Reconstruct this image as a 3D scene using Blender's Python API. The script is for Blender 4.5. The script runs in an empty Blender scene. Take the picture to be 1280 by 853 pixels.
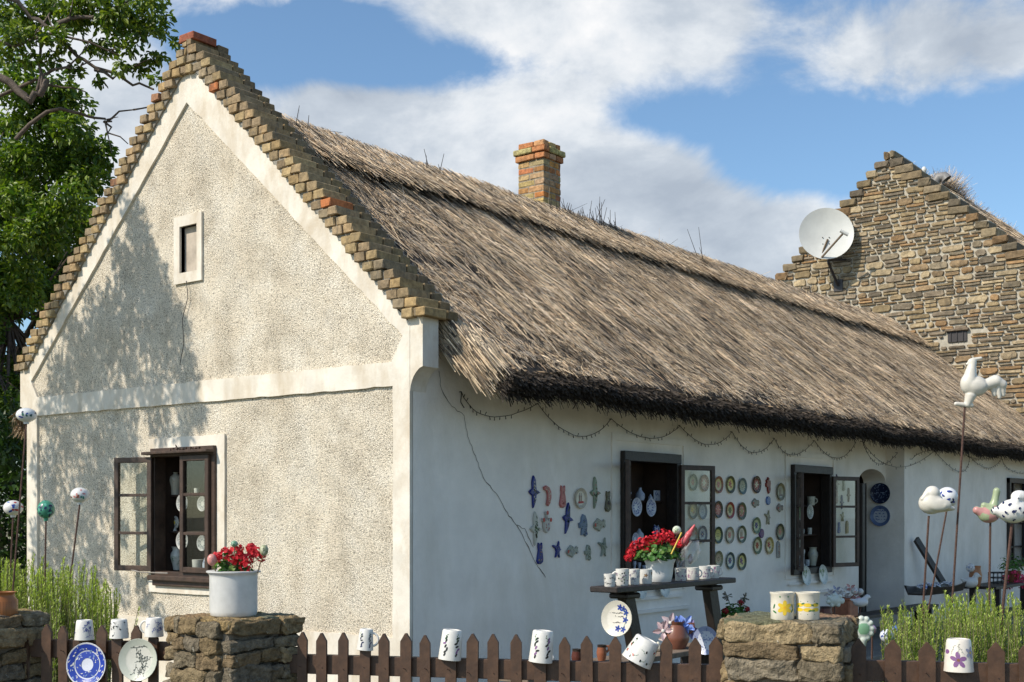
import bpy, bmesh, math, random
import numpy as np
from mathutils import Vector, Matrix, noise, geometry
R = math.radians
rnd = random.Random(7)
rng = np.random.default_rng(11)
SC = bpy.context.scene
COL = SC.collection

# ---------------------------------------------------------------- camera
CX, CY, CZ = -6.633, -6.127, 1.6          # eye position; long wall is the plane Y=0, gable wall the plane X=0
FW = (0.787, 0.617); RT = (0.617, -0.787); FOC = 1544.0; HZ = 645.0
cam = bpy.data.cameras.new('camera'); camo = bpy.data.objects.new('camera', cam); COL.objects.link(camo)
camo.location = (CX, CY, CZ)
camo.rotation_euler = (R(90), 0, math.atan2(-FW[0], FW[1]))
cam.sensor_width = 36; cam.lens = 36 * FOC / 1280; cam.shift_y = (HZ - 426.5) / 1280
cam.clip_start = 0.05; cam.clip_end = 3000
SC.camera = camo

# ---------------------------------------------------------------- sun and sky
SUN_EL = R(41.0); SUN_H = Vector((-0.925, 0.38, 0)).normalized()
sv = Vector((SUN_H.x * math.cos(SUN_EL), SUN_H.y * math.cos(SUN_EL), math.sin(SUN_EL)))
sl = bpy.data.lights.new('sun', 'SUN'); sl.energy = 4.1; sl.angle = R(0.53); sl.color = (1.0, 0.91, 0.78)
so = bpy.data.objects.new('sun', sl); COL.objects.link(so)
so.rotation_euler = sv.to_track_quat('Z', 'Y').to_euler(); so.location = (-20, 10, 30)
SC.view_settings.view_transform = 'Standard'; SC.view_settings.look = 'None'
SC.view_settings.gamma = 1; SC.view_settings.exposure = 0.2
SC.view_settings.use_curve_mapping = False
SC.cycles.max_bounces = 8; SC.cycles.transparent_max_bounces = 12

W = bpy.data.worlds.new('World'); SC.world = W; W.use_nodes = True
nt = W.node_tree; nt.nodes.clear()
def N(tree, t, **kw):
    n = tree.nodes.new(t)
    for k, v in kw.items(): setattr(n, k, v)
    return n
class G:
    """tiny helper to write shader graphs"""
    def __init__(s, tree): s.t = tree
    def n(s, t, **kw): return N(s.t, t, **kw)
    def l(s, a, b): s.t.links.new(a, b)
    def math(s, op, a, b=None, c=None, clamp=False):
        n = s.n('ShaderNodeMath', operation=op, use_clamp=clamp)
        for i, x in enumerate((a, b, c)):
            if x is None: continue
            if isinstance(x, (int, float)): n.inputs[i].default_value = x
            else: s.l(x, n.inputs[i])
        return n.outputs[0]
    def noise(s, vec, scale, detail=4, rough=.5, dist=0, dim='3D'):
        n = s.n('ShaderNodeTexNoise', noise_dimensions=dim); n.inputs['Scale'].default_value = scale
        n.inputs['Detail'].default_value = detail; n.inputs['Roughness'].default_value = rough
        n.inputs['Distortion'].default_value = dist
        if vec is not None: s.l(vec, n.inputs['Vector'])
        return n.outputs['Fac']
    def mapv(s, vec, sc=(1,1,1), loc=(0,0,0), rot=(0,0,0)):
        n = s.n('ShaderNodeMapping'); s.l(vec, n.inputs['Vector'])
        n.inputs['Scale'].default_value = sc; n.inputs['Location'].default_value = loc; n.inputs['Rotation'].default_value = rot
        return n.outputs[0]
    def ramp(s, fac, stops, interp='LINEAR'):
        n = s.n('ShaderNodeValToRGB'); s.l(fac, n.inputs[0]); cr = n.color_ramp; cr.interpolation = interp
        while len(cr.elements) < len(stops): cr.elements.new(1.0)
        for e, (p, c) in zip(cr.elements, stops):
            e.position = p; e.color = (c, c, c, 1) if isinstance(c, (int, float)) else (*c, 1)
        return n.outputs[0]
    def mix(s, fac, a, b, blend='MIX'):
        n = s.n('ShaderNodeMix', data_type='RGBA', blend_type=blend)
        for k, x in (('Factor', fac), ('A', a), ('B', b)):
            i = [q for q in n.inputs if q.name == k and (q.type == 'RGBA' or k == 'Factor')][0] if k != 'Factor' else n.inputs[0]
            if isinstance(x, (int, float)): i.default_value = x
            elif isinstance(x, tuple): i.default_value = (*x, 1)
            else: s.l(x, i)
        return [o for o in n.outputs if o.type == 'RGBA'][0]

def azel(px, py):
    d = Vector((FW[0] * 1 + RT[0] * (px - 640) / FOC, FW[1] + RT[1] * (px - 640) / FOC, (HZ - py) / FOC)).normalized()
    return math.atan2(d.y, d.x), math.asin(d.z)
g = G(nt)
sky = g.n('ShaderNodeTexSky', sky_type='NISHITA', sun_disc=False, sun_elevation=SUN_EL)
sky.sun_rotation = math.atan2(SUN_H.x, SUN_H.y)
sky.air_density = 1.0; sky.dust_density = 1.0; sky.ozone_density = 1.6; sky.altitude = 200
tc = g.n('ShaderNodeTexCoord')
sep = g.n('ShaderNodeSeparateXYZ'); g.l(tc.outputs['Generated'], sep.inputs[0])
X, Y, Z = sep.outputs
az = g.math('ARCTAN2', Y, X); el = g.math('ARCSINE', Z)
zz = g.math('MAXIMUM', g.math('ADD', Z, 0.12), 0.05)
comb = g.n('ShaderNodeCombineXYZ')
g.l(az, comb.inputs[0]); g.l(el, comb.inputs[1])
cv = comb.outputs[0]
fb = g.noise(g.mapv(cv, (1.0, 1.35, 1), rot=(0, 0, 0.35)), 7.0, 14, .60, .35)
fb2 = g.noise(g.mapv(cv, (1, 1.9, 1), loc=(3.1, 1.7, 0)), 4.2, 10, .6, .2)
dens = g.math('MULTIPLY', g.math('SUBTRACT', fb, .5), 2.6)
blobs = [(700, 15, 240, 60, .75), (880, 50, 110, 55, .45), (560, 10, 120, 30, .25), (1190, 60, 160, 55, .8), (1280, 60, 110, 50, .3), (320, 5, 60, 24, .45),
         (470, 150, 150, 60, .6), (620, 200, 230, 80, .75), (850, 260, 180, 80, .75), (1000, 300, 120, 60, .5), (700, 310, 300, 90, .6), (380, 120, 90, 40, .45),
         (110, 150, 140, 130, .8), (720, 125, 60, 25, .3), (200, 240, 200, 90, .4),
         (320, 60, 130, 48, -.9), (560, 85, 120, 30, -.75), (430, 40, 90, 40, -.6), (800, 150, 110, 32, -.65), (985, 180, 110, 45, -.8), (770, 190, 180, 70, .45), (1180, 190, 190, 62, -1.0), (1280, 260, 150, 70, -.5), (980, 20, 60, 60, -.3)]
for (px, py, rx, ry, w) in blobs:
    a0, e0 = azel(px, py); sx = FOC / rx * 1.0; sy = FOC / ry * 1.0
    dx = g.math('MULTIPLY', g.math('SUBTRACT', az, a0), sx); dy = g.math('MULTIPLY', g.math('SUBTRACT', el, e0), sy)
    r2 = g.math('ADD', g.math('MULTIPLY', dx, dx), g.math('MULTIPLY', dy, dy))
    ga = g.math('POWER', 2.718, g.math('MULTIPLY', r2, -1.0))
    dens = g.math('MULTIPLY_ADD', ga, w, dens)
cm = g.n('ShaderNodeMapRange', interpolation_type='SMOOTHSTEP')
g.l(dens, cm.inputs[0]); cm.inputs[1].default_value = 0.02; cm.inputs[2].default_value = 0.66
shade = g.ramp(g.math('ADD', g.math('MULTIPLY', fb2, .62), g.math('MULTIPLY', fb, .38)), [(.38, (.40, .45, .52)), (.47, (.54, .59, .65)), (.54, (.74, .77, .80)), (.62, (.93, .92, .91))])
bgs = g.n('ShaderNodeBackground'); bgs.inputs[1].default_value = 0.15
skc = g.mix(1.0, sky.outputs[0], (0.80, 0.93, 0.98), 'MULTIPLY'); g.l(skc, bgs.inputs[0])
bgc = g.n('ShaderNodeBackground'); g.l(shade, bgc.inputs[0]); bgc.inputs[1].default_value = 0.98
mx = g.n('ShaderNodeMixShader'); g.l(g.math('MULTIPLY', cm.outputs[0], .93), mx.inputs[0]); g.l(bgs.outputs[0], mx.inputs[1]); g.l(bgc.outputs[0], mx.inputs[2])
wo = g.n('ShaderNodeOutputWorld'); g.l(mx.outputs[0], wo.inputs[0])

# ---------------------------------------------------------------- surveying helpers: where a sight line meets a real plane
def ray(px, py):
    a = (px - 640) / FOC
    return (FW[0] + RT[0] * a, FW[1] + RT[1] * a, (HZ - py) / FOC)
def onY(px, py, y):
    r = ray(px, py); t = (y - CY) / r[1]; return Vector((CX + r[0] * t, y, CZ + r[2] * t))
def onX(px, py, x):
    r = ray(px, py); t = (x - CX) / r[0]; return Vector((x, CY + r[1] * t, CZ + r[2] * t))
def atd(px, py, d):
    r = ray(px, py); return Vector((CX + r[0] * d, CY + r[1] * d, CZ + r[2] * d))
def dep(p): return (p[0] - CX) * FW[0] + (p[1] - CY) * FW[1]
def m_(npx, p): return npx * dep(p) / FOC          # size in metres of something npx wide at p
FACE_L = R(-90)      # turned towards -X
def yaw_to_cam(p):   # yaw that turns local -Y to the eye
    dx, dy = CX - p[0], CY - p[1]; return math.atan2(dx, -dy)

# ---------------------------------------------------------------- tagging
def empty(name, loc, label, cat, group=None, rz=0):
    o = bpy.data.objects.new(name, None); o.empty_display_size = .1; COL.objects.link(o); o.location = loc; o.rotation_euler = (0, 0, rz)
    return tag(o, label, cat, group)
def tag(o, label=None, cat=None, group=None, kind=None):
    if label: o['label'] = label
    if cat: o['category'] = cat
    if group: o['group'] = group
    if kind: o['kind'] = kind
    return o

# ---------------------------------------------------------------- materials
MATS = {}
def mat(name, col=(.5, .5, .5), rough=.7, var=.25, nscale=8, bump=0., bscale=40, attr=False, spec=.5, metal=0, coat=0, stain=None, trans=0, objc=True, bdist=.01, hue=0):
    if name in MATS: return MATS[name]
    m = bpy.data.materials.new(name); m.use_nodes = True; t = m.node_tree; t.nodes.clear(); g = G(t)
    p = g.n('ShaderNodeBsdfPrincipled'); o = g.n('ShaderNodeOutputMaterial'); g.l(p.outputs[0], o.inputs[0])
    tc = g.n('ShaderNodeTexCoord'); vec = tc.outputs['Object']
    if attr:
        a = g.n('ShaderNodeAttribute', attribute_name='Col'); c = a.outputs['Color']
    else:
        rg = g.n('ShaderNodeRGB'); rg.outputs[0].default_value = (*col, 1); c = rg.outputs[0]
    if var:
        f = g.noise(vec, nscale, 5, .6)
        v = g.ramp(f, [(.3, 1 - var), (.7, 1 + var * .6)])
        c = g.mix(1.0, c, v, 'MULTIPLY')
    if stain:
        sc_, scol, lo, hi = stain
        f = g.noise(g.mapv(vec, (1, 1, .45)), sc_, 7, .68, .3)
        c = g.mix(g.ramp(f, [(lo, 0.), (hi, 1.)]), c, scol)
    g.l(c, p.inputs['Base Color'])
    p.inputs['Roughness'].default_value = rough; p.inputs['Metallic'].default_value = metal
    p.inputs['Specular IOR Level'].default_value = spec; p.inputs['Coat Weight'].default_value = coat
    if bump:
        b = g.n('ShaderNodeBump'); b.inputs['Strength'].default_value = bump; b.inputs['Distance'].default_value = bdist
        g.l(g.noise(vec, bscale, 5, .6), b.inputs['Height']); g.l(b.outputs[0], p.inputs['Normal'])
    if trans:
        tr = g.n('ShaderNodeBsdfTranslucent'); g.l(g.mix(1.0, c, (1.3, 1.5, .5), 'MULTIPLY'), tr.inputs[0])
        mm = g.n('ShaderNodeMixShader'); mm.inputs[0].default_value = trans
        g.l(p.outputs[0], mm.inputs[1]); g.l(tr.outputs[0], mm.inputs[2]); g.l(mm.outputs[0], o.inputs[0])
    MATS[name] = m; return m

def glass_mat():
    m = bpy.data.materials.new('window_glass'); m.use_nodes = True; t = m.node_tree; t.nodes.clear(); g = G(t)
    o = g.n('ShaderNodeOutputMaterial'); tr = g.n('ShaderNodeBsdfTransparent'); tr.inputs[0].default_value = (.93, .95, .94, 1)
    gl = g.n('ShaderNodeBsdfGlossy'); gl.inputs['Roughness'].default_value = .01; gl.inputs[0].default_value = (.9, .9, .9, 1)
    fr = g.n('ShaderNodeFresnel'); fr.inputs[0].default_value = 1.5
    b = g.n('ShaderNodeBump'); b.inputs['Strength'].default_value = .05; tcn = g.n('ShaderNodeTexCoord'); g.l(g.noise(tcn.outputs['Object'], 9, 2), b.inputs['Height']); g.l(b.outputs[0], gl.inputs['Normal'])
    mx = g.n('ShaderNodeMixShader'); g.l(g.math('MULTIPLY', fr.outputs[0], .12, clamp=True), mx.inputs[0]); g.l(tr.outputs[0], mx.inputs[1]); g.l(gl.outputs[0], mx.inputs[2]); g.l(mx.outputs[0], o.inputs[0])
    return m
M_GLASS = glass_mat()

def pebble_mat():
    m = bpy.data.materials.new('pebbledash_render'); m.use_nodes = True; t = m.node_tree; t.nodes.clear(); g = G(t)
    p = g.n('ShaderNodeBsdfPrincipled'); o = g.n('ShaderNodeOutputMaterial'); g.l(p.outputs[0], o.inputs[0])
    vec = g.n('ShaderNodeTexCoord').outputs['Object']
    vo = g.n('ShaderNodeTexVoronoi', feature='F1'); vo.inputs['Scale'].default_value = 100; vo.inputs['Randomness'].default_value = 1
    wv = g.noise(vec, 30, 2); vv = g.n('ShaderNodeVectorMath', operation='ADD'); g.l(vec, vv.inputs[0])
    cx = g.n('ShaderNodeCombineXYZ'); g.l(g.math('MULTIPLY', wv, .02), cx.inputs[1]); g.l(g.math('MULTIPLY', wv, .02), cx.inputs[2]); g.l(cx.outputs[0], vv.inputs[1])
    g.l(vv.outputs[0], vo.inputs['Vector'])
    n1 = g.noise(vec, 130, 4, .75)
    h = g.math('SUBTRACT', g.math('MULTIPLY', n1, .9), g.math('MULTIPLY', vo.outputs['Distance'], .9))
    pit = g.mix(g.ramp(g.noise(vec, 2.7, 6, .7), [(.34, .35), (.62, 1.)]), (1., 1., 1.), g.ramp(g.noise(vec, 115, 3, .8), [(.41, .14), (.47, .55), (.53, 1.)]))
    base = g.ramp(g.noise(vec, 3.0, 5, .65), [(.3, (.78, .68, .53)), (.5, (.87, .78, .63)), (.7, (.92, .85, .72))])
    dirt = g.noise(vec, 2.3, 10, .72)
    c = g.mix(g.ramp(dirt, [(.50, 0.), (.72, .62)]), base, (.40, .34, .25))
    c = g.mix(1.0, c, pit, 'MULTIPLY'); c = g.mix(1.0, c, g.ramp(g.noise(vec, 48, 4, .75), [(.36, .30), (.43, .85), (.48, 1.)]), 'MULTIPLY'); g.l(c, p.inputs['Base Color'])
    p.inputs['Roughness'].default_value = .95; p.inputs['Specular IOR Level'].default_value = .2
    b = g.n('ShaderNodeBump'); b.inputs['Strength'].default_value = .8; b.inputs['Distance'].default_value = .010
    g.l(h, b.inputs['Height']); g.l(b.outputs[0], p.inputs['Normal'])
    return m
M_PEB = pebble_mat()
M_TRIM = mat('limewashed_trim', (.74, .69, .60), .85, .14, 4, .5, 30, stain=(3.4, (.50, .41, .29), .44, .74), bdist=.006)
M_WALL = mat('white_limewash_wall', (.86, .805, .73), .9, .10, 3, .45, 18, stain=(1.1, (.66, .60, .50), .48, .8), bdist=.012)
M_WOOD = mat('dark_brown_wood', (.060, .034, .022), .55, .45, 14, .35, 60)
M_WOODB = mat('black_brown_wood', (.022, .015, .012), .5, .4, 14, .3, 60)
M_INT = mat('dark_interior_wood', (.05, .028, .018), .8, .4, 6)
M_MORTAR = mat('grey_mortar', (.46, .42, .34), .95, .2, 12, .5, 60)
M_BRICK = mat('old_brick', attr=True, rough=.9, var=.45, nscale=22, bump=.7, bscale=45, stain=(16, (.11, .10, .08), .56, .72))
M_STONE = mat('rubble_stone', attr=True, rough=.92, var=.4, nscale=12, bump=.8, bscale=22, bdist=.02, stain=(9, (.10, .085, .06), .55, .75))
M_PSTONE = mat('pier_stone', attr=True, rough=.95, var=.55, nscale=30, bump=1.0, bscale=55, spec=.2, bdist=.03, stain=(24, (.60, .56, .46), .64, .70))
M_CER = mat('glazed_ceramic', attr=True, rough=.32, var=.10, nscale=20, spec=.4, coat=.08)
M_CLAY = mat('terracotta_clay', (.33, .12, .06), .6, .3, 18, .2, 60)
M_RUST = mat('rusty_iron_rod', (.085, .042, .030), .8, .45, 60, .4, 120)
M_STICK = mat('wooden_stick', (.30, .20, .12), .8, .3, 40, .3, 80)
M_FENCE = mat('brown_fence_paint', (.080, .041, .022), .55, .4, 18, .12, 70, stain=(22, (.05, .026, .016), .52, .75))
M_LEAF = mat('tree_leaf', attr=True, rough=.45, var=0, trans=.30)
M_BARK = mat('grey_bark', (.13, .10, .08), .9, .4, 20, .7, 50)
M_HERB = mat('rosemary_leaf', attr=True, rough=.6, var=0, trans=.25)
M_PETAL = mat('flower_petal', attr=True, rough=.6, var=0, trans=.2)
M_STRAW = mat('thatch_straw', attr=True, rough=.8, var=.25, nscale=30, spec=.2)
M_IRON = mat('black_wire', (.015, .013, .012), .6, .1, 8)
M_GREY = mat('painted_metal_grey', (.62, .62, .58), .45, .08, 5)
M_DARKM = mat('dark_metal', (.035, .03, .03), .5, .2, 10)

# ---------------------------------------------------------------- mesh building
class MB:
    def __init__(s): s.v = []; s.f = []; s.c = []; s.m = []; s.mi = 0; s.col = (.8, .8, .8)
    def add(s, vs, fs, col=None, mi=None, M=None):
        b = len(s.v)
        for q in vs:
            q = Vector(q)
            if M is not None: q = M @ q
            s.v.append((q.x, q.y, q.z))
        c = col or s.col; k = s.mi if mi is None else mi
        for i, f in enumerate(fs):
            s.f.append(tuple(b + j for j in f)); s.c.append(c[i] if isinstance(c, list) else c); s.m.append(k)
        return s
    def box(s, c, sz, M=None, col=None, mi=None, bev=0., jit=0.):
        x, y, z = (q / 2 for q in sz); b = min(bev, x * .9, y * .9, z * .9)
        if b <= 0:
            vs = [(sx * x, sy * y, sz_ * z) for sx in (-1, 1) for sy in (-1, 1) for sz_ in (-1, 1)]
            fs = [(0, 1, 3, 2), (4, 6, 7, 5), (0, 4, 5, 1), (2, 3, 7, 6), (0, 2, 6, 4), (1, 5, 7, 3)]
        else:
            vs = []; idx = {}
            for sx in (-1, 1):
                for sy in (-1, 1):
                    for s3 in (-1, 1):
                        idx[(sx, sy, s3)] = len(vs)
                        vs += [(sx * x, sy * (y - b), s3 * (z - b)), (sx * (x - b), sy * y, s3 * (z - b)), (sx * (x - b), sy * (y - b), s3 * z)]
            I = lambda a, b_, c_, k: idx[(a, b_, c_)] + k
            fs = []
            for q in (-1, 1):
                fs.append((I(q, -1, -1, 0), I(q, 1, -1, 0), I(q, 1, 1, 0), I(q, -1, 1, 0)))
                fs.append((I(-1, q, -1, 1), I(1, q, -1, 1), I(1, q, 1, 1), I(-1, q, 1, 1)))
                fs.append((I(-1, -1, q, 2), I(1, -1, q, 2), I(1, 1, q, 2), I(-1, 1, q, 2)))
            for a in (-1, 1):
                for b_ in (-1, 1):
                    fs.append((I(a, b_, -1, 0), I(a, b_, 1, 0), I(a, b_, 1, 1), I(a, b_, -1, 1)))
                    fs.append((I(a, -1, b_, 0), I(a, 1, b_, 0), I(a, 1, b_, 2), I(a, -1, b_, 2)))
                    fs.append((I(-1, a, b_, 1), I(1, a, b_, 1), I(1, a, b_, 2), I(-1, a, b_, 2)))
                    for c_ in (-1, 1): fs.append((I(a, b_, c_, 0), I(a, b_, c_, 1), I(a, b_, c_, 2)))
        if jit:
            vs = [(a + rnd.uniform(-jit, jit), b_ + rnd.uniform(-jit, jit), c_ + rnd.uniform(-jit, jit)) for a, b_, c_ in vs]
        T = Matrix.Translation(Vector(c))
        if M is not None: T = T @ M
        return s.add(vs, fs, col, mi, T)
    def beam(s, p0, p1, w, h, up=(0, 0, 1), col=None, mi=None, bev=.003):
        p0, p1 = Vector(p0), Vector(p1); d = p1 - p0; L = d.length; d.normalize()
        u = Vector(up); sd = d.cross(u)
        if sd.length < 1e-4: sd = d.cross(Vector((1, 0, 0)))
        sd.normalize(); u = sd.cross(d)
        M = Matrix((d, sd, u)).transposed().to_4x4()
        return s.box((p0 + p1) / 2, (L, w, h), M, col, mi, bev)
    def tube(s, pts, rad, n=8, col=None, mi=None, cap=True):
        pts = [Vector(p) for p in pts]
        if isinstance(rad, (int, float)): rad = [rad] * len(pts)
        vs = []; ref = None
        for i, p in enumerate(pts):
            d = (pts[min(i + 1, len(pts) - 1)] - pts[max(i - 1, 0)]).normalized()
            if ref is None: ref = d.orthogonal().normalized()
            ref = (ref - d * ref.dot(d))
            ref = ref.normalized() if ref.length > 1e-5 else d.orthogonal().normalized()
            b = d.cross(ref)
            for k in range(n):
                a = 2 * math.pi * k / n; vs.append(p + (ref * math.cos(a) + b * math.sin(a)) * rad[i])
        fs = []
        for i in range(len(pts) - 1):
            for k in range(n): fs.append((i * n + k, i * n + (k + 1) % n, (i + 1) * n + (k + 1) % n, (i + 1) * n + k))
        if cap: fs.append(tuple(range(n))[::-1]); fs.append(tuple((len(pts) - 1) * n + k for k in range(n)))
        return s.add(vs, fs, col, mi)
    def lathe(s, prof, n=24, col=None, M=None, mi=None, cols=None):
        vs = []; fs = []; cc = []
        for (r, z) in prof:
            for k in range(n):
                a = 2 * math.pi * k / n; vs.append((r * math.cos(a), r * math.sin(a), z))
        for i in range(len(prof) - 1):
            for k in range(n):
                fs.append((i * n + k, i * n + (k + 1) % n, (i + 1) * n + (k + 1) % n, (i + 1) * n + k)); cc.append((cols[i] if cols else (col or s.col)))
        return s.add(vs, fs, cc, mi, M)
    def ell(s, c, r, n=14, m=9, col=None, M=None, mi=None, colf=None):
        vs = []; fs = []; cc = []
        for i in range(m + 1):
            t = math.pi * i / m
            for k in range(n):
                a = 2 * math.pi * k / n; vs.append((r[0] * math.sin(t) * math.cos(a), r[1] * math.sin(t) * math.sin(a), r[2] * math.cos(t)))
        for i in range(m):
            for k in range(n):
                fs.append((i * n + k, (i + 1) * n + k, (i + 1) * n + (k + 1) % n, i * n + (k + 1) % n))
                cc.append(colf(vs[i * n + k]) if colf else (col or s.col))
        T = Matrix.Translation(Vector(c))
        if M is not None: T = T @ M
        return s.add(vs, fs, cc, mi, T)
    def slab(s, outer, holes, to3, t0, t1, col=None, mi=None):
        """2-D polygon with holes, extruded between t0 and t1; to3(u, v, t) -> point"""
        loops = [outer] + holes
        flat = [p for l in loops for p in l]
        tri = geometry.tessellate_polygon([[Vector((p[0], p[1], 0)) for p in l] for l in loops])
        n = len(flat)
        vs = [to3(p[0], p[1], t0) for p in flat] + [to3(p[0], p[1], t1) for p in flat]
        fs = [tuple(t) for t in tri] + [tuple(i + n for i in t[::-1]) for t in tri]
        b = 0
        for l in loops:
            k = len(l)
            for i in range(k): fs.append((b + i, b + (i + 1) % k, n + b + (i + 1) % k, n + b + i))
            b += k
        return s.add(vs, fs, col, mi)
    def build(s, name, mats, parent=None, loc=(0, 0, 0), rot=(0, 0, 0), smooth=None, label=None):
        me = bpy.data.meshes.new(name); me.from_pydata(s.v, [], s.f)
        if not isinstance(mats, (list, tuple)): mats = [mats]
        for q in mats: me.materials.append(q)
        me.polygons.foreach_set('material_index', s.m)
        at = me.color_attributes.new('Col', 'FLOAT_COLOR', 'CORNER')
        cc = np.repeat(np.array([tuple(c[:3]) + (1.,) for c in s.c], dtype=np.float32), [len(f) for f in s.f], axis=0)
        at.data.foreach_set('color', cc.ravel())
        me.validate(); me.update()
        if smooth is not None:
            bm = bmesh.new(); bm.from_mesh(me); bmesh.ops.recalc_face_normals(bm, faces=bm.faces[:]); bm.to_mesh(me); bm.free()
            me.shade_smooth(); me.set_sharp_from_angle(angle=R(smooth))
        o = bpy.data.objects.new(name, me); COL.objects.link(o); o.location = loc; o.rotation_euler = rot
        if parent: o.parent = parent
        if label: o['label'] = label
        return o

def np_mesh(name, V, F, C, m, parent=None, smooth=False):
    """V (n,3); F (k,4) or (k,3); C (k,3)"""
    me = bpy.data.meshes.new(name); k, w = F.shape
    me.vertices.add(len(V)); me.vertices.foreach_set('co', V.astype(np.float32).ravel())
    me.loops.add(k * w); me.loops.foreach_set('vertex_index', F.astype(np.int32).ravel())
    me.polygons.add(k); me.polygons.foreach_set('loop_start', np.arange(0, k * w, w, dtype=np.int32))
    me.polygons.foreach_set('loop_total', np.full(k, w, dtype=np.int32))
    at = me.color_attributes.new('Col', 'FLOAT_COLOR', 'CORNER')
    cc = np.ones((k, w, 4), dtype=np.float32); cc[:, :, :3] = C[:, None, :]
    at.data.foreach_set('color', cc.ravel())
    me.materials.append(m); me.update(); me.validate()
    if smooth: me.shade_smooth()
    o = bpy.data.objects.new(name, me); COL.objects.link(o)
    if parent: o.parent = parent
    return o

def norm(a): return a / np.maximum(np.linalg.norm(a, axis=-1, keepdims=True), 1e-9)
def blades(P, D, L, Wd, Nrm, bend=None):
    """flat blades from P along D, length L, width Wd, facing about Nrm -> V, F"""
    D = norm(D); S = norm(np.cross(D, Nrm)); n = len(P)
    a = P - S * (Wd / 2)[:, None]; b = P + S * (Wd / 2)[:, None]
    E = P + D * L[:, None]
    if bend is not None: E = E + bend
    c = E + S * (Wd * .3)[:, None]; d = E - S * (Wd * .3)[:, None]
    V = np.stack([a, b, c, d], 1).reshape(-1, 3); F = np.arange(4 * n).reshape(n, 4)
    return V, F

def sdf_blob(prims, k=.01, res=.006, colf=None, scale=1.0):
    """smooth union of ellipsoids ('e', c, r) and tapered capsules ('c', a, b, ra, rb), meshed by surface nets"""
    lo = np.full(3, 1e9); hi = np.full(3, -1e9)
    for p in prims:
        if p[0] == 'e': lo = np.minimum(lo, np.array(p[1]) - max(p[2])); hi = np.maximum(hi, np.array(p[1]) + max(p[2]))
        else:
            rr = max(p[3], p[4])
            for q in (p[1], p[2]): lo = np.minimum(lo, np.array(q) - rr); hi = np.maximum(hi, np.array(q) + rr)
    lo -= 3 * res; hi += 3 * res; n = np.ceil((hi - lo) / res).astype(int) + 1
    gx, gy, gz = np.meshgrid(*[lo[i] + res * np.arange(n[i]) for i in range(3)], indexing='ij')
    P = np.stack([gx, gy, gz], -1); D = None
    for p in prims:
        if p[0] == 'e':
            r = np.array(p[2]); q = (P - np.array(p[1])) / r; l = np.linalg.norm(q, axis=-1); l2 = np.linalg.norm(q / r, axis=-1)
            d = l * (l - 1) / np.maximum(l2, 1e-6)
        else:
            a, b = np.array(p[1]), np.array(p[2]); ab = b - a; t = np.clip(((P - a) @ ab) / (ab @ ab), 0, 1)
            d = np.linalg.norm(P - a - t[..., None] * ab, axis=-1) - (p[3] + (p[4] - p[3]) * t)
        if D is None: D = d
        else:
            h = np.clip(.5 + .5 * (D - d) / k, 0, 1); D = D * (1 - h) + d * h - k * h * (1 - h)
    ins = D < 0
    c8 = [ins[i:n[0] - 1 + i, j:n[1] - 1 + j, l:n[2] - 1 + l] for i in (0, 1) for j in (0, 1) for l in (0, 1)]
    sm = sum(c.astype(int) for c in c8); act = (sm > 0) & (sm < 8); ix = np.argwhere(act)
    idm = -np.ones(act.shape, int); idm[act] = np.arange(len(ix))
    acc = np.zeros((len(ix), 3)); cnt = np.zeros(len(ix)); A = ix
    crn = [(i, j, l) for i in (0, 1) for j in (0, 1) for l in (0, 1)]
    for a in range(8):
        for b in range(a + 1, 8):
            if sum(abs(x - y) for x, y in zip(crn[a], crn[b])) != 1: continue
            ca = A + crn[a]; cb = A + crn[b]; da = D[tuple(ca.T)]; db = D[tuple(cb.T)]
            mk = (da < 0) != (db < 0); t = da / np.where(mk, da - db, 1)
            acc += np.where(mk[:, None], ca + t[:, None] * (cb - ca), 0); cnt += mk
    V = lo + res * acc / cnt[:, None]; F = []
    for ax in range(3):
        o1, o2 = (ax + 1) % 3, (ax + 2) % 3
        s0 = [slice(1, -1)] * 3; s0[ax] = slice(0, n[ax] - 1)
        s1 = list(s0); s1[ax] = slice(1, n[ax])
        a = ins[tuple(s0)]; b = ins[tuple(s1)]; e = np.argwhere(a != b); fl = a[tuple(e.T)]
        e = e + 1; e[:, ax] -= 1
        u = np.zeros(3, int); u[o1] = 1; w = np.zeros(3, int); w[o2] = 1
        q = np.stack([idm[tuple((e - u - w).T)], idm[tuple((e - w).T)], idm[tuple(e.T)], idm[tuple((e - u).T)]], 1)
        q[~fl] = q[~fl][:, ::-1]; F.append(q)
    F = np.concatenate(F); C = np.array([colf(V[f].mean(0)) if callable(colf) else colf for f in F]) if callable(colf) else np.tile(np.array(colf), (len(F), 1))
    mb = MB(); mb.v = [tuple(x * scale) for x in V]; mb.f = [tuple(int(i) for i in f) for f in F]; mb.c = [tuple(c) for c in C]; mb.m = [0] * len(F)
    return mb
# ================================================================ ground
def sheet(name, x0, x1, y0, y1, z, m, n=1, amp=0):
    mb = MB(); vs = []; fs = []
    for i in range(n + 1):
        for j in range(n + 1):
            x = x0 + (x1 - x0) * i / n; y = y0 + (y1 - y0) * j / n; vs.append((x, y, z + (amp * noise.noise((x * .6, y * .6, 0)) if amp else 0)))
    for i in range(n):
        for j in range(n): a = i * (n + 1) + j; fs.append((a, a + n + 1, a + n + 2, a + 1))
    mb.add(vs, fs); o = mb.build(name, m); tag(o, kind='structure'); return o
sheet('ground', -600, 900, -700, 900, 0, mat('dry_grass_ground', (.12, .13, .06), .95, .4, 1.5, .6, 30, stain=(.8, (.26, .21, .14), .45, .6)))
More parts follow.
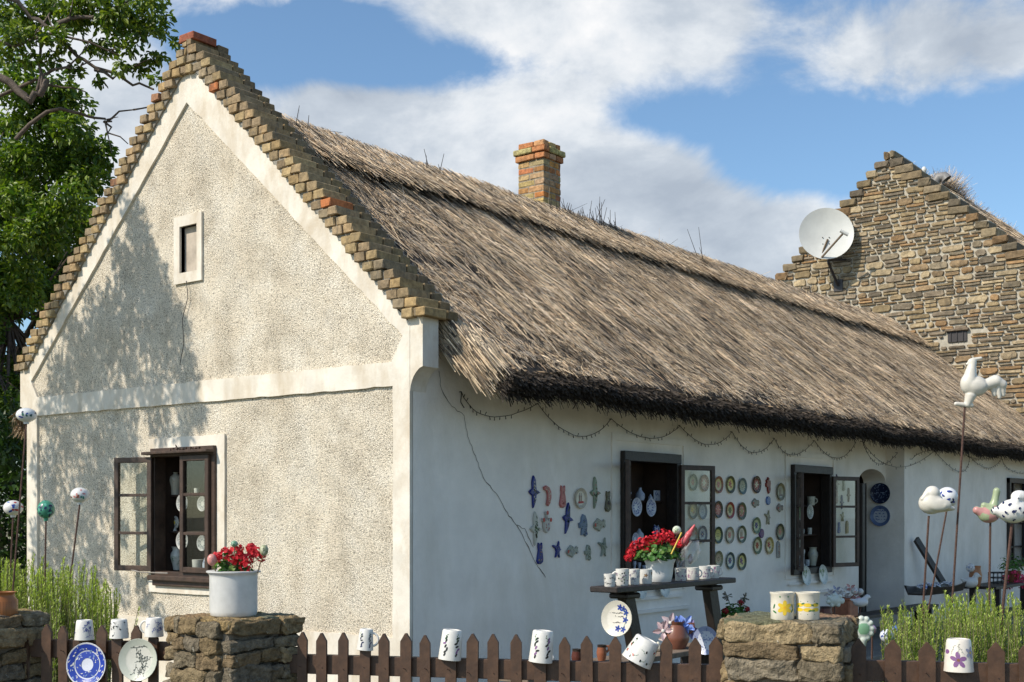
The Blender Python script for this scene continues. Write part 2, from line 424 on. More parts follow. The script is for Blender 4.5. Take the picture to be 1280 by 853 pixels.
# street side pavement in front of the fence, laid as one sheet
mb = MB(); A = atd(-900, 700, 6.4); B = atd(2200, 700, 4.6)
A = Vector((A.x, A.y, .004)); B = Vector((B.x, B.y, .004)); dv = (B - A).normalized(); nv = Vector((dv.y, -dv.x, 0))
if (Vector((CX, CY, 0)) - A).dot(nv) < 0: nv = -nv
mb.add([A + nv * .25, B + nv * .25, B + nv * 9, A + nv * 9], [(0, 1, 2, 3)])
tag(mb.build('pavement', mat('worn_asphalt', (.16, .15, .135), .9, .25, 4, .4, 60)), kind='structure')
mb = MB(); mb.box((7.95, -.55, .075), (16.1, 1.3, .15), bev=.01); tag(mb.build('porch_step', mat('porch_stone', (.16, .15, .13), .9, .3, 4, .4, 30)), kind='structure')

# ================================================================ the cottage
house = empty('thatched_cottage', (0, 0, 0), 'white cottage with pebble-dashed brick-edged gable and long thatched roof', 'house')
def gx(u, v, t): return (t, u, v)
def lx(u, v, t): return (u, t, v)
YM = 2.555
W0 = (2.20, 3.08, 1.06, 2.17)     # y0 y1 z0 z1
VT = (2.465, 2.70, 3.69, 4.09)
def rect(a, b, c, d): return [(a, c), (b, c), (b, d), (a, d)]
# pebble-dashed body
mb = MB(); mb.slab([(.03, 0), (5.08, 0), (5.08, 2.98), (YM, 5.47), (.03, 2.98)], [rect(*W0), rect(*VT)], gx, 0, .32)
mb.build('gable_wall', M_PEB, house)
# vent back
mb = MB(); mb.box((.050, sum(VT[:2]) / 2, sum(VT[2:]) / 2), (.03, .25, .42)); 
vent = mb.build('vent', mat('dusty_board', (.50, .43, .35), .9, .3, 8), house)
mb = MB(); a, b, c, d = VT; mb.slab(rect(2.40, 2.78, 3.60, 4.18), [rect(*VT)], gx, -.022, .04); mb.build('frame', M_TRIM, vent)
# white trim: corner strips, cross band, raking bands with a torn upper edge
def torn(side):
    pts = []; n = 60
    for i in range(n + 1):
        t = i / n; y = .0 + (YM) * t; z = 3.02 + (5.50 - 3.02) * t
        o = .035 * noise.noise((t * 14, side * 9, 3)) + .02 * noise.noise((t * 50, side, 1)) - .0
        pts.append((y - o * .7, z + o))
    return pts
rt = torn(1); lt = [(2 * YM - y, z) for y, z in torn(2)][::-1]
outer = [(0, 0), (0, 3.0)] + rt[1:-1] + [(YM, 5.52)] + lt[1:-1] + [(2 * YM, 3.0), (2 * YM, 0)]
low = [(.17, .70), (.17, 2.555), (4.93, 2.575), (4.93, .70)]
p1 = onX(492, 453, 0); p2 = onX(506, 420, 0); ap = onX(236, 129, 0)
up = [(p1.y, p1.z), (p2.y, p2.z), (ap.y, ap.z), (2 * YM - p2.y, p2.z), (2 * YM - p1.y, p1.z + .02)]
def wob(loop, a=.006, st=.09):
    out = []
    for i, p in enumerate(loop):
        q = loop[(i + 1) % len(loop)]; L = math.dist(p, q); k = max(1, int(L / st))
        for j in range(k):
            t = j / k; x = p[0] + (q[0] - p[0]) * t; y = p[1] + (q[1] - p[1]) * t
            w = 0 if j == 0 else a
            out.append((x + w * noise.noise((x * 7, y * 7, 1)) * 1.6, y + w * noise.noise((x * 7, y * 7, 9)) * 1.6))
    return out
mb = MB(); mb.slab(outer, [wob(low), wob(up)], gx, -.024, .01)
sy0, sy1, sz0, sz1 = W0[0] - .10, W0[1] + .06, W0[2] - .13, W0[3] + .11
mb.slab(wob(rect(sy0, sy1, sz0, sz1), .003), [rect(W0[0] - .001, W0[1] + .001, W0[2] - .001, W0[3] + .001)], gx, -.020, .06)
mb.build('plaster_trim', M_TRIM, house)
# corner consoles
for nm, sg, yb in (('console', -1, 0), ('console', 1, 2 * YM)):
    pr = [(yb - sg * .02, 3.06), (yb + sg * .125, 3.06), (yb + sg * .125, 2.70)]
    for k in range(7):
        a = k / 6 * math.pi / 2; pr.append((yb + sg * (.125 - .125 * math.sin(a) * .98), 2.68 - .17 * (1 - math.cos(a)) ** .8))
    pr.append((yb - sg * .02, 2.51))
    mb = MB(); mb.slab(pr, [], gx, -.021, .15); mb.build(nm, M_TRIM, house)

# long walls
W1 = (2.77, 3.78, .93, 2.17); W2 = (6.28, 7.33, .93, 2.16); W3 = (13.5, 14.5, .78, 2.2)
arch = [(9.11, 2.03)] + [(8.665 + .445 * math.cos(a), 2.03 + .17 * math.sin(a)) for a in [math.pi * k / 16 for k in range(1, 16)]] + [(8.22, 2.03), (8.22, .15)]
mb = MB(); mb.slab([(.006, 0), (.006, 2.93), (9.11, 2.93)] + arch + [(8.22, 0)], [rect(*W1), rect(*W2)], lx, 0, .30)
# thin moulding round the windows and ledges below them
for (a, b, c, d) in (W1, W2):
    mb.slab(rect(a - .15, b + .16, c - .04, d + .17), [rect(a - .09, b + .10, c - .04 + .001, d + .11)], lx, -.014, .01)
    mb.box(((a + b) / 2, -.012, c - .10), (b - a + .16, .03, .025)); mb.box(((a + b) / 2 + .04, -.016, c - .22), (b - a + .34, .036, .03))
mb.build('long_wall', M_WALL, house)
mb = MB(); mb.slab([(9.11, 0), (9.11, 2.93), (15.9, 2.93), (15.9, 0)], [rect(*W3)], lx, -.25, .26)
mb.box((8.3, .52, 1.5), (1.8, .1, 2.9)); mb.box((8.06, .4, 1.3), (.3, .2, 2.6))
mb.build('porch_wall', M_WALL, house)
mb = MB(); mb.box((8.0, 5.0, 1.45), (15.8, .2, 2.9)); mb.build('back_wall', M_WALL, house)
# door in its arched recess
mb = MB(); mb.box((8.95, .40, 1.22), (1.75, .05, 2.2), bev=.004)
for k in range(3): mb.box((8.80, .365, .45 + k * .62), (.7, .02, .45), bev=.006)
door = mb.build('door', M_WOODB, house)
mb = MB(); mb.tube([(8.95, .35, 1.1), (8.95, .30, 1.1), (8.86, .30, 1.1)], .01); mb.build('handle', M_DARKM, door)
mb = MB(); mb.box((8.29, .06, 1.08), (.09, .20, 1.86), bev=.004); mb.build('door_frame', M_WOODB, door)
# crack
def ribbon(mb, pts, w, y, col=(.05, .045, .04)):
    for i in range(len(pts) - 1):
        a, b = pts[i], pts[i + 1]; d = Vector((b[0] - a[0], b[1] - a[1])); n = Vector((-d.y, d.x)).normalized()
        wa = w * (.35 + .9 * abs(noise.noise((a[0] * 9, a[1] * 9, 0)))) ; wb = w * (.35 + .9 * abs(noise.noise((b[0] * 9, b[1] * 9, 0))))
        mb.add([(a[0] - n.x * wa, y, a[1] - n.y * wa), (b[0] - n.x * wb, y, b[1] - n.y * wb), (b[0] + n.x * wb, y, b[1] + n.y * wb), (a[0] + n.x * wa, y, a[1] + n.y * wa)], [(0, 1, 2, 3)])
def wiggly(pix, st=.03, a=.012):
    P = [onY(x, y, 0) for x, y in pix]; out = []
    for p, q in zip(P, P[1:]):
        k = max(1, int((q - p).length / st))
        for j in range(k):
            r = p.lerp(q, j / k); out.append((r.x + a * noise.noise((r.x * 25, r.z * 25, 2)), r.z + a * noise.noise((r.x * 25, r.z * 25, 7))))
    return out
mb = MB(); M_CRACK = mat('crack_shadow', (.09, .08, .07), .95, 0)
ribbon(mb, wiggly([(548, 464), (551, 486), (562, 506), (580, 520), (584, 545), (596, 575), (604, 598), (622, 620), (636, 645), (648, 660), (660, 684), (668, 702), (684, 725)]), .0045, -.003)
ribbon(mb, wiggly([(646, 656), (656, 662), (664, 680), (668, 690)]), .004, -.003)
mb.build('wall_crack', M_CRACK, house)
mb = MB()
pts = [onX(x, y, 0) for x, y in [(236, 352), (238, 372), (231, 400), (233, 430), (228, 455)]]
for a, b in zip(pts, pts[1:]): mb.beam((-.026, a.y, a.z), (-.026, b.y, b.z), .005, .005, up=(1, 0, 0), bev=0)
mb.build('wall_crack', M_CRACK, house)

# ---------------------------------------------------------------- bricks of the stepped gable edge
PALB = [(.36, .26, .13), (.33, .24, .13), (.39, .29, .15), (.29, .21, .12), (.33, .24, .14), (.35, .24, .11), (.27, .21, .13), (.39, .27, .14)]
def bcol(p_red=.035):
    r = rnd.random()
    if r < p_red: c = (.44, .15, .05)
    elif r < p_red + .02: c = (.34, .17, .09)
    else: c = rnd.choice(PALB)
    k = rnd.uniform(.75, 1.15); return tuple(q * k for q in c)
mb = MB(); H = .078; zt = 5.66; k = 0; z = 3.028
while z < zt - .02:
    off = (zt + .05 - z - H / 2) * 1.04; x0 = -.065 + rnd.uniform(-.006, .006)
    for sg in (-1, 1):
        y = off; cols_ = 2 if off > .34 else 9
        for j in range(cols_):
            w = rnd.uniform(.112, .124)
            if y - w < -.02: w = max(y, .0)
            if w < .03: break
            dz = rnd.uniform(-.003, .003); xx = x0 + rnd.uniform(-.014, .012)
            mb.box((xx + .125, YM + sg * (y - w / 2), z + H / 2 + dz), (.25, w - .010, H - .012), col=bcol(.035 if k > 5 else 0), bev=.006, jit=.0045)
            if j == 0: mb.box((xx + .25 + .06 + .005 , YM + sg * (y - w / 2 - (.05 if k > 1 else .0)), z + H / 2 + dz), (.115, w + (.1 if k > 1 else 0), H - .013), col=tuple(q * .62 for q in bcol(.0)), bev=.006, jit=.003)  # back row coloured darker, putting the verge's side shade into the bricks
            y -= w
    k += 1; z += H
mb.box((.06, YM, zt + .022), (.25, .20, .065), col=(.30, .09, .045), bev=.006, jit=.003)
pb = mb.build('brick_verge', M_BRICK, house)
o_ = [(YM, 5.62), (-.02 - .0, 3.0), (.30, 3.0), (YM, 5.30), (2 * YM - .30, 3.0), (2 * YM + .02, 3.0)]
mb = MB(); 
for sg in (-1, 1):
    q = [(YM, 5.62), (YM + sg * 2.67, 3.06), (YM + sg * 2.52, 3.06), (YM, 5.47)]
    mb.slab(q, [], gx, -.045 + (.001 if sg > 0 else 0), .35)
mb.build('verge_mortar', mat('brick_mortar', (.27, .25, .21), .95, .3, 14, .6, 50), pb)

# chimney
mb = MB(); cp = Vector((5.31, 2.75, 0)); wx, wy = .36, .40; z = 4.9; k = 0
PALC = [(.50, .20, .07), (.46, .30, .13), (.52, .24, .08), (.44, .33, .16), (.40, .16, .06), (.50, .34, .16)]
while z < 6.08:
    e = 0 if z < 5.86 else (.028 if z < 5.94 else (.045 if z < 6.0 else .0))
    x0, x1, y0, y1 = cp.x - e, cp.x + wx + e, cp.y - e, cp.y + wy + e; t = .12
    sp = (.22, .15)[k % 2] + rnd.uniform(-.02, .02)
    def bk(xa, xb, ya, yb): mb.box(((xa + xb) / 2, (ya + yb) / 2, z + H / 2), (xb - xa - .009, yb - ya - .009, H - .012), col=tuple(q * rnd.uniform(.8, 1.1) for q in rnd.choice(PALC)), bev=.008, jit=.004)
    last = z > 6.0
    bk(x0, x0 + t, y0 + (.0 if k % 2 else 0), y0 + sp)
    if not last or True: bk(x0, x0 + t, y0 + sp, y1)
    bk(x0 + t, x0 + t + sp - .02, y0, y0 + t); bk(x0 + t + sp - .02, x1, y0, y0 + t)
    if not last: bk(x1 - t, x1, y0 + t, y1); bk(x0 + t, x1 - t, y1 - t, y1)
    k += 1; z += H
mb.box((cp.x + wx / 2, cp.y + wy / 2, 5.45), (wx - .02, wy - .02, 1.1), col=(.30, .25, .18))
mb.build('chimney', M_BRICK, house)

# ---------------------------------------------------------------- thatch
_tab = rng.random((64, 64))
def vn(x, y):
    xi = np.floor(x).astype(int); yi = np.floor(y).astype(int); fx = x - xi; fy = y - yi; fx = fx * fx * (3 - 2 * fx); fy = fy * fy * (3 - 2 * fy)
    a = _tab[xi % 64, yi % 64]; b = _tab[(xi + 1) % 64, yi % 64]; c = _tab[xi % 64, (yi + 1) % 64]; d = _tab[(xi + 1) % 64, (yi + 1) % 64]
    return (a * (1 - fx) + b * fx) * (1 - fy) + (c * (1 - fx) + d * fx) * fy
def fbm(x, y): return (vn(x, y) + .5 * vn(x * 2.1 + 7, y * 2.1) + .25 * vn(x * 4.3, y * 4.3 + 3)) / 1.75
M_TBASE = mat('thatch_core', (.055, .042, .032), .95, .5, 9, .8, 30)  # core coloured dark so the gaps between straws look shaded
def extrude_prof(name, prof, x0, x1, nseg, m, parent, amp=.02):
    mb = MB(); n = len(prof); vs = []
    for i in range(nseg + 1):
        x = x0 + (x1 - x0) * i / nseg
        for j, (y, z) in enumerate(prof):
            a = amp * (noise.noise((x * 1.3, y * 1.3, z * 1.3)) + .6 * noise.noise((x * 4, y * 4, z * 4)))
            vs.append((x, y + a * .4, z + a))
    fs = [(i * n + j, i * n + (j + 1) % n, (i + 1) * n + (j + 1) % n, (i + 1) * n + j) for i in range(nseg) for j in range(n)]
    mb.add(vs, fs)
    mb.slab([(y, z) for y, z in prof], [], gx, x0, x0 + .01); mb.slab([(y, z) for y, z in prof], [], gx, x1 - .01, x1)
    return mb.build(name, m, parent, smooth=60)
def front_prof(ye, ze, yr, zr, n=14):
    return [(ye + (yr - ye) * i / n, ze + (zr - ze) * i / n) for i in range(n + 1)]
EY, EZ, RY, RZ = -.60, 2.68, 2.60, 5.20
pf = front_prof(-.55, 2.70, 2.48, 5.11)
prof = [(-.36, 2.56), (-.50, 2.53), (-.57, 2.56), (-.60, 2.64)] + pf + [(2.62, 5.17), (2.8, 5.10)] + [(2 * RY - y + .02, z) for y, z in pf[::-1]] + [(5.82, 2.6), (5.7, 2.48), (5.2, 2.78), (2.6, 4.85), (0, 2.83)]
roof = extrude_prof('thatch_roof', prof, .36, 15.95, 130, M_TBASE, house)
dslope = np.array([0, -(RY - EY), -(RZ - EZ)]); SL = np.linalg.norm(dslope); dslope = dslope / SL
nslope = np.array([0, -dslope[2] * -1, 0]); nslope = norm(np.array([0., (RZ - EZ) * -1, (RY - EY)]))
PALE = np.array([.86, .68, .47]); MIDC = np.array([.60, .44, .29]); DARK = np.array([.075, .06, .048]); GREYC = np.array([.56, .48, .39])
def straws(n, x0, x1, s0, s1, Lr, Wr, off, spread, seed, Ao=None, ds=None, nn=None, dark=.5, up=.03):
    r = np.random.default_rng(seed); ds = dslope if ds is None else ds; nn = nslope if nn is None else nn
    Ao = np.array([0, RY, RZ]) if Ao is None else Ao
    x = r.uniform(x0, x1, n); s = r.uniform(s0, s1, n)
    pn = fbm(x * 2.6, s * 4.5 + 3); fine = fbm(x * 18 + s * 3, s * 17)
    L = r.uniform(*Lr, n); Wd = r.uniform(*Wr, n) 
    hgt = off + .035 * (fbm(x * 1.7, s * 3) - .5) + r.uniform(-.016, .016, n) - .05 * np.exp(-((x - .25) / .35) ** 2) * (s > 1.5)
    P = Ao[None] + x[:, None] * np.array([1, 0, 0]) + s[:, None] * ds + hgt[:, None] * nn
    ang = r.normal(0, spread, n) + .25 * (vn(x * 1.1, s * 1.4) - .5)
    D = ds[None] * np.cos(ang)[:, None] + np.array([[1, 0, 0]]) * np.sin(ang)[:, None] + nn * r.normal(0.0, up, n)[:, None]
    roll = r.normal(0, .7, n); Nn = nn[None] * np.cos(roll)[:, None] + np.array([[1, 0, 0]]) * np.sin(roll)[:, None]
    keep = (pn + .75 * (fine - .5) + r.uniform(-.18, .18, n)) > dark * .72
    # near the gable the straws must stay right of the brick verge
    V, F = blades(P, D, L, Wd, Nn)
    t = r.random(n)[:, None]; c = np.where(t < .45, PALE, np.where(t < .75, MIDC, GREYC)) * r.uniform(.65, 1.2, (n, 1))
    c = np.where(r.random(n)[:, None] < .24, DARK * r.uniform(.6, 1.6, (n, 1)), c)
    br = np.clip((pn - .35) * 3, .35, 1.1)[:, None]; c = c * (.55 + .5 * br)
    V = V.reshape(n, 4, 3)[keep]; c = c[keep]; k = len(V)
    return V.reshape(-1, 3), np.arange(4 * k).reshape(k, 4), c
def merge(parts):
    V = []; F = []; C = []; b = 0
    for v, f, c in parts: V.append(v); F.append(f + b); C.append(c); b += len(v)
    return np.concatenate(V), np.concatenate(F), np.concatenate(C)
parts = [straws(330000, .26, 15.9, .35, SL - .03, (.03, .12), (.0035, .0065), .03, .36, 1, dark=.66, up=.16),
         straws(15000, .28, 15.9, .3, SL - .45, (.2, .6), (.003, .006), .05, .24, 2, dark=.4, up=.03)]
def clampx(V, F, C, x0=.22):
    m = (V.reshape(-1, 4, 3)[:, :, 0].min(1) > x0); Q = V.reshape(-1, 4, 3)[m]; k = len(Q)
    return Q.reshape(-1, 3), np.arange(4 * k).reshape(k, 4), C[m]
V, F, C = clampx(*merge(parts)); np_mesh('straw_layer', V, F, C, M_STRAW, roof)
# ridge cap: a second thatch layer over the ridge, its lower edge uneven and held by a dark rod
def cap_edge(x): return .76 + .10 * (noise.noise((x * .9, 2, 0))) + .05 * noise.noise((x * 3, 5, 0))
mb = MB(); nseg = 150
for side in (1, -1):
    vs = []; 
    for i in range(nseg + 1):
        x = .27 + (15.9 - .27) * i / nseg; e = cap_edge(x + (50 if side < 0 else 0))
        for (s, h) in ((0.0, .075), (.12, .062), (e * .5, .10), (e - .04, .125), (e, .09), (e - .02, -.02)):
            y = (RY - RY) + dslope[1] * s; zz_ = dslope[2] * s
            yy = y + nslope[1] * h; zz2 = zz_ + nslope[2] * h + .012 * noise.noise((x * 3, s * 5, 1))
            if s == 0: yy = 0
            vs.append((x, RY + side * yy, RZ + zz2 - .02))
    fs = [(i * 6 + j, i * 6 + j + 1, (i + 1) * 6 + j + 1, (i + 1) * 6 + j) for i in range(nseg) for j in range(5)]
    mb.add(vs, fs)
cap = mb.build('ridge_cap', M_TBASE, roof)
P_ = [straws(42000, .28, 15.85, -.02, .60, (.08, .24), (.004, .007), .105, .22, 5, dark=.3, up=.05)]
V, F, C = clampx(*merge(P_)); V2 = V.copy(); 
r = np.random.default_rng(9); n = 9000                       # ragged lower fringe of the cap
x = r.uniform(.3, 15.85, n); e = np.array([cap_edge(q) for q in x]); s = e - r.uniform(.05, .25, n)
Pp = np.array([0, RY, RZ])[None] + x[:, None] * np.array([1, 0, 0]) + s[:, None] * dslope + r.uniform(.09, .14, n)[:, None] * nslope
D = dslope[None] + np.array([[1, 0, 0]]) * r.normal(0, .22, n)[:, None] + nslope[None] * r.normal(.05, .06, n)[:, None]
Vf, Ff = blades(Pp, D, r.uniform(.12, .32, n), r.uniform(.005, .009, n), nslope[None] + r.normal(0, .5, (n, 3)))
cf = np.where(r.random(n)[:, None] < .5, MIDC, PALE) * r.uniform(.3, 1.1, (n, 1))
nb = 2600; x = r.uniform(.3, 15.8, nb)                      # back side of the cap and ridge stubble
Pb = np.array([0, RY, RZ + .06])[None] + x[:, None] * np.array([1, 0, 0]) + r.normal(0, .03, (nb, 1)) * np.array([[0, 1, 0]])
Db = np.array([[0, 0, 1]]) * r.uniform(-.5, .7, (nb, 1)) + np.array([[1, 0, 0]]) * r.normal(.4, .9, (nb, 1)) + np.array([[0, 1, 0]]) * r.normal(0, .8, (nb, 1))
Lb = r.uniform(.03, .09, nb); Lb = np.where(r.random(nb) < .03, r.uniform(.15, .35, nb), Lb)
Vb, Fb = blades(Pb, Db, Lb, r.uniform(.004, .007, nb), np.array([[.8, -.6, 0]]) + r.normal(0, .2, (nb, 3)))
cb = np.where(r.random(nb)[:, None] < .6, PALE, DARK) * r.uniform(.4, 1.0, (nb, 1))
V, F, C = merge([(V, F, C), (Vf, Ff, cf), (Vb, Fb, cb)]); o = np_mesh('ridge_straw', V, F, C, M_STRAW, roof)
# dark rods under the cap edge, twigs sticking out
mb = MB(); mb.col = (.05, .035, .028)
for (xa, xb) in ((.9, 3.9), (3.7, 6.1), (6.6, 9.8), (10.4, 15.7)):
    pts = []
    for i in range(30):
        x = xa + (xb - xa) * i / 29; s = cap_edge(x) - .02 + .02 * noise.noise((x * 5, 1, 1)); pts.append(Vector((x, RY, RZ)) + Vector(dslope) * s + Vector(nslope) * .12)
    mb.tube(pts, .020, 6)
for (px, py, n, hh) in ((748, 281, 12, .38), (765, 288, 9, .22), (720, 268, 14, .14), (600, 255, 10, .12), (540, 218, 5, .28), (700, 262, 8, .2), (1010, 372, 10, .3), (880, 325, 3, .5), (640, 285, 5, .3), (905, 352, 4, .2), (370, 165, 3, .3)):
    b = onY(px, py + 4, 2.4)
    for j in range(n):
        L = hh * rnd.uniform(.4, 1.1); p = b + Vector((rnd.uniform(-.2, .2), rnd.uniform(-.05, .05), 0)); mb.tube([p, p + Vector((rnd.uniform(-.7, .5) * L, rnd.uniform(-.3, .3) * L, L))], [.005, .0025], 4, col=(.06, .05, .045))
mb.build('ridge_twigs', M_STRAW, roof)
# eave: dark cut ends and a pale left end
r = np.random.default_rng(21); n = 42000
x = r.uniform(.30, 15.9, n); u = r.random(n); sag = np.array([.03 * noise.noise((q * 1.1, 3, 3)) + .015 * noise.noise((q * 5, 3, 3)) for q in x])
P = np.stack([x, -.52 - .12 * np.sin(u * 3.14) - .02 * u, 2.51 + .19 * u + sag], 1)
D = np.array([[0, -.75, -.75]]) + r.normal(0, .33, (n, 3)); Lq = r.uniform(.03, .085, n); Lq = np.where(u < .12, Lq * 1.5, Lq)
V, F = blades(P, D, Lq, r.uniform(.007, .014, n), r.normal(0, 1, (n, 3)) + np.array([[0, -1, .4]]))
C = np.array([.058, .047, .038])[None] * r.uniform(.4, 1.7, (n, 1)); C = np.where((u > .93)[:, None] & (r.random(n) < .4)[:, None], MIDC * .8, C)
n2 = 7000; s = r.uniform(SL - 1.0, SL - .14, n2); x2 = r.uniform(.20, .50, n2) 
P2 = np.array([0, RY, RZ])[None] + x2[:, None] * np.array([1, 0, 0]) + s[:, None] * dslope + r.uniform(-.20, .035, n2)[:, None] * nslope
D2 = dslope[None] + np.array([[.10, 0, -.30]]) * (s[:, None] / SL) + r.normal(0, .07, (n2, 3))
V2, F2 = blades(P2, D2, r.uniform(.08, .26, n2), r.uniform(.005, .009, n2), nslope[None] + r.normal(0, .5, (n2, 3)) + np.array([[-.4, 0, 0]]))
C2 = np.where(r.random(n2)[:, None] < .3, DARK * 1.5, PALE[None] * r.uniform(.4, 1.1, (n2, 1)))
n3 = 9000; x = r.uniform(.24, 15.9, n3); x[:1200] = r.uniform(.3, 1.2, 1200); u = r.random(n3)
P3 = np.stack([x, 2 * RY + .52 + .12 * np.sin(u * 3.14), 2.46 + .25 * u], 1); D3 = np.array([[-.1, .55, -.75]]) + r.normal(0, .3, (n3, 3))
V3, F3 = blades(P3, D3, r.uniform(.04, .12, n3), r.uniform(.008, .014, n3), r.normal(0, 1, (n3, 3)) + np.array([[-.5, .5, .4]])); C3 = MIDC[None] * r.uniform(.2, .9, (n3, 1))
b4 = straws(30000, .3, 15.9, .1, SL - .05, (.1, .4), (.010, .02), .03, .2, 41, ds=dslope * np.array([1, -1, 1]), nn=nslope * np.array([1, -1, 1]), dark=.3, up=.05)
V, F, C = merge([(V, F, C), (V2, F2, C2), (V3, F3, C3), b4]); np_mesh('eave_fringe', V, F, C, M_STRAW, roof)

# ---------------------------------------------------------------- windows
def casement(w, h, parent, loc, rz, sg=1, bars=2, st=.048, gl=True):
    mb = MB(); t = .035
    mb.box((sg * st / 2, 0, h / 2), (st, t, h), bev=.004); mb.box((sg * (w - st / 2), 0, h / 2), (st, t, h), bev=.004)
    mb.box((sg * w / 2, .001, st / 2), (w - .002, t - .003, st), bev=.004); mb.box((sg * w / 2, .001, h - st / 2), (w - .002, t - .003, st), bev=.004)
    for k in range(bars): mb.box((sg * w / 2, 0, h * (k + 1) / (bars + 1)), (w - .01, t * .7, .026), bev=.003)
    mb.box((sg * w / 2, .004, h / 2), (w - 2 * st + .01, .003, h - 2 * st + .01), mi=1)
    return mb.build('casement', [M_WOOD, M_GLASS], parent, loc, (0, 0, rz))
def window(loc, rz, w, h, mwood, leaves, shelves, depth=.42, frame=.055):
    mb = MB(); f = frame
    mb.box((f / 2, .03, h / 2), (f, .12, h), bev=.004); mb.box((w - f / 2, .03, h / 2), (f, .12, h), bev=.004)
    mb.box((w / 2, .025, h - f / 2 + .01), (w - .004, .13, f + .02), bev=.004); mb.box((w / 2, .031, f / 2), (w - .006, .118, f), bev=.004)
    wd = mb.build('window', mwood, house, loc, (0, 0, rz))
    mb = MB(); D = depth
    mb.box((w / 2, D, h / 2), (w + .3, .02, h + .2)); mb.box((.014, D / 2 + .045, h / 2), (.02, D - .09, h - .01)); mb.box((w - .014, D / 2 + .045, h / 2), (.02, D - .09, h - .01))
    mb.box((w / 2, D / 2 + .045, .03), (w - .03, D - .09, .03)); mb.box((w / 2, D / 2 + .045, h - .02), (w - .03, D - .09, .03))
    for k in range(4): mb.box((w * (k + .5) / 4, D - .02, h / 2), (w / 4 - .02, .02, h - .1), bev=.004)
    for zs in shelves: mb.box((w / 2, .24, zs - .008), (w - .03, .16, .016))
    mb.build('cabinet', M_INT, wd)
    for lf in leaves: casement(*lf[:2], wd, lf[2], lf[3], lf[4])
    return wd
S0 = [onX(219, 619, .22).z - 1.06, onX(219, 664, .22).z - 1.06]
w0 = window((-.012, 3.08, 1.06), FACE_L, .88, 1.11, M_WOOD, [(.40, 1.00, (.045, -.045, .055), R(-163), 1), (.385, 1.00, (.83, -.042, .055), 0, -1)], S0)
mb = MB(); mb.box((.46, -.045, .0), (.90, .07, .045), bev=.008); mb.box((.46, -.02, -.045), (.86, .04, .05), bev=.006); mb.build('sill', M_WOOD, w0)
mb = MB(); mb.box((.43, -.075, 1.085), (.90, .09, .025), bev=.005)
for k in range(14): mb.tube([(.3 + k * .03, -.03, 1.10), (.31 + k * .03, -.06 + .02 * math.sin(k), 1.115 + .012 * math.sin(k * 2.1))], .005, 5)
mb.tube([(.36, -.02, 1.10), (.37, -.04, 1.15), (.385, -.03, 1.12)], .005, 5); mb.build('drip_board', M_WOOD, w0)
mb = MB(); mb.tube([(-.33, -.15, .09), (-.05, -.10, .045), (.30, -.07, .045)], .006, 6); mb.tube([(-.36, -.15, .16), (-.32, -.17, .11)], .006, 6); mb.build('hook', mat('worn_steel', (.3, .27, .24), .5, .3, 30), w0)
S1 = [onY(800, 626, .22).z - .93, onY(800, 675, .22).z - .93]
w1 = window((2.77, -.012, .93), 0, 1.01, 1.24, M_WOODB, [(.45, 1.1, (.05, -.05, .06), R(-149), 1), (.45, 1.1, (.96, -.05, .06), R(163), -1)], S1, frame=.07)
S2 = [onY(1010, 632, .22).z - .93, onY(1010, 668, .22).z - .93]
w2 = window((6.28, -.012, .93), 0, 1.05, 1.23, M_WOODB, [(.47, 1.08, (.05, -.05, .06), R(-149), 1), (.47, 1.08, (1.0, -.05, .06), R(163), -1)], S2, frame=.07)
mb = MB(); mb.box((14.0, .1, 1.49), (1.2, .03, 1.6)); mb.box((13.54, -.26, 1.49), (.08, .08, 1.42), bev=.004); mb.box((14.46, -.26, 1.49), (.08, .08, 1.42), bev=.004)
mb.box((14, -.262, 2.16), (1.0, .08, .08), bev=.004); mb.box((14, -.262, .82), (1.0, .08, .08), bev=.004); mb.box((14, -.2, 1.49), (.05, .04, 1.3))
for k in range(3): mb.box((14, -.2, 1.1 + k * .38), (.9, .03, .03))
mb.build('window', M_WOODB, house)

# string of fairy lights under the eave
def garland():
    mb = MB()
    pts0 = [(577, 489), (640, 514, 'd'), (672, 505)]
    sw = [((577, 490), (612, 521), (672, 505)), ((672, 505), (722, 545), (764, 524)), ((764, 524), (812, 548), (850, 532)), ((850, 532), (885, 556), (915, 540)), ((915, 540), (942, 566), (968, 548)),
          ((968, 548), (990, 569), (1018, 551)), ((1018, 551), (1046, 573), (1070, 553)), ((1078, 552), (1120, 584), (1168, 564)), ((1168, 564), (1200, 590), (1212, 571)), ((1212, 571), (1235, 585), (1252, 573)), ((1252, 573), (1268, 590), (1300, 590)), ((1078, 552), (1098, 580), (1122, 566)), ((1140, 574), (1168, 563), (1212, 571)), ((1212, 571), (1230, 574), (1252, 568))]
    for a, b, c in sw:
        y = -.28 if a[0] > 1075 else -.03
        A, B, C_ = onY(*a, y), onY(*b, y), onY(*c, y); P = []
        for i in range(17):
            t = i / 16; k = B * 2 - (A + C_) * .5; p = A * (1 - t) ** 2 + k * 2 * t * (1 - t) + C_ * t * t; P.append(p + Vector((0, 0, .008 * noise.noise((p.x * 12, p.z * 12, 0)))))
        mb.tube(P, .0032, 4)
        for i in range(1, 16):
            d = Vector((rnd.uniform(-.3, .3), rnd.uniform(-.5, 0), rnd.choice([-1, -1, 1]))).normalized() * .028; mb.tube([P[i], P[i] + d], [.0022, .004], 4)
        for q in (A, C_): mb.tube([q, q + Vector((0, .02 if y > -.1 else .03, 0))], .005, 4)
    a = onY(577, 490, -.03); mb.tube([a, a + Vector((-.01, 0, -.08)), a + Vector((.03, 0, -.12))], .004, 4)
    tag(mb.build('string_lights', M_IRON), 'dark string of small fairy lights looping under the thatch eave', 'string lights')
garland()

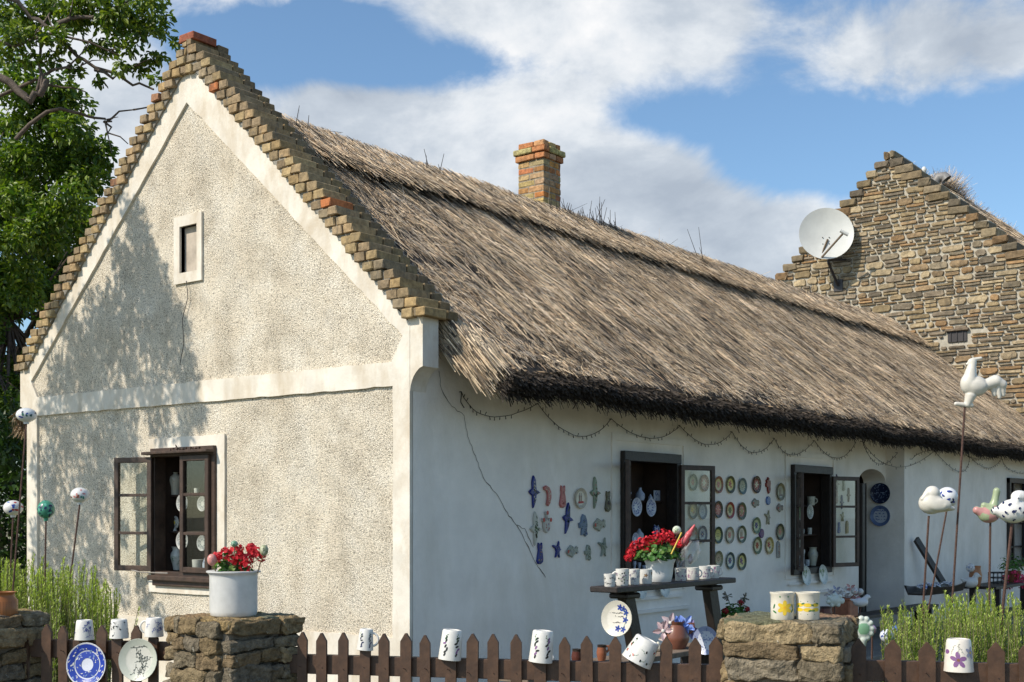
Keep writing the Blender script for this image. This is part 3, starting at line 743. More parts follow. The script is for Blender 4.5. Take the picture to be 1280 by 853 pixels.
# ================================================================ the stone house behind
sh = empty('stone_house', (16, 2.6, 0), 'rubble stone house with stepped gable behind the thatched cottage', 'house')
SX = 16.0; AP = 8.44
PALS = [(.31, .23, .13), (.35, .26, .14), (.25, .20, .13), (.20, .16, .11), (.32, .22, .12), (.40, .31, .19), (.28, .22, .15), (.45, .35, .21), (.34, .21, .10)]
def scol(k0=.7, k1=1.15): k = rnd.uniform(k0, k1); return tuple(q * k for q in rnd.choice(PALS))
def stone(mb, X, y0, y1, z0, z1, d=.03, col=None):
    w = y1 - y0; h = z1 - z0; c = min(w, h) * .26; o = []
    for (a, b) in ((c, 0), (w * .5, 0), (w - c, 0), (w, c), (w, h - c), (w - c, h), (w * .5, h), (c, h), (0, h - c), (0, c)):
        o.append((y0 + a + rnd.uniform(-.4, .4) * c, z0 + b + rnd.uniform(-.45, .45) * c))
    cy, cz = (y0 + y1) / 2, (z0 + z1) / 2; n = len(o)
    vs = [(X + .01, y, z) for y, z in o] + [(X - d * rnd.uniform(.7, 1.), cy + (y - cy) * .97, cz + (z - cz) * .95) for y, z in o]
    i1 = [(X - d * rnd.uniform(1.0, 1.4), cy + (y - cy) * (1 - .10 * h / w), cz + (z - cz) * .8) for y, z in o]; vs += i1
    fs = [(i, (i + 1) % n, n + (i + 1) % n, n + i) for i in range(n)] + [(n + i, n + (i + 1) % n, 2 * n + (i + 1) % n, 2 * n + i) for i in range(n)] + [tuple(range(2 * n, 3 * n))]
    mb.add(vs, fs, col or scol())
M3 = Matrix.Translation((-16, -2.6, 0))
mb = MB(); z = 4.3; op = onX(1197, 421, SX); step = .155
def hw(z): return (AP - z) / .905
steps_ = []; zz_ = AP
outl = [(2.6 - .07, AP)]
zz_ = AP; yo = .10
R_ = []; L_ = []
while zz_ > 5.0:
    w = yo + rnd.uniform(-.02, .02); R_ += [(2.6 - w, zz_), (2.6 - w, zz_ - step)]; L_ += [(2.6 + w, zz_), (2.6 + w, zz_ - step)]; steps_.append((zz_ - step, zz_, w)); zz_ -= step; yo += step / .905
outl = [(-1.5, 0)] + R_[::-1] + L_ + [(6.7, 0)]
outl = [(y - 2.6, z_) for y, z_ in outl]
mw = MB(); mw.slab(outl, [], lambda u, v, t: (t, u, v), 0.0, .45); mw.build('gable_wall', M_MORTAR, sh)
z = 3.3; rown = 0
while z < AP - .12:
    h = rnd.choice([.05, .06, .075, .09, .11, .14]); lim = hw(z + h) - .12
    y = 2.6 - lim + rnd.uniform(0, .08)
    while y < 2.6 + lim - .06:
        w = rnd.uniform(.10, .40) * (1.1 if h > .07 else .9); y1 = min(y + w, 2.6 + lim)
        if y1 - y > .06 and not (y < op.y + .19 and y1 > op.y - .19 and z + h > op.z - .11 and z < op.z + .11):
            if h > .1 and rnd.random() < .35:
                stone(mb, SX, y, y1 - .016, z, z + h * .48 - .01); stone(mb, SX, y, y1 - .02, z + h * .5, z + h - .014)
            else:
                zz1 = rnd.uniform(-.008, .008); stone(mb, SX, y, y1 - rnd.uniform(.014, .036), z + zz1, z + h - rnd.uniform(.012, .026) + zz1)
        y = y1 + rnd.uniform(.0, .012)
    z += h + .004
ms = mb
for (za, zb, w) in steps_:
    for sg in (-1, 1):
        L = rnd.uniform(.22, .42); a = 2.6 + sg * w; b = a - sg * min(L, w)
        ya, yb = min(a, b), max(a, b)
        ms.box((SX + .2, (ya + yb) / 2 + sg * .012, (za + zb) / 2 + .004), (.53, yb - ya, zb - za - .012), col=scol(.38, .68), bev=.022, jit=.014)
ms.v = [(x - 16, y - 2.6, z_) for x, y, z_ in ms.v]
ms.build('gable_stones', M_STONE, sh)
mb = MB(); mb.box((op.x - 16 - .012, op.y - 2.6, op.z), (.03, .34, .19)); mb.box((-.04, op.y - 2.6, op.z + .12), (.07, .42, .05), col=(.2, .15, .1), mi=1, bev=.01)  # dark panel among the stones stands for the opening's inner shade
for k in range(3): mb.box((-.035, op.y - 2.6 - .11 + k * .11, op.z), (.015, .01, .19), mi=0)
mb.build('small_window', [M_DARKM, M_STONE], sh)
# roof of the stone house
RZ2 = 8.38; sl2 = .905; Y2 = 4.4
p2 = [(-4.3, RZ2 - 4.3 * sl2)] + [(-4.3 + 4.3 * i / 8, RZ2 - 4.3 * sl2 * (1 - i / 8)) for i in range(1, 9)] + [(4.3 * i / 8, RZ2 - 4.3 * sl2 * i / 8) for i in range(1, 9)] + [(4.1, RZ2 - 4.3 * sl2 - .25), (0, RZ2 - .4), (-4.1, RZ2 - 4.3 * sl2 - .25)]
rf2 = extrude_prof('thatch_roof', p2, .44, 8.5, 30, M_TBASE, sh)
d2 = norm(np.array([0., -1, -sl2])); n2_ = norm(np.array([0., -sl2, 1]))
P_ = [straws(26000, .47, 8.4, 0, 3.2, (.2, .5), (.008, .016), .02, .2, 31, Ao=np.array([0, 0, RZ2]), ds=d2, nn=n2_, dark=.3, up=.05)]
r = np.random.default_rng(33); n = 900; x = np.abs(r.normal(0, 1.2, n)) + 2.6; x = np.concatenate([x, r.uniform(.8, 8, 500)]); n = len(x)
Pp = np.stack([x, r.normal(0, .05, n), np.full(n, RZ2 - .03)], 1); D = np.stack([r.normal(.1, .7, n), r.normal(-.35, .5, n), r.uniform(.3, 1, n)], 1)
near = np.exp(-((x - 3.2) / .9) ** 2); Lt = r.uniform(.10, .26, n) * (.7 + 1.4 * near)
Vt, Ft = blades(Pp, D, Lt, r.uniform(.006, .010, n), np.array([[.8, -.6, 0]]) + r.normal(0, .3, (n, 3)))
Ct = np.where(r.random(n)[:, None] < .6, PALE * .8, np.array([.16, .13, .12])) * r.uniform(.6, 1.2, (n, 1))
V, F, C = merge(P_ + [(Vt, Ft, Ct)]); np_mesh('straw_layer', V, F, C, M_STRAW, rf2)
for yy in (3.9, -3.9):
    mb = MB(); mb.box((4.5, yy, 2.2), (8, .3, 4.4)); mb.build('side_wall', M_MORTAR, sh)
mb = MB(); q = onX(1172, 222, 17.4) - Vector((16, 2.6, 0)); 
mb.tube([q + Vector((0, .06, -.35)), q + Vector((0, .04, -.08)), q + Vector((.03, .0, .0)), q + Vector((.05, -.10, .01)), q + Vector((.06, -.15, -.06))], [.08, .09, .10, .10, .11], 12, cap=False)
mb.build('vent_cowl', mat('galvanised_sheet', (.22, .21, .20), .5, .3, 12), sh, smooth=40)
mb = MB(); q = onX(1155, 222, 17.0) - Vector((16, 2.6, 0)); mb.tube([q + Vector((0, 0, -.5)), q], .035, 8); mb.ell(q + Vector((0, 0, .02)), (.06, .06, .05)); mb.ell(q + Vector((0, 0, .14)), (.05, .05, .07)); mb.build('finial', M_GREY, sh, smooth=50)

# satellite dish
dp = atd(1033, 292, 0); pw = onX(1033, 292, 15.52)
dish = empty('satellite_dish', pw, 'round pale grey satellite dish fixed to the stone gable', 'satellite dish')
ax = Vector((-.84, -.52, .16)).normalized(); q = ax.to_track_quat('Z', 'Y').to_matrix().to_4x4(); Rr = .50
mb = MB(); prof = [(0, -.09)] + [(Rr * k / 10, -.09 + .09 * (k / 10) ** 2) for k in range(1, 11)] + [(Rr + .012, .004), (Rr + .012, -.012), (Rr - .01, -.016)] + [(Rr * k / 10, -.105 + .09 * (k / 10) ** 2) for k in range(9, 0, -1)]
mb.lathe(prof, 48, M=q)
for (a, b) in ((-.06, -.05), (.06, -.05), (-.06, -.18), (.06, -.18), (-.05, -.27), (.05, -.27)):
    c = q @ Vector((a, b, -.075)); mb.ell(c, (.011, .011, .011), 8, 5, mi=1)
mb.build('reflector', [M_GREY, M_DARKM], dish, smooth=50)
mb = MB(); lo_ = q @ Vector((.10, -.50, -.02)); lnb = q @ Vector((.30, -.20, .42)); 
up_ = Vector((0, 0, 1)); foot = Vector((0.05, .02, -.52))
right_ = Vector((RT[0], RT[1], 0)); fc = Vector((-FW[0], -FW[1], 0))
lnb = right_ * .20 + Vector((0, 0, -.10)) + fc * .45; lo_ = right_ * -.13 + Vector((0, 0, -.50)) + fc * .02
mb.beam(lo_, lnb, .03, .03); mb.beam(lo_, Vector((.06, 0, -.1)), .03, .03); mb.build('arm', mat('bronze_bracket', (.13, .09, .05), .5, .2, 9), dish)
mb = MB(); mb.tube([lnb - right_ * .06 + Vector((0, 0, .05)), lnb + right_ * .09 - Vector((0, 0, .03))], [.03, .035], 10); mb.build('receiver', M_GREY, dish, smooth=40)
mb = MB(); wl = Vector((15.96 - pw.x, .0, -.78)); mb.tube([Vector((.12, 0, -.12)), Vector((.10, 0, -.55)), wl + Vector((-.02, -.05, -.15))], .028, 8); mb.tube([Vector((.1, 0, -.5)), Vector((15.96 - pw.x, -.2, -.45))], .02, 8)
mb.box(wl + Vector((0, -.05, -.15)), (.03, .18, .22)); mb.build('mount', M_DARKM, dish)
# ================================================================ fence, piers
def fence_d(px): return 926.4 / (136 + (px - 33) / 1212 * 25)
def fpt(px, z=1.0): 
    p = atd(px, HZ, fence_d(px)); p.z = z; return p
FD = (fpt(1245) - fpt(33)); FD.z = 0; FD.normalize(); FN = Vector((-FD.y, FD.x, 0))
if (Vector((CX, CY, 0)) - fpt(600, 0)).dot(FN) < 0: FN = -FN
FM = Matrix((FD, FN, Vector((0, 0, 1)))).transposed().to_4x4()
def fence(px0, px1, pickets, tops, wd, rail, label, short=()):
    o = empty('picket_fence', fpt((px0 + px1) / 2, 0), label, 'fence', 'brown picket fence sections between the stone piers'); c = o.location.copy()
    for x in pickets:
        zt = tops(x); p = fpt(x, 0) - c; w = wd(x) / 2 * rnd.uniform(.94, 1.06)
        if x in short: zt -= .035
        ti = rnd.uniform(-.012, .012); tz = rnd.uniform(-.006, .006)
        prof = [(-w, .06), (w, .06), (w + ti, zt - .042 + tz), (ti + .004, zt + tz), (ti - .004, zt + tz), (-w + ti, zt - .042 + tz)]
        mb = MB(); mb.slab(prof, [], lambda u, v, t: p + FD * u + FN * t + Vector((0, 0, v)), .0, .02)
        pk = mb.build('picket', M_FENCE, o)
        nz = rail + rnd.uniform(-.02, .0) - .05; q = p + FN * .02 + Vector((0, 0, nz)) + FD * rnd.uniform(-.008, .008)
        mb = MB(); mb.tube([q, q + FN * .006 + Vector((0, 0, .001))], .0025, 5)
        if rnd.random() < .5: mb.tube([q + FN * .004, q + FN * .018 + Vector((0, 0, .008)) - FD * .008], .002, 4)
        mb.build('nail', M_RUST, pk)
    a, b = fpt(px0, 0) - c, fpt(px1, 0) - c
    for z in (rail - .05, .35):
        mb = MB(); mb.beam(a - FN * .026 + Vector((0, 0, z)), b - FN * .026 + Vector((0, 0, z)), .048, .1, col=(.1, .1, .1)); mb.build('rail', M_FENCE, o)
    return o
fence(28, 212, [33, 58, 82.5, 106, 127, 150, 170, 192.5], lambda x: 1.6 - (781 - HZ) * fence_d(x) / FOC, lambda x: .056, .920, 'short brown picket fence with two hanging plates on the far left', (106, 150, 192.5))
MIDP = [350, 377.6, 403, 429, 455, 480.5, 507, 533.5, 562, 589, 617.5, 647, 676, 706, 736.5, 768, 800, 832, 866, 896]
fence(335, 912, MIDP, lambda x: 1.6 - (790 + (x - 350) * .0142 - HZ) * fence_d(x) / FOC, lambda x: .052 + (x - 350) / 546 * .011, .872, 'long brown picket fence with upturned mugs between two stone piers', (455, 562, 676, 800))
fence(1060, 1420, [1075, 1116, 1158, 1245, 1285, 1327, 1370, 1412], lambda x: 1.6 - (800 + (x - 1116) * .03 - HZ) * fence_d(x) / FOC, lambda x: .073, .912, 'brown picket fence in front of the rosemary on the right')

def rock(mb, c, half, seed, M=None, col=None, rough=.10, n=6, e=5.0):
    r = random.Random(seed); o = Vector((r.uniform(-50, 50), r.uniform(-50, 50), r.uniform(-50, 50)))
    hx, hy, hz = half; mn = min(half); vs = {}; V = []; F = []
    def key(i, j, k):
        t = (i, j, k)
        if t not in vs:
            p = Vector((2 * i / n - 1, 2 * j / n - 1, 2 * k / n - 1)); l = (abs(p.x) ** e + abs(p.y) ** e + abs(p.z) ** e) ** (1 / e); p = p / l
            q = Vector((p.x * hx, p.y * hy, p.z * hz)); d = rough * mn * 2
            w = noise.noise_vector(q * 11 + o) * d * 1.1 + noise.noise_vector(q * 33 + o) * d * .55 + noise.noise_vector(q * 80 + o) * d * .35
            vs[t] = len(V); V.append(q + w)
        return vs[t]
    for a in range(n):
        for b in range(n):
            F.append((key(a, b, 0), key(a, b + 1, 0), key(a + 1, b + 1, 0), key(a + 1, b, 0))); F.append((key(a, b, n), key(a + 1, b, n), key(a + 1, b + 1, n), key(a, b + 1, n)))
            F.append((key(a, 0, b), key(a + 1, 0, b), key(a + 1, 0, b + 1), key(a, 0, b + 1))); F.append((key(a, n, b), key(a, n, b + 1), key(a + 1, n, b + 1), key(a + 1, n, b)))
            F.append((key(0, a, b), key(0, a, b + 1), key(0, a + 1, b + 1), key(0, a + 1, b))); F.append((key(n, a, b), key(n, a + 1, b), key(n, a + 1, b + 1), key(n, a, b + 1)))
    T = Matrix.Translation(Vector(c))
    if M is not None: T = T @ M
    mb.add(V, F, col or scol(.85, 1.35), M=T)
PALP = [(.30, .22, .12), (.26, .19, .11), (.22, .18, .12), (.34, .26, .15), (.25, .21, .15)]
def pier(cx, cd, h, ztop, rz, seed, label, rows):
    r = random.Random(seed); p = atd(640 + cx / cd * FOC, HZ, cd); o = empty('stone_pier', (p.x, p.y, 0), label, 'pier', 'rough stone fence piers', rz)
    mb = MB(); mb.box((0, 0, (ztop - .05) / 2), (2 * h - .022, 2 * h - .022, ztop - .05), bev=.01); mb.build('mortar_core', mat('pier_mortar', (.20, .17, .13), .95, .35, 16, .9, 45, bdist=.02), o)
    for side in range(4):
        a = side * math.pi / 2; Rm = Matrix.Rotation(a, 4, 'Z'); z = ztop; k = 0
        mb = MB()
        while z > .05:
            hh = rows[k % len(rows)] * r.uniform(.9, 1.12); x = -h
            while x < h - .02:
                w = r.uniform(.10, .42); x1 = min(x + w, h + .012)
                if h - x1 < .07: x1 = h + .012
                pr = r.uniform(.0, .028)
                if side % 2: xx0, xx1 = x + (.05 if x <= -h + .001 else 0), x1 - (.05 if x1 >= h else 0)
                else: xx0, xx1 = x, x1
                g_ = r.uniform(.002, .012); hw_ = (xx1 - xx0 - g_) / 2; hv = (hh - r.uniform(.002, .014)) / 2
                if hw_ > .015:
                    c = Rm @ Vector(((xx0 + xx1) / 2, -(h - .045 + pr), z - hh / 2 + r.uniform(-.006, .006)))
                    kk = r.uniform(.75, 1.2); rock(mb, c, (hw_, .055 + r.uniform(0, .012), hv), r.random() * 1e4, Rm @ Matrix.Rotation(r.uniform(-.05, .05), 4, 'Y') @ Matrix.Rotation(r.uniform(-.06, .06), 4, 'X'), tuple(q * kk for q in r.choice(PALP)), rough=.20, n=12, e=11)
                x = x1
            z -= hh; k += 1
        mb.build('stone_face', M_PSTONE, o, smooth=55)
    mb = MB()                                                # flat top slabs
    for (ax, ay, bx, by) in ((-h, -h, .02, h * .9), (.0, -h * .95, h, .06), (-h * .1, 0.03, h, h), (-h, h * .2, 0, h)):
        rock(mb, ((ax + bx) / 2, (ay + by) / 2, ztop - .022), ((bx - ax) / 2 + .008, (by - ay) / 2 + .008, .026), r.random() * 1e4, None, tuple(q * r.uniform(.8, 1.1) for q in r.choice(PALP)), rough=.22, n=12, e=12)
    mb.build('coping', M_PSTONE, o, smooth=55)
    return o
pier(-1.47, 6.53, .235, 1.07, 0, 5, 'rough stone pier carrying the tall white pot of red geraniums', (.085, .075, .09, .10))
fyaw = math.atan2(FW[0] * -.927 + RT[0] * -.375, -(FW[1] * -.927 + RT[1] * -.375))
pier(1.36, 6.03, .266, 1.10, fyaw, 8, 'rough stone pier carrying two yellow-flowered canisters', (.10, .085, .12, .07, .1))
pier(-2.93, 6.86, .235, 1.06, 0, 13, 'dark shaded stone pier with the brown jar at the left edge', (.08, .1, .09))

# ================================================================ ceramics
WHITE = (.70, .68, .63); CREAM = (.74, .68, .54); BLUE = (.03, .06, .30); DBLUE = (.015, .02, .08); GREEN = (.05, .16, .05); REDC = (.45, .04, .03); YEL = (.75, .52, .04); PURP = (.22, .10, .24); BLACKC = (.02, .02, .02); PINK = (.62, .26, .24); BROWN = (.20, .09, .05); LB = (.18, .28, .52)
def blot(mb, mf, u, v, a, b, ang, col, n=8):
    ca, sa = math.cos(ang), math.sin(ang); vs = [mf(u, v)]
    for k in range(n):
        t = 2 * math.pi * k / n; x = a * math.cos(t); y = b * math.sin(t); vs.append(mf(u + x * ca - y * sa, v + x * sa + y * ca))
    mb.add(vs, [(0, 1 + k, 1 + (k + 1) % n) for k in range(n)], col)
def stroke(mb, mf, pts, w, col):
    for (a, b) in zip(pts, pts[1:]):
        d = Vector((b[0] - a[0], b[1] - a[1]))
        if d.length < 1e-6: continue
        n = Vector((-d.y, d.x)).normalized() * w / 2
        mb.add([mf(a[0] - n.x, a[1] - n.y), mf(b[0] - n.x, b[1] - n.y), mf(b[0] + n.x, b[1] + n.y), mf(a[0] + n.x, a[1] + n.y)], [(0, 1, 2, 3)], col)
def flower(mb, mf, u, v, s, col, cc=YEL, n=5, a0=0.):
    for k in range(n):
        a = a0 + 2 * math.pi * k / n; blot(mb, mf, u + s * .55 * math.cos(a), v + s * .55 * math.sin(a), s * .45, s * .27, a, col)
    blot(mb, lambda x, y: mf(x, y), u, v, s * .2, s * .2, 0, cc)
def sprig(mb, mf, u, v, L, ang, col, r, leaf=.3, n=6, fl=None):
    pts = [(u, v)]; a = ang
    for k in range(n):
        a += r.uniform(-.25, .25); pts.append((pts[-1][0] + L / n * math.cos(a), pts[-1][1] + L / n * math.sin(a)))
        s = -1 if k % 2 else 1; q = pts[-1]; b = a + s * .8
        blot(mb, mf, q[0] + L * leaf * .3 * math.cos(b), q[1] + L * leaf * .3 * math.sin(b), L * leaf * .28, L * leaf * .11, b, col, 6)
    stroke(mb, mf, pts, L * .03, col)
    if fl: flower(mb, mf, pts[-1][0], pts[-1][1], L * .28, fl, n=5)
def script(mb, mf, u0, u1, v, h, w, col, r):
    pts = []; x = u0
    while x < u1:
        pts.append((x, v + r.uniform(0, h))); x += h * r.uniform(.25, .5); pts.append((x, v + r.uniform(-.1, .35) * h)); x += h * .3
        if r.random() < .22: stroke(mb, mf, pts, w, col); pts = []; x += h * .7
    stroke(mb, mf, pts, w, col)

def plate_mesh(R_, base, rim, motif, seed, col=BLUE, col2=REDC, deep=.17):
    r = random.Random(seed); mb = MB(); d = deep * R_
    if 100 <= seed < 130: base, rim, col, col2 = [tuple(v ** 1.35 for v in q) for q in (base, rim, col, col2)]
    pr = [(0, 0), (R_ * .6, 0), (R_ * .97, d * .75), (R_, d), (R_ * .985, d + R_ * .02), (R_ * .93, d * .96), (R_ * .68, d * .42), (R_ * .6, d * .3), (.001, d * .3)]
    cols = [base, base, rim, rim, rim, base if rim == base else rim, base, base]
    if motif in ('dotrim', 'flowerdot', 'spiral', 'redcenter', 'house', 'clockdots'): cols[5] = rim; cols[6] = base
    M = Matrix.Rotation(R(90), 4, 'X'); mb.lathe(pr, 28, M=M, cols=cols)
    def mf(u, v):
        q = math.hypot(u, v); 
        h = d * .3 if q < R_ * .6 else (d * .3 + (q / R_ - .6) / .08 * d * .12 if q < R_ * .68 else (d * .42 + (q / R_ - .68) / .25 * d * .54))
        return (u, -h - .0012 - R_ * .004, v)
    dots = lambda n, rr, s, c: [blot(mb, mf, rr * math.cos(2 * math.pi * k / n), rr * math.sin(2 * math.pi * k / n), s, s * .7, 2 * math.pi * k / n, c, 6) for k in range(n)]
    q = R_
    if motif == 'flowerdot':
        dots(12, q * .80, q * .075, col2); flower(mb, mf, 0, 0, q * .42, col, n=6); [sprig(mb, mf, q * .1 * math.cos(a), q * .1 * math.sin(a), q * .42, a, GREEN, r, n=3) for a in (.6, 2.6, 4.2)]
    elif motif == 'dotrim':
        dots(14, q * .80, q * .06, BLACKC if base != BLUE else WHITE); flower(mb, mf, -.1 * q, .1 * q, q * .4, col2, cc=col, n=5); blot(mb, mf, q * .2, -q * .25, q * .2, q * .1, .6, col)
    elif motif == 'redcenter':
        blot(mb, mf, 0, 0, q * .58, q * .58, 0, col2, 16); mf2 = lambda u, v: (mf(u, v)[0], mf(u, v)[1] - .0008, v); flower(mb, mf2, 0, 0, q * .38, col, n=6); [blot(mb, mf2, q * .45 * math.cos(a), q * .45 * math.sin(a), q * .07, q * .05, a, CREAM) for a in (0, 1, 2, 3, 4, 5)]; dots(12, q * .80, q * .05, col)
    elif motif == 'house':
        mf2 = lambda u, v: (mf(u, v)[0], mf(u, v)[1] - .0008, v)
        for sx in (-.18, .1): stroke(mb, mf, [(sx * q, -.4 * q), (sx * q, .25 * q)], q * .16, BROWN); stroke(mb, mf2, [(sx * q, .25 * q), (sx * q, .5 * q)], q * .06, DBLUE)
        stroke(mb, mf2, [(-.35 * q, -.42 * q), (.5 * q, -.36 * q)], q * .2, col2); dots(10, q * .83, q * .04, col)
    elif motif == 'spiral':
        for k in range(3): dots(10 + 2 * k, q * (.2 + .2 * k), q * .07, (col, col2, col)[k])
        dots(14, q * .82, q * .06, col)
    elif motif == 'onion':
        for k in range(16):
            a = 2 * math.pi * k / 16; sprig(mb, mf, q * .62 * math.cos(a), q * .62 * math.sin(a), q * .3, a + 1.2, col, r, .6, 4)
        for k in range(9): a = 2 * math.pi * k / 9; blot(mb, mf, q * .46 * math.cos(a), q * .46 * math.sin(a), q * .15, q * .09, a + r.uniform(-1, 1), col)
        for k in range(24):
            a = r.uniform(0, 6.28); rr = r.uniform(.6, .9) * q; blot(mb, mf, rr * math.cos(a), rr * math.sin(a), q * r.uniform(.03, .09), q * .035, r.uniform(0, 3), col, 6)
    elif motif == 'bluebig':
        mb2 = mb
        n = 40; 
        for (ra, rb, c) in ((.30, .60, col), (.66, .93, col)):
            vs = []; fs = []
            for k in range(n): a = 2 * math.pi * k / n; vs += [mf(q * ra * math.cos(a), q * ra * math.sin(a)), mf(q * rb * math.cos(a), q * rb * math.sin(a))]
            for k in range(n): fs.append((2 * k, 2 * k + 1, (2 * k + 3) % (2 * n), (2 * k + 2) % (2 * n)))
            mb.add(vs, fs, c)
        mf2 = lambda u, v: (mf(u, v)[0], mf(u, v)[1] - .0010, v)
        for k in range(90):
            a = r.uniform(0, 6.28); rr = r.choice([r.uniform(.64, .95), r.uniform(.64, .95), r.uniform(.33, .58)]) * q
            blot(mb, mf2, rr * math.cos(a), rr * math.sin(a), q * r.uniform(.02, .09), q * r.uniform(.015, .035), a + r.uniform(.5, 2.5), r.choice([WHITE, WHITE, LB, (.35, .42, .65)]), 6)
    elif motif == 'blackspray':
        for k in range(16):
            sprig(mb, mf, r.uniform(-.25, .35) * q, r.uniform(-.45, .05) * q, q * r.uniform(.35, .55), R(70) + r.uniform(-1.1, 1.1) + (3.3 if k % 3 == 0 else 0), (.04, .05, .04), r, .35, 4)
        sprig(mb, mf, -.45 * q, .55 * q, q * .8, .15, (.05, .06, .05), r, .2, 6)
    elif motif == 'scriptblue':
        for (x, y) in ((.15, .62), (.38, .55), (.55, .35), (.52, -.05), (.05, -.55), (.42, -.58)): flower(mb, mf, x * q, y * q, q * .2, BLUE, cc=DBLUE)
        stroke(mb, mf, [(.3 * q, .6 * q), (.55 * q, .3 * q), (.58 * q, -.1 * q), (.35 * q, -.6 * q)], q * .02, GREEN)
        script(mb, mf, -.5 * q, .35 * q, .28 * q, q * .09, q * .02, BLACKC, r); script(mb, mf, -.15 * q, .4 * q, .08 * q, q * .12, q * .022, BLACKC, r); script(mb, mf, -.3 * q, .3 * q, -.25 * q, q * .09, q * .018, BLACKC, r)
    elif motif in ('scriptlines', 'scriptwhite'):
        for k, v in enumerate((.42, .15, -.12, -.4)): script(mb, mf, -.55 * q + abs(v) * .2 * q, .5 * q, v * q, q * (.17 if motif == 'scriptlines' else .12), q * (.05 if motif == 'scriptlines' else .03), col, r)
        flower(mb, mf, 0, .72 * q, q * .13, col)
    elif motif == 'dense':
        for k in range(46):
            a = r.uniform(0, 6.28); rr = math.sqrt(r.random()) * .88 * q; blot(mb, mf, rr * math.cos(a), rr * math.sin(a), q * .07, q * .03, r.uniform(0, 3), col, 6)
        script(mb, mf, -.5 * q, .5 * q, 0, q * .16, q * .04, col, r)
    elif motif == 'spray':
        for k in range(4): sprig(mb, mf, 0, -.3 * q, q * .75, R(60 + 22 * k), col, r, .35, 5, fl=col2)
        dots(10, q * .84, q * .04, col)
    return mb
def plate(pos, R_, base, rim, motif, seed, label, rz=0, group=None, col=BLUE, col2=REDC, tilt=0, name='plate', off=.004, cat='plate'):
    mb = plate_mesh(R_, base, rim, motif, seed, col, col2)
    d = Vector((math.sin(rz), -math.cos(rz), 0)) * off
    o = mb.build(name, M_CER, None, Vector(pos) + d, (tilt, 0, rz), smooth=50); tag(o, label, cat, group); return o

# relief figures hung on the wall (outline in a unit frame, height 1)
SHAPES = {
 'bird': [(0, .5), (.08, .38), (.10, .2), (.12, .06), (.26, .02), (.34, -.02), (.22, -.06), (.12, -.1), (.10, -.25), (.02, -.42), (-.03, -.5), (-.05, -.35), (-.06, -.12), (-.18, -.06), (-.24, 0), (-.16, .06), (-.07, .10), (-.08, .3), (-.04, .45)],
 'bean': [(-.30, .42), (-.1, .5), (.15, .42), (.3, .2), (.32, -.1), (.2, -.4), (.08, -.5), (-.06, -.42), (0, -.2), (.02, .05), (-.08, .25), (-.26, .3)],
 'cat': [(-.13, .5), (-.06, .42), (.06, .42), (.13, .5), (.15, .3), (.11, .18), (.18, 0), (.22, -.25), (.2, -.42), (.05, -.5), (-.16, -.48), (-.24, -.35), (-.18, -.1), (-.12, .15), (-.15, .3)],
 'fish': [(-.75, .05), (-.6, .25), (-.3, .4), (-.2, .5), (-.05, .42), (.25, .25), (.42, .12), (.6, .32), (.78, .2), (.72, 0), (.8, -.2), (.62, -.3), (.42, -.1), (.2, -.3), (0, -.38), (-.1, -.5), (-.25, -.38), (-.55, -.28), (-.75, -.1)],
 'fishup': [(-.1, .5), (.08, .46), (.2, .28), (.26, .02), (.2, -.25), (.28, -.42), (.1, -.5), (-.05, -.38), (-.2, -.44), (-.2, -.25), (-.16, -.1), (-.36, -.12), (-.42, .1), (-.22, .16), (-.2, .35)],
 'swallow': [(.2, .5), (.24, .2), (.3, .05), (.42, -.02), (.28, -.08), (.22, -.2), (.26, -.5), (.06, -.3), (-.16, -.48), (-.06, -.15), (-.12, .02), (-.42, .2), (-.36, .27), (-.05, .22), (.06, .2)],
 'grapes': [(-.05, .5), (.08, .44), (.06, .3), (.24, .3), (.28, .12), (.24, -.1), (.28, -.25), (.14, -.46), (.02, -.5), (-.1, -.3), (-.12, -.1), (-.3, -.08), (-.34, .1), (-.22, .18), (-.3, .3), (-.14, .36)],
 'clown': [(-.05, .5), (.08, .5), (.1, .38), (.02, .3), (.04, .12), (.12, .05), (.2, .2), (.34, .18), (.34, .05), (.26, -.02), (.26, -.3), (.15, -.45), (0, -.5), (-.16, -.42), (-.24, -.25), (-.24, 0), (-.34, .05), (-.32, .2), (-.2, .18), (-.12, .04), (-.04, .12), (-.06, .3), (-.1, .4)],
 'archtile': [(-.2, -.5), (.2, -.5), (.2, .25), (.14, .42), (0, .5), (-.14, .42), (-.2, .25)],
 'disc': [(.5 * math.cos(a), .5 * math.sin(a)) for a in [2 * math.pi * k / 18 for k in range(18)]],
}
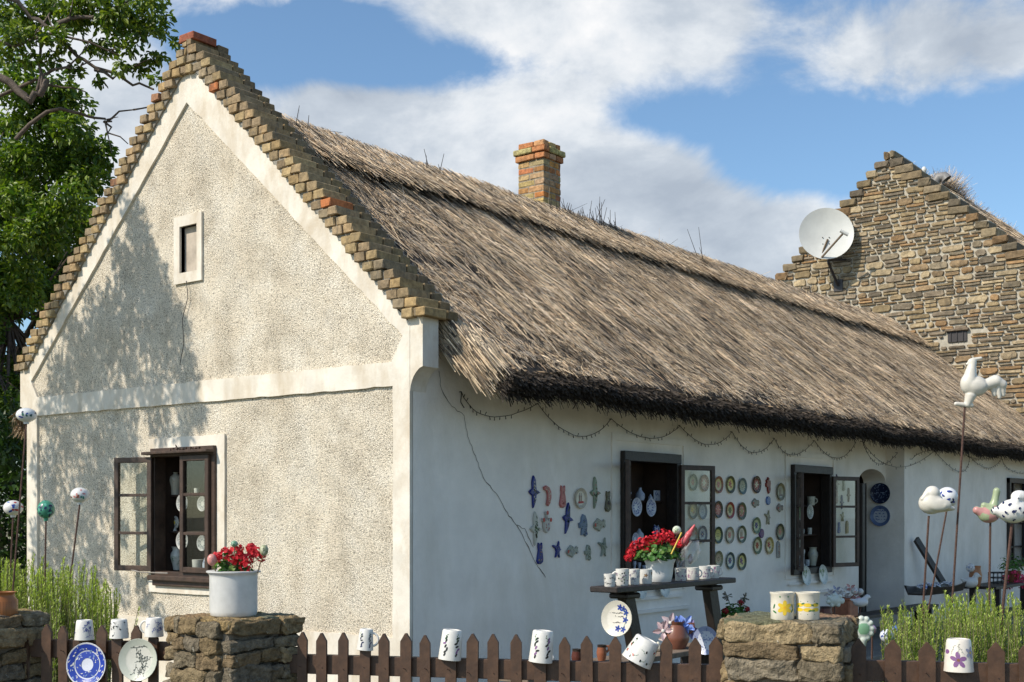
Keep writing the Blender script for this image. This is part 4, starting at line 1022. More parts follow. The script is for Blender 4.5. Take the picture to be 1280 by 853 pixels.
def relief(kind, pos, h, cols, seed, label, group, rz=0, flip=1, name='wall_ornament', cat='wall ornament', rot=0., th=.018):
    r = random.Random(seed); cols = [tuple(v ** 1.3 * .85 for v in q) for q in cols]; S = [(x * h * flip, y * h) for x, y in SHAPES[kind]]
    if rot: S = [(x * math.cos(rot) - y * math.sin(rot), x * math.sin(rot) + y * math.cos(rot)) for x, y in S]
    mb = MB(); cx = sum(p[0] for p in S) / len(S); cy = sum(p[1] for p in S) / len(S)
    mb.slab(S, [], lambda u, v, t: (u, t, v), -th * .6, 0, cols[0])
    S2 = [(cx + (x - cx) * .86, cy + (y - cy) * .93) for x, y in S]
    n = len(S); vs = [(x, -th * .6, y) for x, y in S] + [(x, -th, y) for x, y in S2]; mb.add(vs, [(i, (i + 1) % n, n + (i + 1) % n, n + i) for i in range(n)], cols[0])
    mb.slab(S2, [], lambda u, v, t: (u, t, v), -th, -th * .9, cols[0])
    mf = lambda u, v: (u, -th - .0015, v)
    def inside(x, y):
        c = False
        for i in range(n):
            (x1, y1), (x2, y2) = S2[i], S2[(i + 1) % n]
            if (y1 > y) != (y2 > y) and x < (x2 - x1) * (y - y1) / (y2 - y1) + x1: c = not c
        return c
    k = 0; tries = 0; xs = [p[0] for p in S2]; ys = [p[1] for p in S2]
    while k < 26 and tries < 400:
        tries += 1; x = r.uniform(min(xs), max(xs)); y = r.uniform(min(ys), max(ys)); s = h * r.uniform(.02, .05)
        if inside(x, y) and inside(x + s, y) and inside(x - s, y) and inside(x, y + s) and inside(x, y - s):
            blot(mb, mf, x, y, s, s * .6, r.uniform(0, 3), r.choice(cols[1:]), 6); k += 1
    if kind == 'fish': blot(mb, lambda u, v: (u, -th - .003, v), -.66 * h * flip, -.02 * h, h * .11, h * .14, 0, REDC, 10); blot(mb, lambda u, v: (u, -th - .003, v), -.45 * h * flip, .08 * h, h * .04, h * .04, 0, BLACKC, 8)
    if kind == 'clown': [blot(mb, lambda u, v: (u, -th - .003, v), a * h, b * h, h * .09, h * .10, 0, REDC, 10) for a, b in ((.01, .44), (-.27, .11), (.27, .11))]
    o = mb.build(name, M_CER, None, Vector(pos), (0, 0, rz), smooth=30); tag(o, label, cat, group); return o
GA = 'ceramic figures hung left of the middle window'
def wp(x, y): return onY(x, y, -.003)
H_ = lambda npx, p: m_(npx, p)
LEFTW = [('bird', 666, 615, 41, 1, (BLUE, DBLUE, CREAM, DBLUE), 'dark blue swallow figure, uppermost on the far left of the wall group'),
 ('bean', 683, 620, 26, 1, (PINK, REDC, CREAM), 'speckled red curved slice figure between the blue swallow and the pink cat'),
 ('cat', 702.5, 621, 28, 1, (PINK, REDC, (.5, .2, .2)), 'pink sitting cat figure on the white wall'),
 ('bird', 742.5, 616, 40, 1, ((.36, .42, .32), PINK, GREEN, WHITE), 'pale green and pink flying bird figure left of the middle window'),
 ('cat', 759, 627, 26, 1, ((.22, .2, .12), PURP, DBLUE, CREAM), 'dark olive and purple cat figure nearest the middle window'),
 ('bird', 668, 661, 43, 1, ((.62, .62, .55), GREEN, BROWN, BLACKC), 'white dotted bird figure below the dark blue swallow'),
 ('clown', 682, 653, 27, 1, ((.62, .6, .55), REDC, LB, REDC), 'small white figure with three red knobs on the wall'),
 ('bird', 708, 648, 40, 1, (BLUE, GREEN, DBLUE, LB), 'blue and green swallow figure diving below the pink cat'),
 ('fishup', 729, 657, 28, 1, ((.25, .32, .42), BLUE, DBLUE, GREEN), 'blue and grey upright fish figure on the wall'),
 ('fish', 748.5, 656, 17, 1, ((.52, .52, .44), GREEN, BROWN, WHITE), 'red-mouthed fish figure beside the middle window'),
 ('cat', 674, 692, 27, 1, (BLUE, GREEN, PURP, YEL), 'blue cat figure with a colourful belly at the lower left'),
 ('swallow', 695, 687, 21, 1, (BLUE, LB, DBLUE, WHITE), 'small blue swallow figure in the bottom row'),
 ('fish', 714.5, 689, 16, 1, ((.5, .52, .46), GREEN, LB, BROWN), 'red-mouthed white fish figure in the bottom row'),
 ('fishup', 734.5, 691, 20, 1, ((.42, .46, .40), GREEN, BLACKC), 'small grey-green fish figure standing on its tail in the bottom row'),
 ('swallow', 752.5, 684, 24, 1, ((.40, .44, .38), GREEN, WHITE), 'small grey-green swallow figure nearest the middle window, bottom row')]
for i, (k, x, y, hp, fl, cs, lb) in enumerate(LEFTW):
    p = wp(x, y); relief(k, p, H_(hp, p), cs, 50 + i, lb, GA, flip=fl, rot={'fish': .12}.get(k, 0) + (-.15 if k == 'bird' and i in (7,) else 0))
p = wp(724.5, 623); plate(p, H_(26, p) / 2, CREAM, (.5, .44, .33), 'house', 3, 'cream round plate with two towers left of the middle window', group='painted plates on the shaded wall', col2=REDC)
GP = 'painted plates on the shaded wall'
OL = (.36, .33, .16)
PL = [(897, 606, .085, (.62, .55, .28), (.42, .20, .12), 'flowerdot', PINK, GREEN, 'yellow plate with reddish rim, first of the top row right of the open casement'),
 (912, 606, .085, (.66, .58, .20), (.16, .17, .08), 'dotrim', REDC, REDC, 'bright yellow plate with red bird motif and dark rim in the top row'),
 (927, 608, .085, (.55, .55, .42), (.20, .26, .26), 'spiral', GREEN, BROWN, 'pale green plate with grey-blue rim in the top row'),
 (944.5, 606, .085, (.32, .08, .05), (.14, .10, .07), 'redcenter', CREAM, (.35, .06, .04), 'deep red plate with cream flower in the top row'),
 (896.5, 637, .085, (.42, .12, .09), (.10, .11, .07), 'redcenter', PINK, (.42, .12, .09), 'rusty red plate with dark rim, first of the second row'),
 (911.5, 638, .085, (.60, .52, .26), (.36, .08, .05), 'flowerdot', GREEN, REDC, 'yellow-centred plate with broad red rim in the second row'),
 (926, 639, .085, (.40, .15, .10), (.13, .15, .08), 'redcenter', OL, (.42, .16, .10), 'red-brown plate with olive rim, third of the second row'),
 (896.5, 669, .085, (.66, .62, .24), (.06, .10, .05), 'spiral', GREEN, BROWN, 'yellow spotted plate with dark green rim, first of the third row'),
 (911, 669, .085, (.60, .57, .44), (.34, .34, .24), 'flowerdot', PINK, PINK, 'pale grey plate with pink blossoms in the third row'),
 (926, 668, .085, (.66, .62, .50), (.14, .18, .10), 'house', REDC, REDC, 'white plate with two towers and green rim in the third row'),
 (897, 699, .085, (.52, .48, .34), (.30, .30, .18), 'spiral', BROWN, PINK, 'faded beige plate, first of the bottom row partly behind the cups'),
 (911.5, 701, .085, (.62, .64, .56), (.10, .16, .12), 'flowerdot', BLUE, BLUE, 'white plate with blue spots and green rim in the bottom row'),
 (926, 702, .085, (.60, .55, .24), (.12, .14, .07), 'dotrim', PURP, PURP, 'yellow plate with dark dotted rim, last of the bottom row'),
 (944.5, 657, .085, (.52, .54, .34), (.24, .30, .18), 'flowerdot', BLUE, GREEN, 'pale green plate with blue flower above the small purple disc'),
 (945.5, 682, .085, (.62, .58, .40), (.22, .26, .13), 'flowerdot', REDC, GREEN, 'cream plate with red and green sprays below the small purple disc'),
 (960.5, 682, .085, (.66, .58, .36), (.50, .40, .16), 'dotrim', BLUE, REDC, 'cream plate with blue and red dots and yellow rim'),
 (974, 665, .085, (.36, .32, .18), (.13, .12, .07), 'flowerdot', PINK, GREEN, 'olive plate with faded flowers above the small arched tile'),
 (974.5, 615, .085, (.48, .46, .34), (.30, .26, .15), 'house', BROWN, BROWN, 'greyish plate with two towers beside the second window'),
 (865, 603, .085, (.36, .33, .20), (.10, .12, .07), 'flowerdot', REDC, GREEN, 'dark olive plate seen through the upper pane of the open casement'),
 (879, 604, .085, (.50, .22, .16), (.30, .12, .08), 'redcenter', CREAM, (.5, .2, .14), 'reddish plate half hidden by the upper edge of the open casement'),
 (865, 638, .085, (.42, .34, .20), (.10, .11, .07), 'dotrim', REDC, YEL, 'brown-yellow plate seen through the middle pane of the open casement'),
 (877, 639, .085, (.40, .46, .52), (.12, .18, .25), 'spiral', BLUE, DBLUE, 'blue-grey plate half hidden by the open casement in its middle pane'),
 (877, 668, .085, (.45, .50, .52), (.16, .20, .26), 'flowerdot', BLUE, BLUE, 'pale blue plate seen through the lower pane of the open casement'),
 (865, 668, .085, (.56, .56, .50), (.30, .30, .24), 'spray', PINK, PINK, 'whitish plate behind the pink petal and the lower pane')]
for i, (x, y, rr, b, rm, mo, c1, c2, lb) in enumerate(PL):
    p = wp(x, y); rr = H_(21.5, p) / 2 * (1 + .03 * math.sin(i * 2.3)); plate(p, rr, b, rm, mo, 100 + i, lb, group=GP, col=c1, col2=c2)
for i, (k, x, y, hp, cs, lb) in enumerate([('grapes', 959.5, 607, 21, ((.34, .07, .06), REDC, GREEN, PURP), 'red grape bunch with green leaf on the wall between the plates'),
    ('fish', 943.5, 629, 12, ((.42, .40, .34), BROWN, GREEN), 'small grey fish below the deep red plate'), ('disc', 959.5, 626, 11, (LB, DBLUE, WHITE), 'small blue and white round disc below the red grapes'),
    ('fish', 974, 635, 11, ((.40, .36, .32), PINK, BROWN), 'small pinkish fish under the greyish towers plate'), ('swallow', 958.5, 647, 18, ((.44, .42, .30), BROWN, WHITE), 'small beige swallow between the plates of the right group'),
    ('disc', 951, 667, 12, ((.22, .12, .28), PINK, PURP), 'small purple round disc between two pale plates'), ('archtile', 972, 687, 21, ((.42, .42, .40), BLUE, BROWN, REDC), 'small arched tile with painted figure beside the second window')]):
    p = wp(x, y); relief(k, p, H_(hp, p), cs, 200 + i, lb, 'small ceramics among the plates right of the middle window')
# plates under the windows
for i, (x, y, d_, c, lb) in enumerate([(800, 737, 24, BLUE, 'white plate with blue sprays hanging left under the middle window'), (829, 735, 24, BLUE, 'white plate with blue sprays hanging right under the middle window'),
        (1006, 720, 25, GREEN, 'white plate with green sprays hanging left under the second window'), (1027, 718.5, 25, GREEN, 'white plate with green sprays hanging right under the second window')]):
    p = onY(x, y, -.04); plate(p, H_(d_, p) / 2, (.62, .63, .58), (.55, .58, .52), 'spray', 300 + i, lb, group='plates hanging under the window ledges', col=c, col2=c, tilt=-.12)
p = onX(1101, 617, 9.10); plate(p, H_(26, p) / 2, (.012, .02, .06), (.012, .02, .06), 'dense', 401, 'dark blue plate with fine white writing in the porch', rz=FACE_L, col=(.25, .32, .45))
p = onX(1101, 645, 9.10); plate(p, H_(26, p) / 2, (.50, .55, .62), (.12, .18, .34), 'scriptlines', 402, 'pale plate with blue lettering below the dark plate in the porch', rz=FACE_L, col=(.03, .07, .28))
# small card above the door
p = onY(1073, 604, .33); mb = MB(); mb.box((0, 0, 0), (.07, .006, .09), col=(.35, .35, .33)); blot(mb, lambda u, v: (u, -.0045, v), 0, 0, .02, .028, 0, (.12, .12, .12)); mb.build('notice_card', M_CER, door, Vector((8.72, .335, 2.0)))

# ---- mugs and jars
def cyl_map(rf, e=.0009): return lambda u, v: ((rf(v) + e) * math.cos(u / rf(v)), (rf(v) + e) * math.sin(u / rf(v)), v)
def mug(pos, h, rb, rt, base, motif, seed, label, rz=0, inverted=False, rot=None, handle=0., name='mug', cat='mug', group=None, col=BLUE, col2=REDC, rimc=None, lip=0.):
    """rb radius at z=0, rt at z=h"""
    r = random.Random(seed); o = empty(name, pos, label, cat, group)
    if rot: o.rotation_euler = rot
    else: o.rotation_euler = (0, 0, rz)
    rf = lambda v: rb + (rt - rb) * (v / h)
    mb = MB(); t = .004
    if inverted: pr = [(rb - t, 0), (rb, .002), (rf(h * .5), h * .5), (rf(h * .94), h * .94), (rt * .93, h * .99), (rt * .8, h), (rt * .72, h), (rt * .7, h - .004), (0.001, h - .004)]
    else: pr = [(0.001, 0), (rb * .93, 0), (rb, .006), (rf(h * .5), h * .5)] + ([(rf(h * .9), h * .9), (rt + lip, h * .94)] if lip else []) + [(rt + lip, h), (rt + lip - t, h), (rf(h * .5) - t, h * .5), (rb - t, .008), (.001, .008)]
    mb.lathe(pr, 28, base)
    mf = cyl_map(rf)
    c0 = -math.pi / 2 * rf(h / 2)
    if motif == 'sprig':
        for k in range(4): u = c0 + (k - 1.5) * rb * 1.1; sprig(mb, mf, u, h * r.uniform(.15, .35), h * .5, R(90) + r.uniform(-.4, .4), col, r, .3, 5, fl=col2 if k % 2 else None)
    elif motif == 'floral':
        for k in range(12):
            u = c0 + r.uniform(-1.6, 1.6) * rb; v = h * r.uniform(.15, .85); sprig(mb, mf, u, v * .8, h * .3, r.uniform(0, 3.1), col, r, .5, 4, fl=col if k % 2 else None)
    elif motif == 'small':
        for k in range(16): u = c0 + r.uniform(-1.5, 1.5) * rb; v = h * r.uniform(.15, .85); blot(mb, mf, u, v, h * .06, h * .035, r.uniform(0, 3), col if k % 2 else col2, 6); sprig(mb, mf, u, v * .8, h * .22, r.uniform(.5, 2.6), GREEN if col2 != col else col, r, .35, 3)
    elif motif == 'bigyellow':
        flower(mb, mf, c0 + rb * .2, h * .45, h * .28, YEL, cc=(.8, .42, .02), n=6, a0=.5); [blot(mb, mf, c0 + rb * a, h * b, h * .10, h * .035, an, GREEN, 6) for a, b, an in ((-.75, .5, 1.2), (-.7, .3, -.5), (.95, .5, 1.9), (.95, .35, .9))]; [blot(mb, mf, c0 + rb * a, h * .85, h * .03, h * .03, 0, GREEN, 6) for a in (-.2, .5)]
    elif motif == 'yellowband':
        for s in (-1, 0, 1):
            for b in (.38, .55): blot(mb, mf, c0 + rb * s * .75, h * b, h * .16, h * .07, 0, YEL, 10)
        mf2 = cyl_map(rf, .0016)
        [blot(mb, mf2, c0 + rb * a, h * b, h * .07, h * .028, an, GREEN, 6) for a, b, an in ((-.4, .6, .3), (.4, .55, -.2), (.5, .35, .1), (-.85, .5, .9), (.9, .6, -.3), (.2, .35, .2))]
        [blot(mb, mf, c0 + rb * a, h * b, h * .015, h * .015, 0, GREEN, 6) for a in (-.6, 0, .6) for b in (.68, .22)]
    elif motif == 'purple':
        flower(mb, mf, c0 - rb * .05, h * .38, h * .26, PURP, cc=BROWN, n=5, a0=.3); flower(mb, mf, c0 + rb * .9, h * .6, h * .2, (.3, .3, .4), n=5); blot(mb, mf, c0 - rb * .8, h * .62, h * .1, h * .07, .3, PURP); [sprig(mb, mf, c0 + rb * a, h * .55, h * .3, 1.6 + a, (.35, .36, .30), r, .3, 4) for a in (-.5, 0, .4)]
    elif motif == 'ticks':
        for a in (-.5, .55):
            for b in np.linspace(.2, .75, 7): blot(mb, mf, c0 + rb * (a + .12 * math.sin(b * 20)), h * b, h * .075, h * .034, r.uniform(.3, 1.4), r.choice([col, col2, BLACKC]), 6)
            sprig(mb, mf, c0 + rb * a, h * .62, h * .22, 1.6, GREEN, r, .5, 4)
    elif motif == 'rings':
        for k in range(26): u = c0 + (k - 13) / 13 * 2.2 * rb; [blot(mb, mf, u, h * b, h * .018, h * .03, 0, (.06, .025, .01), 6) for b in (.3, .42, .54, .66)]
    mb.build('body', M_CER, o, smooth=45)
    if handle:
        a = handle; hr = rf(h * .5); d = Vector((math.cos(a), math.sin(a), 0)); P = []
        for k in range(9):
            t_ = math.pi * k / 8 - math.pi / 2; P.append(d * (hr - .004 + h * .28 * math.cos(t_)) + Vector((0, 0, h * .52 + h * .30 * math.sin(t_))))
        mb = MB(); mb.tube(P, h * .055, 8, col=base); mb.build('handle', M_CER, o, smooth=60)
    return o
GM = 'upturned mugs stuck on the fence pickets'
def onfence(px, py_bottom, dz=0): p = atd(px, py_bottom, fence_d(px) - .01); return p
def upm(px, ytop, ybot, wpx, motif, seed, label, handle, col, col2=None, rot=(0, 0, 0), topw=.8):
    p = onfence(px, ybot); h = m_(ybot - ytop, p); rb = m_(wpx, p) / 2; yw = yaw_to_cam(p)
    return mug(p, h, rb, rb * topw, WHITE, motif, seed, label, inverted=True, rot=(rot[0], rot[1], yw + rot[2]), handle=handle, col=col, col2=col2 or col, group=GM)
upm(105.5, 775, 800, 24, 'floral', 1, 'white mug with dense blue flowers upturned on the leftmost fence', 0, BLUE)
upm(149, 774, 798, 24, 'small', 2, 'white mug with sparse dark sprigs upturned on the leftmost fence', 0, BLACKC)
upm(192.5, 772, 796, 24, 'floral', 3, 'white mug with tall blue blossoms upturned against the stone pier', math.pi * .95, BLUE)
upm(456, 786, 813, 21, 'ticks', 4, 'small white mug with dark sprigs on the fence below the house corner', -.2, DBLUE, rot=(0, .08, 0), topw=.78)
upm(562, 787, 825, 29, 'ticks', 5, 'white mug with thin dark stripes of flowers, third fence mug from right', .0, BLACKC, PURP, rot=(.0, .10, 0), topw=.85)
upm(675.5, 788, 828, 30, 'ticks', 6, 'white mug with green-tipped sprigs upturned left of the wooden stand', 0, BLACKC, PURP, rot=(0, .09, 0), topw=.86)
upm(795, 795, 828, 40, 'small', 7, 'white mug with red and green flowers tipped sideways on a picket', 0, BLACKC, REDC, rot=(0, .48, 0), topw=.78)
p = onfence(1199, 840); h = m_(41, p); o = mug(p + FN * -.02, h, m_(37, p) / 2, m_(29, p) / 2, (.72, .66, .58), 'purple', 8, 'cream jar with purple flower upturned on the right fence rail', rz=yaw_to_cam(p), inverted=True, name='jar', cat='jar')
# plates hanging on the left fence
fy = math.atan2(FN.x, -FN.y)
p = atd(110, 831, fence_d(110) - .05); plate(p, m_(55, p) / 2, (.62, .64, .72), (.70, .70, .72), 'bluebig', 501, 'large white plate with dense blue pattern hanging on the left fence', rz=fy, col=(.02, .05, .34), tilt=-.1, off=0)
p = atd(174.5, 825, fence_d(174) - .05); plate(p, m_(53, p) / 2, (.58, .57, .50), (.50, .52, .44), 'blackspray', 502, 'pale plate with black flower spray hanging beside the stone pier', rz=fy, tilt=-.1, off=0)
# brown jar at the left edge
p = atd(3, 777, 6.78); o = empty('jar', p, 'glossy brown patterned jar standing on the leftmost stone pier', 'jar')
mb = MB(); hh = m_(37, p); rr = m_(37, p) / 2; BRJ = (.30, .11, .03)
mb.lathe([(.001, 0), (rr * .9, 0), (rr, hh * .1), (rr * 1.0, hh * .72), (rr * .78, hh * .86), (rr * .80, hh * .94), (rr * .92, hh), (rr * .8, hh), (rr * .7, hh * .86), (rr * .8, hh * .1), (.001, hh * .08)], 32, BRJ)
mf = cyl_map(lambda v: rr)
for k in range(34):
    for b in np.linspace(.2, .66, 8): blot(mb, mf, (k / 34 * 6.283 - 3.14) * rr, hh * b, rr * .035, rr * .03, 0, (.07, .025, .01), 5)
mb.build('body', M_CER, o, smooth=50)
# canisters on the right pier
for px, mo, lb, s in ((978, 'bigyellow', 'left cream canister with one big yellow flower on the stone pier', 11), (1009.5, 'yellowband', 'right cream canister with a band of yellow petals on the stone pier', 12)):
    p = atd(px, 777, 5.93); p.z = 1.102; mug(p, m_(34.5, p), m_(29, p) / 2, m_(29, p) / 2, (.70, .65, .54), mo, s, lb, rz=yaw_to_cam(p), lip=.004, name='canister', cat='canister', group='cream canisters on the right stone pier')

# ---- wooden stand with its crockery
st = onY(740, 735, -1.97); en = onY(911, 722, -1.97); ZT = 1.172
stand = empty('display_stand', (.3, -1.97, 0), 'dark wooden plank stand holding mugs and geraniums below the middle window', 'stand')
mb = MB(); mb.box(((st.x + en.x) / 2 - .3 + .02, 0, ZT - .0175), (en.x - st.x - .20, .20, .035), bev=.005, col=(.1, .1, .1)); mb.build('plank', M_WOODB, stand)
for pa, pb in (((769, 742), (790, 853)), ((874, 732), (892, 853))):
    a = onY(pa[0] + 12, pa[1], -1.95) - Vector((.3, -1.97, 0)); b = onY(pb[0] + 12, pb[1], -1.95) - Vector((.3, -1.97, 0)); a.z = ZT - .036; dv = (b - a) / (a.z - b.z + 1e-6); b = a + dv * a.z
    mb = MB(); mb.beam(b, a, .11, .06, up=(0, 1, 0)); mb.build('leg', M_WOODB, stand)
    mb = MB(); mb.box(a + Vector((.0, 0, -.03)), (.16, .14, .035), bev=.01); mb.build('bracket', M_WOODB, stand)
def ons(px): p = onY(px, 700, -1.99); p.z = ZT + .001; return p
GS = 'cups and mugs on the wooden stand'
for i, (px, hp, wp_, mo, c, c2, hd, lb) in enumerate([(762, 16, 14.5, 'small', BLACKC, BLACKC, 0, 'smallest white cup at the left end of the wooden stand'), (778, 21, 17, 'small', BLACKC, PURP, math.pi, 'tall white mug with dark sprigs, second on the wooden stand'),
        (792.5, 19.5, 15, 'floral', (.22, .2, .3), PURP, 0, 'straight mug with grey-violet flowers left of the geranium bowl'), (807, 18, 17, 'sprig', (.3, .28, .28), BROWN, 0, 'cream mug with brown sprigs touching the geranium bowl'),
        (851, 16, 15, 'floral', PURP, PURP, 0, 'violet-flowered cup just right of the geranium bowl'), (866, 15.5, 16, 'floral', (.25, .1, .25), PURP, 0.01, 'violet-flowered cup with dark handle, second right of the bowl'), (881, 16, 15, 'small', PURP, PURP, 0.01, 'pale cup with few violet flowers, third right of the bowl'), (892, 16, 15, 'floral', (.3, .12, .28), PURP, 0.01, 'violet-flowered teacup with white handle at the right end of the stand')]):
    p = ons(px); h = m_(hp, p); yw = yaw_to_cam(p)
    mug(p, h, m_(wp_, p) / 2 * .92, m_(wp_, p) / 2, (.66, .64, .59), mo, 20 + i, lb, rz=yw, handle=(hd if hd > 1 else .001 if i in (1,) else hd) if i in (1, 5, 6, 7) else 0., group=GS, col=c, col2=c2)
# painted plates on the legs
p = onY(772.5, 773.5, -2.08); plate(p, m_(45, p) / 2, (.68, .64, .55), (.64, .60, .50), 'scriptblue', 601, 'white plate with blue flowers and handwriting on the left stand leg', rz=yaw_to_cam(p) - .55, tilt=-.08, off=.0)
p = onY(883, 801, -2.06); plate(p, m_(36, p) / 2, (.56, .58, .64), (.30, .34, .50), 'dense', 602, 'pale blue-grey plate with fine writing on the right stand leg', rz=yaw_to_cam(p) - .5, col=(.16, .2, .42), tilt=-.08, off=.0)
# ================================================================ plants
def leafdisc(V, F, C, p, nrm, s, col, r):
    nrm = nrm.normalized(); a = nrm.orthogonal().normalized(); b = nrm.cross(a); k = 7; i0 = len(V); V.append(p); t0 = r.uniform(0, 6.28)
    for j in range(k):
        t = t0 + 5.6 * j / (k - 1); rr = s * (1 + .12 * math.sin(j * 3.1)); V.append(p + (a * math.cos(t) + b * math.sin(t)) * rr + nrm * s * .22)
    for j in range(k - 1): F.append((i0, i0 + 1 + j, i0 + 2 + j)); C.append(col)
def geranium(parent, base, rx, rz_, clusters, nleaf, seed, red=(.62, .015, .03), petal=.0085, nfl=46, cr=.036, leaf=.022):
    r = random.Random(seed); V = []; F = []; C = []
    for k in range(nleaf):
        d = Vector((r.gauss(0, 1), r.gauss(0, 1), abs(r.gauss(0, .8)))).normalized(); q = base + Vector((d.x * rx, d.y * rx, d.z * rz_)) * r.uniform(.55, 1.0)
        g_ = r.uniform(.5, 1.3); leafdisc(V, F, C, q, d + Vector((r.uniform(-.5, .5), r.uniform(-.5, .5), .6)), leaf * r.uniform(.6, 1.2), (.055 * g_, .15 * g_, .025 * g_) if r.random() < .85 else (.16, .26, .05), r)
    mb = MB(); mb.v = [tuple(v) for v in V]; mb.f = F; mb.c = C; mb.m = [0] * len(F)
    for c, s in clusters: mb.tube([base + (c - base) * .1, base.lerp(c, .6) + Vector((0, 0, -.01)), c], .0022, 4, col=(.10, .18, .05))
    mb.build('foliage', M_LEAF, parent)
    for c, s in clusters:
        mb = MB()
        for k in range(nfl):
            d = Vector((r.gauss(0, 1), r.gauss(0, 1), r.gauss(.3, .8))).normalized(); q = c + d * cr * s * Vector((1, 1, 1)).length / 1.732 * r.uniform(.75, 1.05)
            nn = (d + Vector((r.uniform(-.4, .4),) * 3)).normalized(); a = nn.orthogonal().normalized(); b = nn.cross(a); t0 = r.uniform(0, 6); g_ = r.uniform(.6, 1.25)
            for j in range(5):
                t = t0 + j * 1.2566; u = a * math.cos(t) + b * math.sin(t); w = nn.cross(u)
                mb.add([q, q + u * petal * .7 - w * petal * .5, q + u * petal * 1.25 + nn * petal * .25, q + u * petal * .7 + w * petal * .5], [(0, 1, 2, 3)], tuple(x * g_ for x in red))
        mb.build('flower_head', M_PETAL, parent)
# tall white pot on pier
p = atd(292, 776, 6.5); p.z = 1.073; hp = m_(57, p); o = empty('planter', p, 'tall white cylindrical pot of red geraniums on the stone pier', 'flower pot')
mb = MB(); rb = m_(59, p) / 2; rr = m_(67, p) / 2
mb.lathe([(.001, 0), (rb * .9, 0), (rb * .96, .008), (rb, .03), (rb, hp * .86), (rb * 1.02, hp * .92), (rr, hp * .965), (rr, hp * .99), (rr - .006, hp), (rb - .004, hp * .97), (rb - .008, hp * .9), (.001, hp * .88)], 48, (.62, .62, .60))
mb.build('pot', M_CER, o, smooth=50)
def cl(base, lst, d): return [(atd(x, y, d) - base, s) for x, y, s in lst]
geranium(o, Vector((0, 0, hp * .92)), .105, .14, cl(p, [(272, 697, .8), (283, 693, 1), (296, 688, .95), (320, 691, .9), (310, 699, .9), (326, 696, .8), (307, 708, .95), (290, 700, .8), (314, 686, .8), (300, 697, .8)], 6.42), 130, 3, leaf=.019)
def ball_stick(name, top, foot, rad, cols, seed, label, cat='ornament', group=None, rodm=None, blots=10, rr=.006, ell=(1, 1, 1), neck=True):
    o = empty(name, (foot[0], foot[1], foot[2]), label, cat, group); T = Vector(top) - o.location; r = random.Random(seed)
    mb = MB(); e = (rad * ell[0], rad * ell[1], rad * ell[2]); mb.ell(T, e, 22, 14, col=cols[0])
    if neck: mb.tube([T + Vector((0, 0, -e[2] * 1.25)), T + Vector((0, 0, -e[2] * .85))], [rad * .25, rad * .32], 10, col=cols[0])
    fwd = (Vector((CX, CY, CZ)) - Vector(top)).normalized()
    for k in range(blots):
        d = (fwd + Vector((r.gauss(0, .55), r.gauss(0, .55), r.gauss(0, .55)))).normalized(); a = d.orthogonal().normalized(); b = d.cross(a)
        def mf(u, v):
            q = (d + a * u + b * v).normalized() * 1.012; return T + Vector((q.x * e[0], q.y * e[1], q.z * e[2]))
        blot(mb, mf, 0, 0, r.uniform(.12, .3), r.uniform(.08, .14), r.uniform(0, 3), r.choice(cols[1:]), 8)
    mb.build('ball', M_CER, o, smooth=60)
    mb = MB(); mb.tube([Vector((0, 0, 0)), T * .5 + Vector((.004, .004, 0)), T + Vector((0, 0, -e[2]))], rr, 7); mb.build('stick', rodm or M_RUST, o)
    return o
def rod_foot(top, px, py, d):
    a = Vector(top); b = atd(px, py, d); t = a.z / max(a.z - b.z, 1e-3); return (a.x + (b.x - a.x) * t, a.y + (b.y - a.y) * t, 0)
GB = 'ceramic balls on garden rods'
for (px, py, w, h, fx, fy_, d, cols, lb, s) in [(33, 519, 25, 18, 16, 735, 8.0, ((.66, .67, .66), (.03, .14, .10), DBLUE, BLUE), 'flattened white ball with green stripe on the tallest left rod', 1),
        (16.5, 635, 24, 19, 12, 730, 8.6, ((.66, .64, .62), LB, REDC, BLUE), 'white ball with blue and red blossoms on a rod at the left edge', 2),
        (57.5, 637, 21, 23, 56, 730, 8.4, ((.06, .26, .17), (.10, .36, .25), DBLUE, (.12, .42, .32)), 'green glazed ball on a rod in the left rosemary', 3),
        (100, 619, 23, 19, 84, 750, 8.3, ((.68, .68, .66), PINK, BROWN, (.05, .25, .20)), 'white ball with pink and green spots on a leaning rod before the gable', 4)]:
    t = atd(px, py, d); rad = m_(w, t) / 2; ball_stick('ball_on_rod', t, rod_foot(t, fx, fy_, d), rad, cols, s, lb, group=GB, ell=(1, 1, h / w), blots=9 if s != 3 else 26)
# balls standing in the geranium pot
for (px, py, w, h, fx, cols, lb, s) in [(265, 700, 12, 15, 270, ((.60, .26, .22), (.68, .34, .3), (.5, .2, .18)), 'pink speckled ceramic egg in the white pot on the pier', 11), (330, 688, 11, 14, 322, ((.34, .36, .22), (.12, .14, .08), CREAM), 'olive spotted ceramic egg at the right of the geranium pot', 12), (293, 680, 9, 8, 294, ((.16, .30, .2), GREEN, CREAM), 'small green ceramic ball among the geraniums on the pier', 13)]:
    t = atd(px, py, 6.36); f = atd(fx, 716, 6.45); ball_stick('egg_on_stick', t, f, m_(w, t) / 2, cols, s, lb, group='ceramic eggs in the flower pot', rodm=M_STICK, ell=(1, 1, h / w), rr=.003, neck=False)
